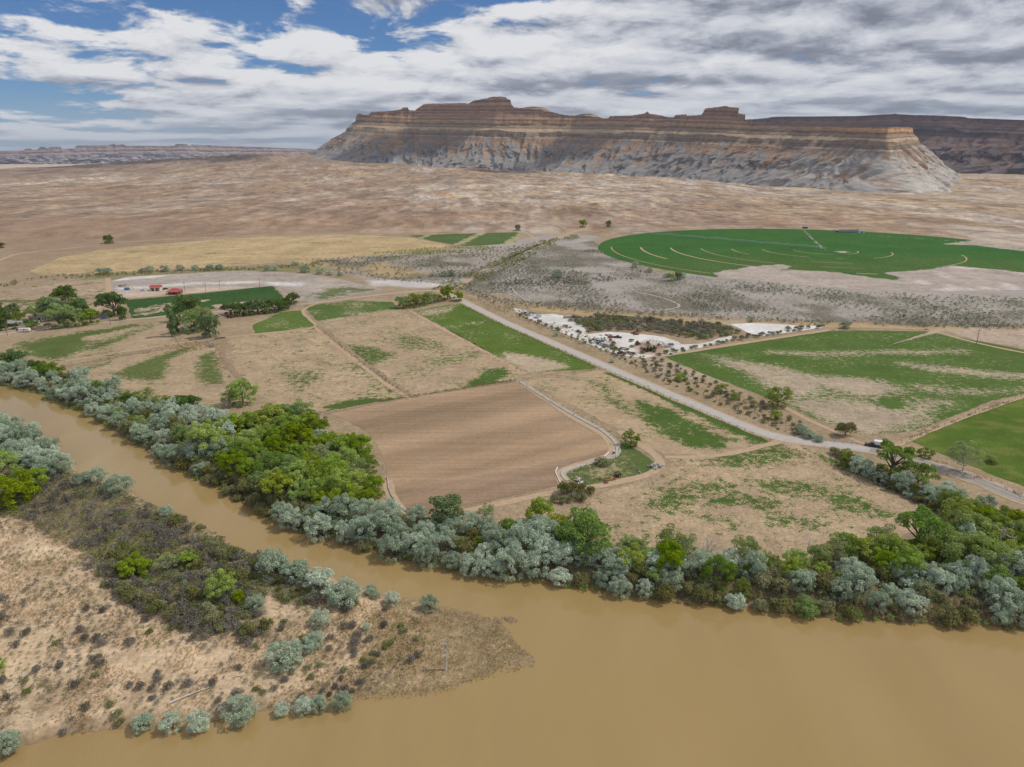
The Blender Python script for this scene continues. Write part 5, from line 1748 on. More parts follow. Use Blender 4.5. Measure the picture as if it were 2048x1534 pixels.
belt([(1130, 985), (1170, 978), (1190, 985), (1175, 1000), (1130, 1010), (1100, 1005)], 2.6, {'tam': (0.6, 4.0), 'rabbit': (0.4, 3.2)}, 'at the corner below the scrap paddock', 'below the scrap paddock', z=0, river=False)


def zs_of(P):
    return land_z(np.asarray(P, float))[0]


def build_plants():
    P = np.array([(p[1], p[2]) for p in PLANTS])
    Z = zs_of(P)
    r = np.random.default_rng(5)
    keep = [G(1744, 890), G(1757, 892)]           # the roadside pickup and camper stand clear of the bushes
    for (kind, x, y, w, hf, label, group), z in zip(PLANTS, Z):
        if group and any(abs(x / y - q[0] / q[1]) < (w * 0.5 + 2.0) / y and 0 < q[1] - y < 24 for q in keep):
            continue
        vs = PROTO[kind]
        crown, trunk = vs[int(r.integers(len(vs)))]
        nm, cat = KIND[kind]
        s = w / NOMW[kind]
        rz = r.uniform(0, 6.28)
        sc = (s, s * r.uniform(0.9, 1.1), s * hf)
        zz = max(z, WATER_Z + 0.15) - 0.1
        if trunk is None:
            o = link(nm, crown)
            o.location, o.rotation_euler, o.scale = (x, y, zz), (0, 0, rz), sc
        else:
            o = empty(nm, (x, y, zz), rz, sc)
            o.rotation_euler = (r.normal() * 0.06, r.normal() * 0.06, rz)
            link('trunk' if cat == 'tree' else 'stems', trunk, parent=o)
            link('crown' if cat == 'tree' else 'foliage', crown, parent=o)
        tag(o, label, cat, group)


# ---- the brush of the spit: the largest shrubs singly, the rest as one growth
def low_protos(kind, n, size, aspect, count, w, h, up, seed):
    out = []
    for i in range(n):
        r = np.random.default_rng(seed + i)
        lob = crown_lobes(r, w, h, h * 0.42, 7, w * 0.2)
        me = leaf_mesh('tmp', M[kind], lob, count, size, aspect, r, upright=up)
        V = np.empty(len(me.vertices) * 3, np.float32)
        me.vertices.foreach_get('co', V)
        v = np.empty(len(me.vertices), np.float32)
        me.attributes['v'].data.foreach_get('value', v)
        out.append((V.reshape(-1, 3).astype(float), v))
        bpy.data.meshes.remove(me)
    return out


def scatter(name, label, cat, protos, P, S, mat, seed=1, zoff=0.0, zmin=-99.0):
    if len(P) == 0:
        return
    r = np.random.default_rng(seed)
    Z = np.maximum(zs_of(P), zmin)
    Vs, vs = [], []
    for (x, y), z, s in zip(P, Z, S):
        V, v = protos[int(r.integers(len(protos)))]
        a = r.uniform(0, 6.28)
        c, sn = math.cos(a) * s, math.sin(a) * s
        Vs.append(np.column_stack([V[:, 0] * c - V[:, 1] * sn + x, V[:, 0] * sn + V[:, 1] * c + y, V[:, 2] * s * r.uniform(0.8, 1.15) + z + zoff]))
        vs.append(np.clip(v + r.uniform(-0.22, 0.22), 0, 1))
    V = np.vstack(Vs)
    me = mesh_np(name, V, np.arange(len(V)).reshape(-1, 4))
    set_val(me, 'v', np.concatenate(vs))
    o = link(name, me, mat)
    tag(o, label, cat, kind='stuff')


sr = np.random.default_rng(77)
brush_poly = GP(BRUSH_PX, -1.5)
SAND_PX = [(-60, 1010), (60, 1040), (200, 1130), (290, 1220), (470, 1270), (560, 1270), (560, 1215), (690, 1195), (800, 1215), (860, 1240), (840, 1330), (700, 1385), (500, 1410), (300, 1435), (60, 1470), (-60, 1500)]
bp = poisson(brush_poly, 1.6, sr, 10)
sp = poisson(GP(SAND_PX, -1.5), 1.7, sr, 8)
dens = fbm(sp[:, 0] / 13, sp[:, 1] / 9, 4, 55)
sp = sp[sr.uniform(size=len(sp)) < sstep(0.36, 0.50, dens) * 0.95 + 0.12]
allp = np.vstack([bp, sp])
inb = np.arange(len(allp)) < len(bp)
ksel = fbm(allp[:, 0] / 9, allp[:, 1] / 9, 3, 58) + sr.uniform(-0.16, 0.16, len(allp))
kinds = np.where(ksel > 0.53, 'rabbit', np.where(ksel < 0.37, 'tam', 'twig'))
kinds = np.where(~inb & (kinds == 'tam'), 'twig', kinds)
wid = np.where(inb, sr.uniform(2.1, 4.0, len(allp)), sr.uniform(0.9, 1.3, len(allp)) * sr.choice([1.0, 1.6, 2.3], len(allp), p=[0.45, 0.35, 0.2]))
wid = np.where(kinds == 'rabbit', wid * 0.82, wid)
BRUSH_MARKS = [('by the upstream olives of the spit', 130, 960), ('by the leaning small cottonwood', 270, 1150), ('by the pale young cottonwood', 350, 1120), ('by the upright cottonwood', 450, 1205),
               ('below the spit neck cottonwoods', 30, 1030), ('by the channel-bank olives', 600, 1160), ('by the sandy path', 520, 1250), ('around the orange grass patch', 150, 1085), ('on the channel slope of the spit', 330, 1045), ('on the sand edge of the spit brush', 330, 1240)]
SAND_MARKS = [('by the long driftwood log', 380, 1395), ('by the curved driftwood', 35, 1365), ('by the bleached snag', 891, 1335), ('by the inner olives of the spit', 600, 1300), ('by the river-edge olives of the spit', 350, 1440),
              ('below the spit neck', 60, 1150), ('along the sand edge of the brush', 250, 1250), ('behind the river-edge olives near the tip', 660, 1390)]
seen = wid / np.hypot(allp[:, 0], allp[:, 1])
for k, cap in (('twig', 285), ('rabbit', 160), ('tam', 40)):
    ids = np.where(kinds == k)[0]
    ids = ids[np.argsort(-seen[ids])]
    for i in ids[:cap]:
        marks = BRUSH_MARKS if inb[i] else SAND_MARKS
        near_m = min(marks, key=lambda q: np.hypot(*(G(q[1], q[2], -1.5) - allp[i])))
        plc = ('in dense brush ' if inb[i] else 'on open sand ') + near_m[0]
        sz = 'big ' if wid[i] > (3.2 if inb[i] else 1.8) else ('little ' if wid[i] < (2.6 if inb[i] else 1.3) else '')
        plant(k, allp[i, 0], allp[i, 1], wid[i] * (1.25 if k == 'tam' else 1.0), sz + LAB[k] + ' ' + plc, sz + LABG[k] + ' ' + plc, 1.0)
    rest = ids[cap:]
    kk = 'twig' if k == 'twig' else k
    pr = low_protos(kk, 4, {'twig': 0.6, 'rabbit': 0.42, 'tam': 0.6}[k], {'twig': 0.22, 'rabbit': 0.4, 'tam': 0.3}[k], 110, 2.7, 1.7, 0.7, 900 + ord(k[0]))
    scatter({'twig': 'greasewood_brush', 'rabbit': 'rabbitbrush_growth', 'tam': 'tamarisk_scrub'}[k], {'twig': 'mass of grey twiggy brush covering the spit', 'rabbit': 'mass of small green bushes scattered over the spit', 'tam': 'mass of brownish scrub on the spit'}[k],
            'brush', pr, allp[rest], wid[rest] / 2.7, M[kk], 3)
build_plants()

# dry tufts on the sand, damp grass on the tip, straw on the banks
tuft = low_protos('straw', 3, 0.34, 0.3, 16, 0.8, 0.5, 0.8, 950)
tp = poisson(GP(SAND_PX, -1.5), 0.8, sr, 6)
tp = tp[sr.uniform(size=len(tp)) < sstep(0.40, 0.58, fbm(tp[:, 0] / 8, tp[:, 1] / 8, 3, 91))]
scatter('dry_grass', 'ochre dry grass tufts on the sand of the spit', 'grass', tuft, tp, sr.uniform(0.6, 1.5, len(tp)), M['straw'], 4)
TIP_PX = [(640, 1300), (700, 1190), (790, 1195), (880, 1215), (985, 1242), (1012, 1262), (1060, 1310), (1075, 1328), (1030, 1338), (950, 1360), (880, 1383), (800, 1395), (700, 1398), (660, 1370)]
gp = poisson(GP(TIP_PX, -2.3), 0.5, sr, 5)
gp = gp[sr.uniform(size=len(gp)) < 0.25 + 0.75 * sstep(0.40, 0.55, fbm(gp[:, 0] / 6, gp[:, 1] / 6, 3, 93))]
scatter('damp_grass', 'brown and olive grass matting the low tip of the spit', 'grass', low_protos('tipgrass', 3, 0.40, 0.24, 9, 0.8, 0.35, 1.0, 960), gp, sr.uniform(0.5, 1.2, len(gp)), M['tipgrass'], 5)
bank = wiggle(smooth_line(GP([(1440, 1204), (1530, 1216), (1620, 1226), (1720, 1233), (1850, 1241), (1960, 1248), (2060, 1250)], -2.5), 1), 1.0, 0.3, 8, step=0.5)
bank = np.repeat(bank, 3, 0) + sr.normal(0, 1.3, (len(bank) * 3, 2)) + np.array([0, 1.6])
scatter('bank_straw', 'straw-coloured reeds on the far river bank', 'grass', low_protos('straw', 3, 0.7, 0.2, 14, 1.0, 1.0, 1.6, 970), bank, sr.uniform(0.7, 1.5, len(bank)), M['straw'], 6)

# undergrowth under the thickets
ug = []
for pl, zz in (([(575, 1035), (700, 1030), (860, 1050), (1060, 1060), (1240, 1110), (1330, 1115), (1500, 1135), (1700, 1120), (1900, 1090), (2300, 1090), (2300, 1262), (2048, 1251), (1850, 1241), (1620, 1226), (1440, 1205), (1260, 1188), (1100, 1159), (940, 1139), (760, 1103), (600, 1057)], -1.5),
               ([(-170, 712), (0, 736), (140, 764), (300, 810), (440, 850), (540, 850), (690, 890), (760, 985), (750, 1025), (640, 1060), (540, 1030), (430, 970), (310, 905), (220, 850), (120, 800), (0, 764), (-170, 730)], -1.0)):
    q = poisson(GP(pl, zz), 2.1, sr, 6)
    ug.append(q)
ug = np.vstack(ug)
half = sr.uniform(size=len(ug)) < 0.6
scatter('thicket_undergrowth', 'brownish undergrowth filling the river thickets', 'undergrowth', low_protos('tam', 4, 0.75, 0.4, 44, 2.6, 1.7, 0.8, 980), ug[half], sr.uniform(0.7, 1.3, half.sum()), M['tam'], 7)
scatter('thicket_undergrowth', 'green undergrowth filling the river thickets', 'undergrowth', low_protos('green', 4, 0.7, 0.5, 40, 2.6, 1.7, 0.4, 985), ug[~half], sr.uniform(0.7, 1.3, (~half).sum()), M['green'], 8)


# rangeland brush, thinning with its own density map
def range_brush(name, label, poly, spacing, kind, size, keep=(0.45, 0.6), seed=1, sc=(0.7, 1.4), fs=24.0):
    P = poisson(GP(poly), spacing, np.random.default_rng(seed), 5)
    d = fbm(P[:, 0] / fs, P[:, 1] / (fs * 1.3), 4, seed)
    P = P[sr.uniform(size=len(P)) < sstep(keep[0], keep[1], d)]
    pr = low_protos(kind, 4, size * 0.36, 0.6, 12, size, size * 0.45, 0.3, 990 + seed)
    scatter(name, label, 'brush', pr, P, sr.uniform(*sc, len(P)), M[kind], seed)


RANGE_PX = [(900, 580), (960, 545), (1060, 500), (1200, 500), (1330, 548), (1450, 552), (1600, 575), (1800, 592), (2150, 600), (2200, 655), (1850, 655), (1500, 640), (1200, 622), (1000, 602)]
range_brush('sagebrush', 'grey-green sagebrush speckling the rangeland', RANGE_PX, 4.6, 'sage', 2.4, (0.43, 0.58), 11, sc=(0.45, 1.3))
range_brush('sagebrush', 'dark brown scrub patches in the rangeland', RANGE_PX, 3.4, 'sage', 2.8, (0.56, 0.64), 12, fs=55, sc=(0.6, 1.5))
range_brush('sagebrush', 'green brush band below the round field', [(1450, 560), (1560, 570), (1720, 585), (1900, 592), (2150, 600), (2150, 640), (1900, 640), (1700, 620), (1560, 595)], 4.6, 'rabbit', 3.0, (0.40, 0.55), 13)
range_brush('canal_brush', 'dark brush lining the canal below the rangeland', [(935, 578), (1000, 598), (1100, 612), (1300, 626), (1600, 642), (2150, 656), (2150, 662), (1600, 649), (1300, 633), (1060, 617), (960, 600)], 3.6, 'sage', 4.2, (0.25, 0.5), 14)
range_brush('canal_brush', 'thick dark brush round the road junction and wash', [(860, 580), (920, 555), (1000, 520), (1080, 485), (1150, 470), (1160, 476), (1100, 495), (1030, 530), (960, 565), (930, 585)], 3.6, 'tam', 4.0, (0.30, 0.48), 15)
range_brush('canal_brush', 'dark brush arc between the wash and the round field', [(940, 572), (1060, 560), (1180, 555), (1260, 545), (1310, 545), (1300, 556), (1200, 565), (1060, 572)], 3.8, 'twig', 4.2, (0.32, 0.5), 16)
range_brush('canal_brush', 'weedy brush along the canal above the fallow fields', [(0, 566), (120, 552), (260, 545), (480, 535), (640, 528), (640, 534), (480, 541), (260, 551), (120, 560), (0, 575)], 4.0, 'rabbit', 4.0, (0.30, 0.5), 17)
range_brush('sagebrush', 'scattered brush on the flat beside the striped field', [(600, 522), (760, 512), (1020, 495), (1080, 482), (1000, 530), (900, 572), (760, 560), (680, 545)], 5.2, 'sage', 3.0, (0.38, 0.58), 18)
range_brush('sagebrush', 'dark green scrub strip below the striped field', [(700, 512), (860, 496), (1000, 492), (990, 500), (860, 510), (720, 520)], 4.0, 'green', 3.4, (0.38, 0.52), 19)
range_brush('verge_brush', 'weeds and low brush along the straight road', [(940, 600), (1040, 640), (1240, 722), (1400, 790), (1560, 862), (1640, 884), (1620, 862), (1540, 825), (1400, 760), (1260, 705), (1100, 640), (1020, 608)], 3.2, 'rabbit', 1.8, (0.35, 0.6), 20, fs=10)
range_brush('verge_brush', 'straw-coloured weeds along the straight road', [(940, 600), (1040, 640), (1240, 722), (1400, 790), (1560, 862), (1640, 884), (1620, 862), (1540, 825), (1400, 760), (1260, 705), (1100, 640), (1020, 608)], 2.6, 'straw', 1.5, (0.4, 0.6), 21, fs=10)
def weed_line(label, px, width, kind, size, seed, n_per_m=0.8):
    ln = resample(GP(px), 1.0 / n_per_m)
    P = ln + np.random.default_rng(seed).normal(0, width / 2, ln.shape)
    P = P[sr.uniform(size=len(P)) < sstep(0.35, 0.55, fbm(P[:, 0] / 9, P[:, 1] / 9, 3, seed)) * 0.8 + 0.15]
    scatter('weeds', label, 'weeds', low_protos(kind, 3, size * 0.4, 0.5, 9, size, size * 0.5, 0.6, 1200 + seed), P, sr.uniform(0.6, 1.4, len(P)), M[kind], seed)


weed_line('straw weeds on the fence line between the two tan pastures', [(628, 650), (680, 690), (740, 736), (800, 780), (830, 799)], 4.0, 'straw', 1.3, 31)
weed_line('dark weeds on the fence line between the two tan pastures', [(632, 652), (684, 692), (744, 738), (804, 782), (832, 800)], 3.0, 'sage', 1.4, 32)
weed_line('straw weeds along the top ditch of the ploughed field', [(640, 826), (760, 804), (930, 777), (1030, 762), (1100, 751), (1190, 741)], 2.4, 'straw', 1.3, 33)
weed_line('dark weeds along the top ditch of the ploughed field', [(640, 824), (760, 803), (930, 776), (1030, 761)], 2.0, 'sage', 1.3, 34)
weed_line('straw weeds on the meadow track', [(820, 622), (880, 655), (950, 692), (1050, 748)], 4.0, 'straw', 1.2, 35)
weed_line('straw weeds beside the curving farm track', [(425, 688), (440, 720), (470, 770), (490, 800)], 3.0, 'straw', 1.3, 36)
weed_line('weeds on the old fence by the dark tree clump', [(360, 695), (300, 705), (220, 718), (130, 735)], 3.0, 'straw', 1.4, 37)
weed_line('green weeds under the fence of the lush field', [(1765, 902), (1850, 866), (1950, 826), (2055, 790), (2200, 742)], 2.2, 'rabbit', 1.5, 38, 1.2)
weed_line('green weeds beside the straight road', [(925, 612), (1010, 654), (1200, 738), (1400, 825), (1540, 886)], 3.0, 'rabbit', 1.2, 39, 1.2)
weed_line('straw weeds beside the paved road and lush field', [(1790, 905), (1870, 925), (1960, 955), (2060, 998)], 3.0, 'straw', 1.4, 40, 1.2)
weed_line('weeds on the bank of the concrete ditch', [(1050, 768), (1120, 810), (1206, 858), (1240, 885), (1242, 905), (1225, 920), (1170, 932), (1130, 945)], 2.4, 'rabbit', 0.9, 41, 1.2)
weed_line('straw weeds along the big pasture fence', [(1560, 892), (1640, 922), (1760, 975), (1880, 1028)], 3.0, 'straw', 1.2, 42)
range_brush('paddock_weeds', 'weeds in the rough ground beside the clump of dark trees', [(330, 690), (430, 675), (440, 690), (380, 705), (340, 700)], 2.6, 'straw', 1.6, (0.3, 0.6), 22, fs=10)


# ------------------------------------------------------------------ built things
class MB:
    """collects boxes, tubes and prisms into one mesh"""

    def __init__(self):
        self.V, self.F = [], []

    def add(self, V, F):
        b = len(self.V)
        self.V += [tuple(v) for v in V]
        self.F += [tuple(b + i for i in f) for f in F]
        return self

    def box(self, x0, x1, y0, y1, z0, z1, taper=0.0):
        t = taper
        V = [(x0, y0, z0), (x1, y0, z0), (x1, y1, z0), (x0, y1, z0), (x0 + t, y0 + t, z1), (x1 - t, y0 + t, z1), (x1 - t, y1 - t, z1), (x0 + t, y1 - t, z1)]
        return self.add(V, [(3, 2, 1, 0), (4, 5, 6, 7), (0, 1, 5, 4), (1, 2, 6, 5), (2, 3, 7, 6), (3, 0, 4, 7)])

    def prism(self, prof, y0, y1):
        """profile in x,z pushed along y"""
        n = len(prof)
        V = [(x, y0, z) for x, z in prof] + [(x, y1, z) for x, z in prof]
        F = [(i, (i + 1) % n, n + (i + 1) % n, n + i) for i in range(n)]
        F += [tuple(range(n))[::-1], tuple(range(n, 2 * n))]
        return self.add(V, F)

    def tube(self, pts, rad, sides=6):
        V, F = tube([(pts, rad if hasattr(rad, '__len__') else [rad] * len(pts))], sides)
        self.add(V, F)
        n = len(pts)
        b = len(self.V) - n * sides
        self.F.append(tuple(b + i for i in range(sides))[::-1])
        self.F.append(tuple(b + (n - 1) * sides + i for i in range(sides)))
        return self

    def disc(self, c, axis, r, w, sides=12):
        c, axis = np.array(c, float), np.array(axis, float)
        return self.tube([c - axis * w / 2, c + axis * w / 2], r, sides)

    def mesh(self, name):
        me = bpy.data.meshes.new(name)
        me.from_pydata(self.V, [], self.F)
        me.update()
        return me

    def build(self, name, mat, parent=None):
        return link(name, self.mesh(name), mat, parent)


def root(name, px, py, rz, label, cat, group=None, z=0.0):
    p = G(px, py, z)
    o = empty(name, (p[0], p[1], z + 0.1), rz)
    return tag(o, label, cat, group)


def wheels(o, xs, y, r=0.36, w=0.24):
    for x in xs:
        for s in (-1, 1):
            t = MB().disc((x, s * y, r), (0, 1, 0), r, w).build('wheel', M['tyre'], o)
            MB().disc((x, s * (y + 0.02), r), (0, 1, 0), r * 0.55, w).build('rim', M['silver'], t)


def car(px, py, rz, paint, label, group=None, pickup=False):
    o = root('pickup_truck' if pickup else 'car', px, py, rz, label, 'truck' if pickup else 'car', group)
    L = 2.85 if pickup else 2.25
    MB().prism([(-L, 0.35), (L, 0.35), (L, 0.75), (L - 0.15, 0.95), (0.9, 1.05), (-L, 1.05)], -0.9, 0.9).build('body', M[paint], o)
    cab = [(-0.9, 1.05), (1.2, 1.05), (0.55, 1.72), (-0.75, 1.75)] if pickup else [(-1.9, 1.05), (1.1, 1.05), (0.35, 1.5), (-1.3, 1.5)]
    c = MB().prism(cab, -0.8, 0.8).build('cabin', M['glass'], o)
    zt = 1.75 if pickup else 1.51
    MB().box(cab[3][0], cab[2][0], -0.78, 0.78, zt - 0.02, zt + 0.05).build('roof', M[paint], c)
    if pickup:
        MB().box(-L + 0.1, -1.0, -0.75, 0.75, 1.055, 1.08).build('bed', M['tyre'], o)
    for s in (-1, 1):
        MB().box(L - 0.04, L + 0.03, s * 0.6 - 0.16, s * 0.6 + 0.16, 0.62, 0.80).build('headlight', M['white'], o)
    wheels(o, (-L * 0.62, L * 0.64), 0.85)
    return o


def trailer(px, py, rz, label, L=2.6, paint='white'):
    o = root('camper_trailer', px, py, rz, label, 'trailer')
    MB().prism([(-L, 0.5), (L - 0.3, 0.5), (L, 1.0), (L - 0.5, 2.6), (-L + 0.2, 2.7), (-L, 2.3)], -1.15, 1.15).build('body', M[paint], o)
    MB().box(-0.5, 0.6, -1.19, -1.12, 1.4, 2.1).build('window', M['glass'], o)
    MB().box(1.0, 1.6, -1.18, -1.12, 0.6, 2.3).build('door', M['cream'], o)
    MB().tube([(L - 0.3, 0, 0.55), (L + 1.1, 0, 0.55)], 0.07).build('tow_bar', M['black'], o)
    wheels(o, (-0.4,), 1.05, 0.34)
    return o


def house(name, px, py, rz, label, w, d, h, roof_h, wall, roof, hip=0.0, doors=1, porch=False):
    o = root(name, px, py, rz, label, 'building')
    MB().box(-w / 2, w / 2, -d / 2, d / 2, 0, h).build('wall', M[wall], o)
    e = 0.5
    V = [(-w / 2 - e, -d / 2 - e, h + 0.02), (w / 2 + e, -d / 2 - e, h + 0.02), (w / 2 + e, d / 2 + e, h + 0.02), (-w / 2 - e, d / 2 + e, h + 0.02), (-w / 2 - e + hip, 0, h + roof_h), (w / 2 + e - hip, 0, h + roof_h)]
    rf = MB().add(V, [(0, 1, 5, 4), (1, 2, 5), (2, 3, 4, 5), (3, 0, 4), (3, 2, 1, 0)]).build('roof', M[roof], o)
    MB().box(-w / 2 - e + hip, w / 2 + e - hip, -0.12, 0.12, h + roof_h - 0.05, h + roof_h + 0.08).build('ridge_cap', M[roof], rf)
    for k in range(doors):
        x = (k - (doors - 1) / 2) * w * 0.42
        MB().box(x - 1.1, x + 1.1, -d / 2 - 0.06, -d / 2 + 0.02, 0, h * 0.82).build('door', M['rust'] if doors > 1 else M['glass'], o)
    for x in (-w * 0.36, w * 0.36):
        f = MB().box(x - 0.6, x + 0.6, -d / 2 - 0.05, -d / 2 + 0.02, h * 0.4, h * 0.8).build('window', M['glass'], o)
        MB().box(x - 0.7, x + 0.7, -d / 2 - 0.09, -d / 2 - 0.05, h * 0.36, h * 0.40).build('sill', M['white'], f)
    if porch:
        MB().add([(-w / 2 - 0.3, -d / 2 - 3.2, h - 0.5), (w / 2 + 0.3, -d / 2 - 3.2, h - 0.5), (w / 2 + 0.3, -d / 2 - 0.05, h + 0.3), (-w / 2 - 0.3, -d / 2 - 0.05, h + 0.3)], [(0, 1, 2, 3)]).build('porch_roof', M[roof], o)
        for x in np.linspace(-w / 2, w / 2, 5):
            MB().box(x - 0.1, x + 0.1, -d / 2 - 3.1, -d / 2 - 2.9, 0, h - 0.55).build('porch_post', M['timber'], o)
    return o


# farm buildings with red roofs
house('barn', 313, 581, 0.10, 'cream barn with red roof and two dark doorways', 8.6, 7.0, 3.4, 1.4, 'cream', 'red_roof', doors=2)
house('farmhouse', 351, 587, 0.06, 'low house with red hipped roof and open porch', 10.5, 7.0, 2.8, 1.6, 'timber', 'red_roof', hip=3.0, porch=True)
car(286, 582, 0.1, 'white', 'white car parked beside the cream barn')
car(331, 579, 0.8, 'black', 'dark car parked against the barn end wall')
o = root('water_tank', 254, 580, 0.2, 'blue tank beside a hay heap near the barn', 'tank')
MB().tube([(-2, 0, 1.2), (2, 0, 1.2)], 1.1, 12).build('drum', M['blue'], o)
for x in (-1.2, 1.2):
    MB().box(x - 0.2, x + 0.2, -0.9, 0.9, 0, 0.5).build('cradle', M['timber'], o)


def heap(name, px, py, w, h, mat, label, cat, n=14, seed=1, group=None, box=False, z=0.0):
    """a pile: each piece its own part"""
    r = np.random.default_rng(seed)
    o = root(name, px, py, r.uniform(0, 3), label, cat, group, z)
    for i in range(n):
        a, q = r.uniform(0, 6.28), r.uniform(0, 1) ** 0.7
        x, y = math.cos(a) * q * w / 2, math.sin(a) * q * w / 3
        zt = (1 - q) * h
        s = r.uniform(0.5, 1.0) * w * (0.16 if not box else 0.2)
        ang = r.uniform(0, 3.14)
        c, sn = math.cos(ang), math.sin(ang)
        V = np.array([(-s, -s * 0.3, 0), (s, -s * 0.3, 0), (s * 0.9, s * 0.35, 0), (-s * 0.8, s * 0.3, 0), (-s * 0.7, -s * 0.2, s * 0.35), (s * 0.8, -s * 0.25, s * 0.4), (s * 0.7, s * 0.2, s * 0.38), (-s * 0.6, s * 0.2, s * 0.3)])
        V = np.column_stack([V[:, 0] * c - V[:, 1] * sn + x, V[:, 0] * sn + V[:, 1] * c + y, V[:, 2] + zt * 0.8])
        mt = mat if isinstance(mat, str) else mat[int(r.integers(len(mat)))]
        MB().add(V, [(3, 2, 1, 0), (4, 5, 6, 7), (0, 1, 5, 4), (1, 2, 6, 5), (2, 3, 7, 6), (3, 0, 4, 7)]).build('piece', M[mt], o)
    return o


heap('hay_heap', 263, 579, 7, 2.2, 'hay', 'yellow heap of hay beside the blue tank', 'hay', 12, 2)
heap('dung_heap', 246, 572, 9, 1.4, 'rust', 'dark brown heap behind the blue tank', 'heap', 12, 3)

# the shaded farmstead by the lane
house('mobile_home', 58, 650, 0.12, 'white mobile home under the farmstead trees', 13, 4.2, 2.6, 0.7, 'white', 'grey_roof')
house('shed', 84, 641, -0.1, 'cream shed deep among the farmstead trees', 8, 5, 2.8, 1.2, 'cream', 'grey_roof')
house('shed', 22, 652, 0.1, 'white shed at the farmstead entrance by the poplars', 7, 5, 2.6, 1.2, 'white', 'grey_roof')
trailer(50, 664, 0.12, 'long white flat trailer parked by the lane', 3.6)
car(43, 661, 0.2, 'black', 'black pickup beside the long white trailer', pickup=True)
car(95, 651, 1.2, 'red', 'dark red car in the farmstead drive')
car(96, 658, 0.2, 'white', 'small white car at the mouth of the farmstead drive')
car(111, 657, 0.12, 'silver', 'grey-green pickup parked along the lane under trees', pickup=True)


def tractor(px, py, rz, label, paint, hub, group=None):
    o = root('tractor', px, py, rz, label, 'tractor', group)
    MB().prism([(-1.2, 0.8), (1.9, 0.8), (1.9, 1.5), (0.2, 1.7), (-1.2, 1.4)], -0.45, 0.45).build('body', M[paint], o)
    c = MB().box(-1.1, 0.2, -0.6, 0.6, 1.5, 2.6, 0.1).build('cab', M['glass'], o)
    MB().box(-1.2, 0.3, -0.7, 0.7, 2.6, 2.75).build('cab_roof', M[paint], c)
    MB().tube([(1.1, 0.2, 1.5), (1.1, 0.2, 2.4)], 0.05).build('exhaust', M['black'], o)
    for x, rr in ((-0.8, 0.85), (1.4, 0.5)):
        for s in (-1, 1):
            w = MB().disc((x, s * 0.85, rr), (0, 1, 0), rr, 0.42, 14).build('wheel', M['tyre'], o)
            MB().disc((x, s * 0.87, rr), (0, 1, 0), rr * 0.5, 0.42, 10).build('hub', M[hub], w)
    return o


tractor(194, 630, 0.3, 'green tractor with yellow hubs behind the farmstead trees', 'green_paint', 'yellow_paint')
heap('scrap_heap', 204, 628, 5, 1.2, ('green_paint', 'yellow_paint', 'rust'), 'green and yellow farm implements beside the tractor', 'scrap', 9, 5)
o = root('dumpster', 222, 634, 0.4, 'green bin standing on the farm drive', 'bin')
MB().box(-1.3, 1.3, -0.9, 0.9, 0.1, 1.6, -0.08).build('bin_body', M['green_paint'], o)
MB().box(-1.42, 1.42, -1.0, 1.0, 1.61, 1.72).build('lid', M['black'], o)
car(208, 638, 0.5, 'blue', 'blue car parked beside the green bin')
tractor(458, 636, 0.5, 'orange-red tractor in the field corner by the hedge', 'red', 'rust')
car(433, 634, 0.1, 'silver', 'silver pickup half hidden by the dark tree clump', pickup=True)
heap('scrap_heap', 404, 674, 5, 0.8, ('white', 'silver'), 'white scrap lying between the dark trees', 'scrap', 8, 6)
heap('stone_heap', 422, 692, 9, 1.0, ('tarp', 'timber'), 'dark grey heap of branches beside the farm track', 'heap', 16, 7)

# salt yard: vehicles, trailers, stacks and corral
for px, py, rz, c, lab, pk in [
    (1196, 684, 1.0, 'white', 'white pickup nosed in beside the yard bushes', True), (1200, 689, -0.5, 'blue', 'pale blue car at the head of the yard row', False), (1206, 691, -0.45, 'white', 'white car second in the yard row', False),
    (1212, 693, -0.4, 'silver', 'silver car at the end of the yard row', False), (1207, 681, 0.2, 'white', 'white car parked behind the yard row', False), (1222, 676, 0.1, 'red', 'faded red car among the yard bushes', False),
    (1235, 676, -0.2, 'black', 'dark pickup alone in the middle of the yard', True), (1156, 664, 1.4, 'rust', 'rusty car body at the edge of the white ground', False), (1243, 708, 0.2, 'rust', 'brown flatbed by the yard gate', True),
    (1078, 633, 0.4, 'white', 'white car among the dark rows of scrap', False), (1063, 627, 0.3, 'silver', 'silver wreck at the end of the dark rows of scrap', False)]:
    car(px, py, rz, c, lab, pickup=pk)
trailer(1198, 681, 1.2, 'white camper standing among the yard cars', 3.2)
for i, (px, py, lab, mt) in enumerate([(1050, 627, 'dark scrap row nearest the canal in the salt yard', ('black', 'rust', 'tarp')), (1056, 631, 'dark scrap row beside the white track', ('black', 'rust', 'silver')), (1071, 636, 'white and blue scrap row', ('white', 'blue', 'rust')),
                                       (1133, 654, 'brown scrap pile on the white ground', ('rust', 'timber')), (1234, 697, 'pale blue sheet metal pile', ('silver', 'white')), (1246, 699, 'dark machinery pile by the blue sheets', ('black', 'rust')),
                                       (1270, 668, 'long red-brown beam pile behind the yard', ('rust', 'corral')), (1220, 673, 'faded pink tarpaulin pile in the yard bushes', ('red', 'tarp'))]):
    heap('scrap_heap', px, py, 9, 1.3, mt, lab, 'scrap', 14, 20 + i)
for i, (px, py) in enumerate([(1290, 704), (1296, 703), (1302, 702), (1308, 700)]):
    tractor(px, py, 0.4 + 0.3 * i, 'old red-and-dark tractor in the row below the corral', ('red', 'black')[i % 2] if i != 2 else 'rust', 'rust', 'old tractors below the corral')
tractor(1275, 690, 0.9, 'orange-red tractor at the corral corner', 'red', 'rust')
o = root('board_stack', 1140, 636, 0.1, 'stack of pale boards at the edge of the salt yard', 'stack')
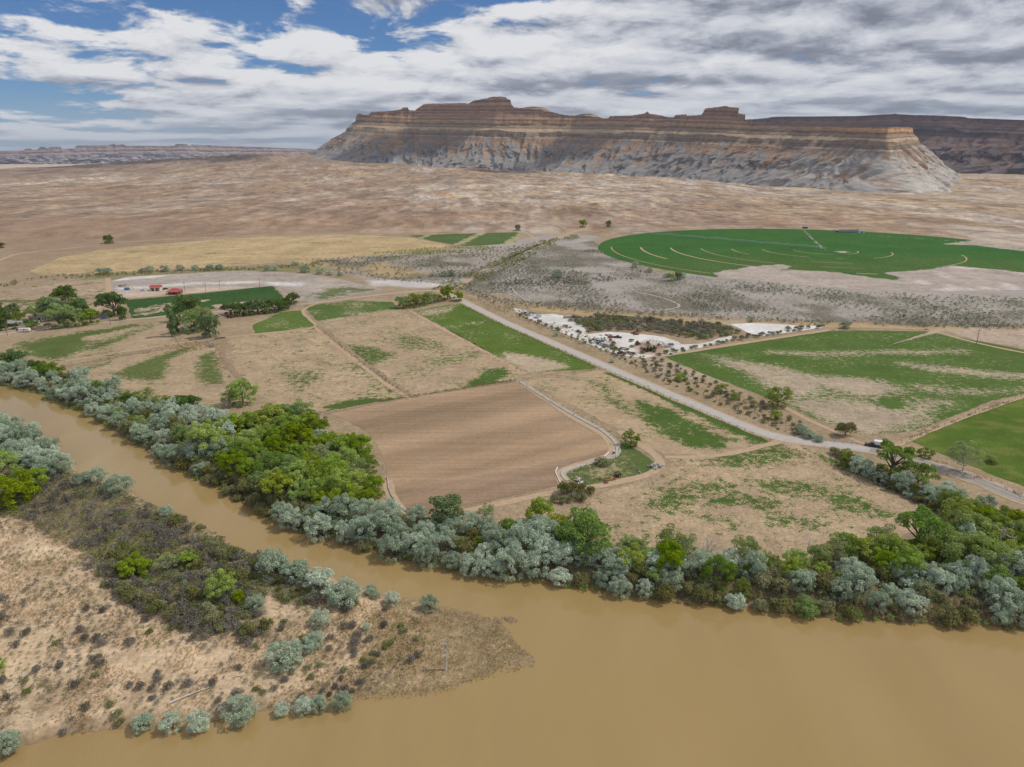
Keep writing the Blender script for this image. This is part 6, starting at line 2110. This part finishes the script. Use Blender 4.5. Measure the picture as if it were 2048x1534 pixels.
for k in range(6):
    MB().box(-5 + 0.2 * k, 5 - 0.1 * k, -1.6, 1.6, 0.3 * k, 0.3 * k + 0.24).build('board', M['concrete'], o)


def fence(px, label, post=2.5, h=1.3, mat='timber', rails=(0.5, 1.1), rail_r=0.05, post_r=0.08, single=True, name='fence', world=None):
    line = GP(px) if world is None else np.asarray(world)
    pts = resample(line, post)
    c = pts.mean(0)
    o = empty(name, (c[0], c[1], 0.0))
    tag(o, label, 'fence')
    pm = MB().tube([(0, 0, -0.2), (0, 0, h)], post_r, 5).mesh('post')
    pm.materials.append(M[mat])
    if single:
        for p in pts:
            q = link('post', pm, parent=o)
            q.location = (p[0] - c[0], p[1] - c[1], 0)
            q.rotation_euler = (random.uniform(-0.06, 0.06), random.uniform(-0.06, 0.06), random.uniform(0, 3))
    else:
        b = MB()
        for p in pts:
            b.tube([(p[0] - c[0], p[1] - c[1], -0.2), (p[0] - c[0], p[1] - c[1], h)], post_r, 4)
        q = b.build('post_row', M[mat], o)
        q['kind'] = 'stuff'
    for zr in rails:
        b = MB()
        b.tube([(p[0] - c[0], p[1] - c[1], zr) for p in pts], rail_r, 4)
        b.build('rail', M[mat], o)
    return o


fence([(1275, 690), (1300, 684), (1325, 688), (1335, 696), (1318, 698), (1295, 692), (1275, 690)], 'red-brown pole corral on the bare earth of the yard', 2.4, 1.7, 'corral', (0.6, 1.1, 1.6), 0.07, 0.11)
fence([(1149, 943), (1172, 932), (1222, 922), (1240, 912)], 'leaning post fence at the ditch side of the scrap paddock', 4.0, 1.3, 'timber', (1.1,), 0.03, 0.10)
fence([(1240, 925), (1258, 932), (1264, 937), (1275, 943)], 'post fence dividing the scrap paddock', 3.2, 1.3, 'timber', (0.6, 1.1), 0.03, 0.10)
fence([(1148, 956), (1170, 955), (1188, 963), (1210, 955), (1230, 950), (1250, 945), (1275, 945)], 'post fence along the track side of the scrap paddock', 3.6, 1.3, 'timber', (1.1,), 0.03, 0.10)
fence([(640, 826), (700, 815), (760, 804), (830, 792), (930, 777), (1030, 762), (1100, 751), (1190, 741)], 'weathered wire fence along the top of the ploughed field', 5.0, 1.3, 'timber', (0.6, 1.1), 0.03, 0.09, False)
fence([(925, 610), (1010, 652), (1100, 692), (1200, 736), (1300, 780), (1400, 823), (1540, 884)], 'wire fence beside the straight road on the meadow side', 5.0, 1.3, 'timber', (0.6, 1.1), 0.03, 0.09, False)
fence([(1560, 892), (1640, 922), (1760, 975), (1880, 1028)], 'wire fence between the big pasture and the roadside bushes', 5.0, 1.3, 'timber', (0.6, 1.1), 0.03, 0.09, False)
fence([(1770, 900), (1850, 866), (1950, 826), (2055, 790), (2200, 742)], 'post fence with weeds between the pale field and lush field', 6.0, 1.4, 'timber', (0.6, 1.1), 0.03, 0.10, False)
fence([(632, 652), (680, 692), (740, 738), (800, 782), (828, 797)], 'old fence line between the two tan pastures', 5.0, 1.2, 'timber', (0.6, 1.1), 0.03, 0.09, False)
fence([(345, 650), (352, 680), (360, 695), (300, 705), (220, 718), (130, 735)], 'old fence crossing the pastures by the clump of dark trees', 5.0, 1.2, 'timber', (0.6, 1.1), 0.03, 0.09, False)

# guardrail at the road bend
gl = resample(smooth_line(GP([(1590, 873), (1630, 880), (1665, 884), (1700, 888), (1725, 891)]), 2), 2.0)
gc = gl.mean(0)
o = empty('guardrail', (gc[0], gc[1], 0.1))
tag(o, 'grey steel guardrail at the bend of the paved road', 'guardrail')
pm = MB().box(-0.08, 0.08, -0.08, 0.08, 0, 0.75).mesh('post')
pm.materials.append(M['timber'])
for p in gl[::2]:
    link('post', pm, parent=o).location = (p[0] - gc[0], p[1] - gc[1], 0)
b = MB()
n = len(gl)
t = np.gradient(gl, axis=0)
t /= np.linalg.norm(t, axis=1)[:, None]
for i in range(n - 1):
    a, c2 = gl[i] - gc, gl[i + 1] - gc
    nn = np.array([t[i][1], -t[i][0]]) * 0.12
    b.add([(a[0] + nn[0], a[1] + nn[1], 0.45), (c2[0] + nn[0], c2[1] + nn[1], 0.45), (c2[0] + nn[0] * 1.6, c2[1] + nn[1] * 1.6, 0.62), (a[0] + nn[0] * 1.6, a[1] + nn[1] * 1.6, 0.62), (c2[0] + nn[0], c2[1] + nn[1], 0.8), (a[0] + nn[0], a[1] + nn[1], 0.8)],
          [(0, 1, 2, 3), (3, 2, 4, 5)])
b.build('rail', M['silver'], o)
ra = dirang((1700, 893), (1760, 903))
car(1744, 893, ra + math.pi, 'black', 'black pickup stopped by the roadside with a white camper', pickup=True)
p = G(1744, 893)
t_ = trailer(1757, 894, ra + math.pi, 'white camper trailer behind the black roadside pickup', 2.4)

# paddock scrap
heap('scrap_heap', 1220, 958, 4.5, 0.8, 'red', 'bright red farm implement lying in the paddock grass', 'scrap', 8, 41)
heap('scrap_heap', 1208, 963, 4.5, 1.3, 'rust', 'rusty tangle of machinery beside the red implement', 'scrap', 14, 42)
o = root('hay_rake', 1236, 953, 0.4, 'dark old farm machine with arched frame in the paddock', 'machine')
for y in (-0.9, 0.9):
    MB().tube([(-1.4, y, 0.1), (-1.0, y, 1.2), (0, y, 1.6), (1.0, y, 1.2), (1.4, y, 0.1)], 0.12, 5).build('frame', M['black'], o)
MB().box(-0.9, 0.9, -0.9, 0.9, 0.5, 1.1).build('hopper', M['rust'], o)
wheels(o, (0,), 1.1, 0.55, 0.2)
heap('wood_heap', 1157, 963, 6.5, 0.7, ('timber', 'deadwood'), 'grey heap of planks on the paddock grass', 'heap', 18, 43)
heap('rubble_heap', 1311, 934, 7.5, 1.4, ('tarp', 'concrete'), 'grey rubble heap where the dirt tracks meet', 'heap', 20, 44)
heap('scrap_heap', 1275, 945, 3.5, 0.7, ('black', 'silver'), 'low dark scrap at the fence corner of the paddock', 'scrap', 8, 45)
o = root('barrel', 1228, 908, 0, 'bright blue barrel by the concrete ditch', 'barrel')
MB().tube([(0, 0, 0), (0, 0, 0.3), (0, 0, 0.9), (0, 0, 1.2)], [0.55, 0.62, 0.62, 0.55], 14).build('drum', M['blue'], o)
MB().tube([(0, 0, 1.2), (0, 0, 1.24)], 0.45, 14).build('lid', M['white'], o)
# white gated pipes along the ploughed field
for px, lab in (([(1217, 906), (1214, 910), (1208, 914)], 'short white irrigation pipe at the ploughed field corner'), ([(1115, 936), (1110, 945), (1116, 957), (1122, 970)], 'bent white irrigation pipe at the ploughed field notch'),
                ([(774, 955), (778, 985), (797, 1012), (815, 1026), (834, 1033)], 'long grey irrigation pipe curving round the ploughed field')):
    ln = resample(smooth_line(GP(px), 1), 3.0)
    c = ln.mean(0)
    o = empty('irrigation_pipe', (c[0], c[1], 0.1))
    tag(o, lab, 'pipe')
    MB().tube([(q[0] - c[0], q[1] - c[1], 0.22) for q in ln], 0.22, 6).build('pipe', M['white'] if 'white' in lab else M['concrete'], o)
    for q in ln[::2]:
        MB().box(q[0] - c[0] - 0.3, q[0] - c[0] + 0.3, q[1] - c[1] - 0.08, q[1] - c[1] + 0.08, 0, 0.16).build('support', M['timber'], o)


# sprinkler arm of the pivot
def pivot():
    end = G(1262, 467)
    d = end - PIV
    L = np.linalg.norm(d)
    o = empty('irrigation_pivot', (PIV[0], PIV[1], 0.05), math.atan2(d[1], d[0]))
    tag(o, 'long galvanised sprinkler arm on wheeled towers over the round field', 'irrigator')
    MB().tube([(0, 0, 0), (0, 0, 4.4)], [0.7, 0.35], 6).build('pivot_point', M['galv'], o)
    n = 7
    sl = L / n
    for k in range(n):
        x0 = k * sl
        pts = [(x0 + sl * f, 0, 3.7 + 1.1 * math.sin(f * math.pi)) for f in np.linspace(0, 1, 9)]
        s = MB().tube(pts, 0.30, 6).build('span_pipe', M['galv'], o)
        t = MB()
        low = [(x0 + sl * f, sd_, 3.0 + 0.55 * math.sin(f * math.pi)) for sd_ in (0,) for f in np.linspace(0.04, 0.96, 9)]
        t.tube(low, 0.16, 4)
        for a, bb in zip(pts[:-1], low):
            t.tube([a, bb], 0.11, 4)
        t.build('truss', M['galv'], s)
        tw = MB()
        xe = x0 + sl
        for sd_ in (-1, 1):
            tw.tube([(xe, 0, 3.7), (xe, sd_ * 2.4, 0.6)], 0.12, 4)
        tw.tube([(xe, -2.4, 0.7), (xe, 2.4, 0.7)], 0.10, 4)
        tower = tw.build('tower', M['galv'], o)
        for sd_ in (-1, 1):
            MB().disc((xe, sd_ * 2.4, 0.65), (1, 0, 0), 0.65, 0.35, 10).build('wheel', M['tyre'], tower)


pivot()


def pole(px, py, label, h=9.5, arm=True, group=None):
    o = root('utility_pole', px, py, random.uniform(-0.5, 0.5), label, 'pole', group)
    MB().tube([(0, 0, -0.3), (0, 0, h)], [0.20, 0.13], 6).build('mast', M['timber'], o)
    if arm:
        MB().box(-1.2, 1.2, -0.07, 0.07, h - 0.9, h - 0.75).build('crossarm', M['timber'], o)
        for x in (-1.0, 0.0, 1.0):
            MB().tube([(x, 0, h - 0.75), (x, 0, h - 0.5)], 0.06, 5).build('insulator', M['silver'], o)


pole(1953, 688, 'lone wooden utility pole in the bare field corner')
pole(221, 650, 'wooden utility pole on the lane by the farm drive')
pole(15, 671, 'wooden utility pole by the farmstead entrance')
for px, py in ((370, 582), (440, 578), (412, 583), (520, 575)):
    pole(px, py, 'short utility pole around the red-roofed buildings', 8.0, group='poles near the red-roofed buildings')

# low dark array and sheds beyond the round field
o = root('solar_array', 1695, 464, 0.0, 'long low dark array with white ends beyond the round field', 'array')
for k in range(8):
    x = (k - 3.5) * 5.4
    q = MB().add([(x - 2.6, -5, 0.8), (x + 2.6, -5, 0.8), (x + 2.6, 5, 3.2), (x - 2.6, 5, 3.2), (x - 2.6, -5, 0.7), (x + 2.6, -5, 0.7), (x + 2.6, 5, 3.1), (x - 2.6, 5, 3.1)],
                 [(0, 1, 2, 3), (7, 6, 5, 4), (0, 4, 5, 1), (1, 5, 6, 2), (2, 6, 7, 3), (3, 7, 4, 0)]).build('panel', M['solar'], o)
    MB().box(x - 0.1, x + 0.1, -0.1, 0.1, 0, 1.9).build('stand', M['silver'], q)
house('shed', 1672, 464, 0.0, 'small white shed at one end of the dark array', 6, 5, 3, 1.0, 'white', 'grey_roof')
house('shed', 1722, 466, 0.0, 'larger white shed at the other end of the dark array', 9, 6, 3.2, 1.2, 'white', 'grey_roof')
house('shed', 1610, 457, 0.0, 'grey shed where the bare strip leaves the round field', 7, 5, 3, 1.0, 'timber', 'grey_roof')


# dead wood
def dead_tree(name, px, py, h, lean, label, seed, z=0.0, spread=0.5, rad=0.22, cat='dead tree'):
    r = np.random.default_rng(seed)
    p = G(px, py, z)
    zz = zs_of(np.array([p]))[0]
    o = empty(name, (p[0], p[1], zz - 0.1), r.uniform(0, 6.28) if spread > 0.4 else 0.0)
    tag(o, label, cat)
    top = np.array([lean[0], lean[1], h])
    tr = limb((0, 0, 0), top, r, 0.04, 7)
    MB().tube(tr, list(np.linspace(rad, rad * 0.2, 7)), 6).build('trunk', M['deadwood'], o)
    for i in range(9):
        k = int(r.integers(2, 6))
        d = unit(r.normal(size=(1, 3)))[0]
        d[2] = abs(d[2]) * 0.8 + 0.3
        e = tr[k] + d * h * spread * r.uniform(0.4, 0.9)
        m_ = limb(tr[k], e, r, 0.08, 4)
        br = MB().tube(m_, list(np.linspace(rad * 0.45, rad * 0.1, 4)), 5).build('branch', M['deadwood'], o)
        b = MB()
        for j in range(4):
            d2 = unit(r.normal(size=(1, 3)))[0]
            d2[2] = abs(d2[2])
            b.tube([m_[2], m_[2] + (m_[3] - m_[2]) * 0.4 + d2 * h * spread * 0.3], [rad * 0.18, rad * 0.06], 4)
        b.build('twig', M['deadwood'], br)


dead_tree('dead_tree', 891, 1338, 8.0, (0.4, 0.6), 'white bleached snag standing on the spit tip', 1, -2.4, 0.24, 0.34)
dead_tree('dead_tree', 1412, 1120, 7.5, (0.5, 0), 'bare grey tree with spreading branches above silver olives', 2, 0, 0.8)
dead_tree('dead_tree', 1425, 1130, 6.0, (-0.8, 0), 'second bare grey tree leaning among silver olives', 3, 0, 0.9)
dead_tree('dead_tree', 1612, 1120, 7.5, (0.3, 0), 'bare grey tree at the lower pasture edge', 4, 0, 0.7)
dead_tree('dead_tree', 1995, 1105, 9.0, (0.5, 0), 'bleached bare tree rising from the downstream thicket', 5, 0, 0.6)
dead_tree('dead_tree', 2015, 1110, 7.0, (-0.6, 0), 'shorter bare tree beside the bleached one in the thicket', 6, 0, 0.7)
dead_tree('dead_tree', 366, 662, 11.0, (0.3, 0), 'bare grey tree in the clump by the lane', 7, 0, 0.35)
dead_tree('dead_tree', 1815, 985, 6.0, (-1.5, 0.5), 'pale dead limbs under the roadside cottonwood', 8, 0, 0.9)


def log(p0, p1, r0, label, seed):
    a, b = G(*p0, -1.5), G(*p1, -1.5)
    za, zb = zs_of(np.array([a, b]))
    r = np.random.default_rng(seed)
    o = empty('driftwood_log', (a[0], a[1], za))
    tag(o, label, 'log')
    e = np.array([b[0] - a[0], b[1] - a[1], zb - za + 0.3])
    pts = limb((0, 0, r0), e, r, 0.03, 8)
    MB().tube(pts, list(np.linspace(r0, r0 * 0.35, 8)), 7).build('stem', M['deadwood'], o)
    for k in (3, 5, 6):
        d = unit(r.normal(size=(1, 3)))[0]
        d[2] = abs(d[2])
        MB().tube([pts[k], pts[k] + d * 1.4], [r0 * 0.4, r0 * 0.1], 5).build('branch', M['deadwood'], o)


log((338, 1411), (424, 1378), 0.28, 'long pale driftwood log lying on the sand of the spit', 1)
log((20, 1382), (51, 1348), 0.2, 'curved grey driftwood on the sand near the spit neck', 2)
log((472, 1356), (492, 1352), 0.14, 'short grey branch lying on the sand by low brush', 3)
log((132, 1054), (150, 1050), 0.16, 'pale fallen branch in the orange grass of the spit', 4)
log((668, 1365), (700, 1378), 0.2, 'grey driftwood tangle above the river-edge olives', 5)


# ------------------------------------------------------------------ unseen clouds placed above the frame to shade mesa and plain, and the air
cm, cnt_, cb = new_mat('unseen_shade_cloud_vapour')
cb.inputs['Base Color'].default_value = (0.85, 0.86, 0.88, 1)
cb.inputs['Roughness'].default_value = 1.0
ctr = nnode(cnt_, 'ShaderNodeBsdfTranslucent')
ctr.inputs[0].default_value = (0.85, 0.86, 0.88, 1)
cmx = nnode(cnt_, 'ShaderNodeMixShader')
cmx.inputs[0].default_value = 0.45
cnt_.links.new(cb.outputs[0], cmx.inputs[1])
cnt_.links.new(ctr.outputs[0], cmx.inputs[2])
cnt_.links.new(cmx.outputs[0], cnt_.nodes['Material Output'].inputs[0])


def cloud(cx, cy, lx, ly, z, seed, label, lumps=26):
    """one billowing mesh: overlapping lumps on a flat base, standing where its shadow falls at (cx, cy)"""
    r = np.random.default_rng(seed)
    off = z / math.tan(SUN_EL)
    ox, oy = cx + off * math.sin(SUN_AZ), cy + off * math.cos(SUN_AZ)
    bm = bmesh.new()
    for i in range(lumps):
        a, q = r.uniform(0, 6.28), r.uniform(0, 1) ** 0.5
        x, y = math.cos(a) * q * lx / 2, math.sin(a) * q * ly / 2
        rad = r.uniform(0.5, 1.0) * 0.17 * min(lx, ly) * (1.15 - 0.5 * q)
        bmesh.ops.create_icosphere(bm, subdivisions=3, radius=rad, matrix=Matrix.Translation((x, y, rad * 0.3)) @ Matrix.Diagonal((1.25, 1.1, 0.62, 1)))
    for v in bm.verts:
        n = float(fbm(np.array([v.co.x / 120]), np.array([v.co.y / 120 + v.co.z / 90]), 3, seed)[0]) - 0.5
        v.co += v.normal * n * 60
        if v.co.z < 0:
            v.co.z *= 0.12
    me = bpy.data.meshes.new('cloud')
    bm.to_mesh(me)
    bm.free()
    for p in me.polygons:
        p.use_smooth = True
    o = link('cloud', me, cm)  # unseen cloud above the frame, placed for its shade
    o.location = (ox, oy, z)
    structure(o, label)


cloud(-450, 4350, 2700, 1300, 1600, 1, 'unseen broad cumulus cloud above the frame, shading the long mesa', 10)
cloud(3700, 6300, 3600, 2200, 1900, 2, 'unseen broad cumulus cloud above the frame, shading the reddish plateau wall')
cloud(-2700, 4600, 3600, 1300, 1700, 3, 'unseen long cumulus cloud above the frame, shading the left desert swell')

hm = bpy.data.materials.new('thin_desert_haze')
hm.use_nodes = True
hnt = hm.node_tree
hnt.nodes.clear()
ho = hnt.nodes.new('ShaderNodeOutputMaterial')
hv = hnt.nodes.new('ShaderNodeVolumePrincipled')
hv.inputs['Color'].default_value = (0.72, 0.82, 1.0, 1)
hv.inputs['Density'].default_value = 2.7e-5
hv.inputs['Anisotropy'].default_value = 0.0
hnt.links.new(hv.outputs[0], ho.inputs['Volume'])
hb = MB().box(-33000, 33000, -600, 37500, -8.0, 545.0)
hz = hb.build('haze', hm)
tag(hz, 'thin bluish desert haze lying over the valley', 'haze', kind='stuff')


# the grassy mud bar off the tip of the spit
for lab, pl in (('small weedy mud bar just off the spit tip', [(1002, 1236), (1012, 1233), (1030, 1236), (1036, 1242), (1028, 1248), (1018, 1246), (1008, 1240)]), ('narrow weedy mud bar between tip and larger bar', [(985, 1236), (996, 1234), (1008, 1245), (1004, 1249), (994, 1246)])):
    q = smooth_line(GP(pl, WATER_Z), 2, True)
    c = q.mean(0)
    V = [(c[0], c[1], WATER_Z + 0.22)] + [(c[0] + (p[0] - c[0]) * 0.6, c[1] + (p[1] - c[1]) * 0.6, WATER_Z + 0.16) for p in q] + [(p[0], p[1], WATER_Z - 0.1) for p in q]
    n = len(q)
    Fc = [(0, 1 + i, 1 + (i + 1) % n) for i in range(n)] + [(1 + i, 1 + n + i, 1 + n + (i + 1) % n, 1 + (i + 1) % n) for i in range(n)]
    o = MB().add(V, Fc).build('mud_bar', M['track_dark'])
    structure(o, lab)
    P = poisson(q, 0.5, sr, 6)
    if len(P):
        pr = low_protos('tipgrass', 3, 0.4, 0.24, 9, 0.8, 0.35, 1.0, 1300)
        scatter('damp_grass', 'brown grass on the ' + lab, 'grass', pr, P, sr.uniform(0.7, 1.4, len(P)), M['tipgrass'], 9, zmin=WATER_Z + 0.1)
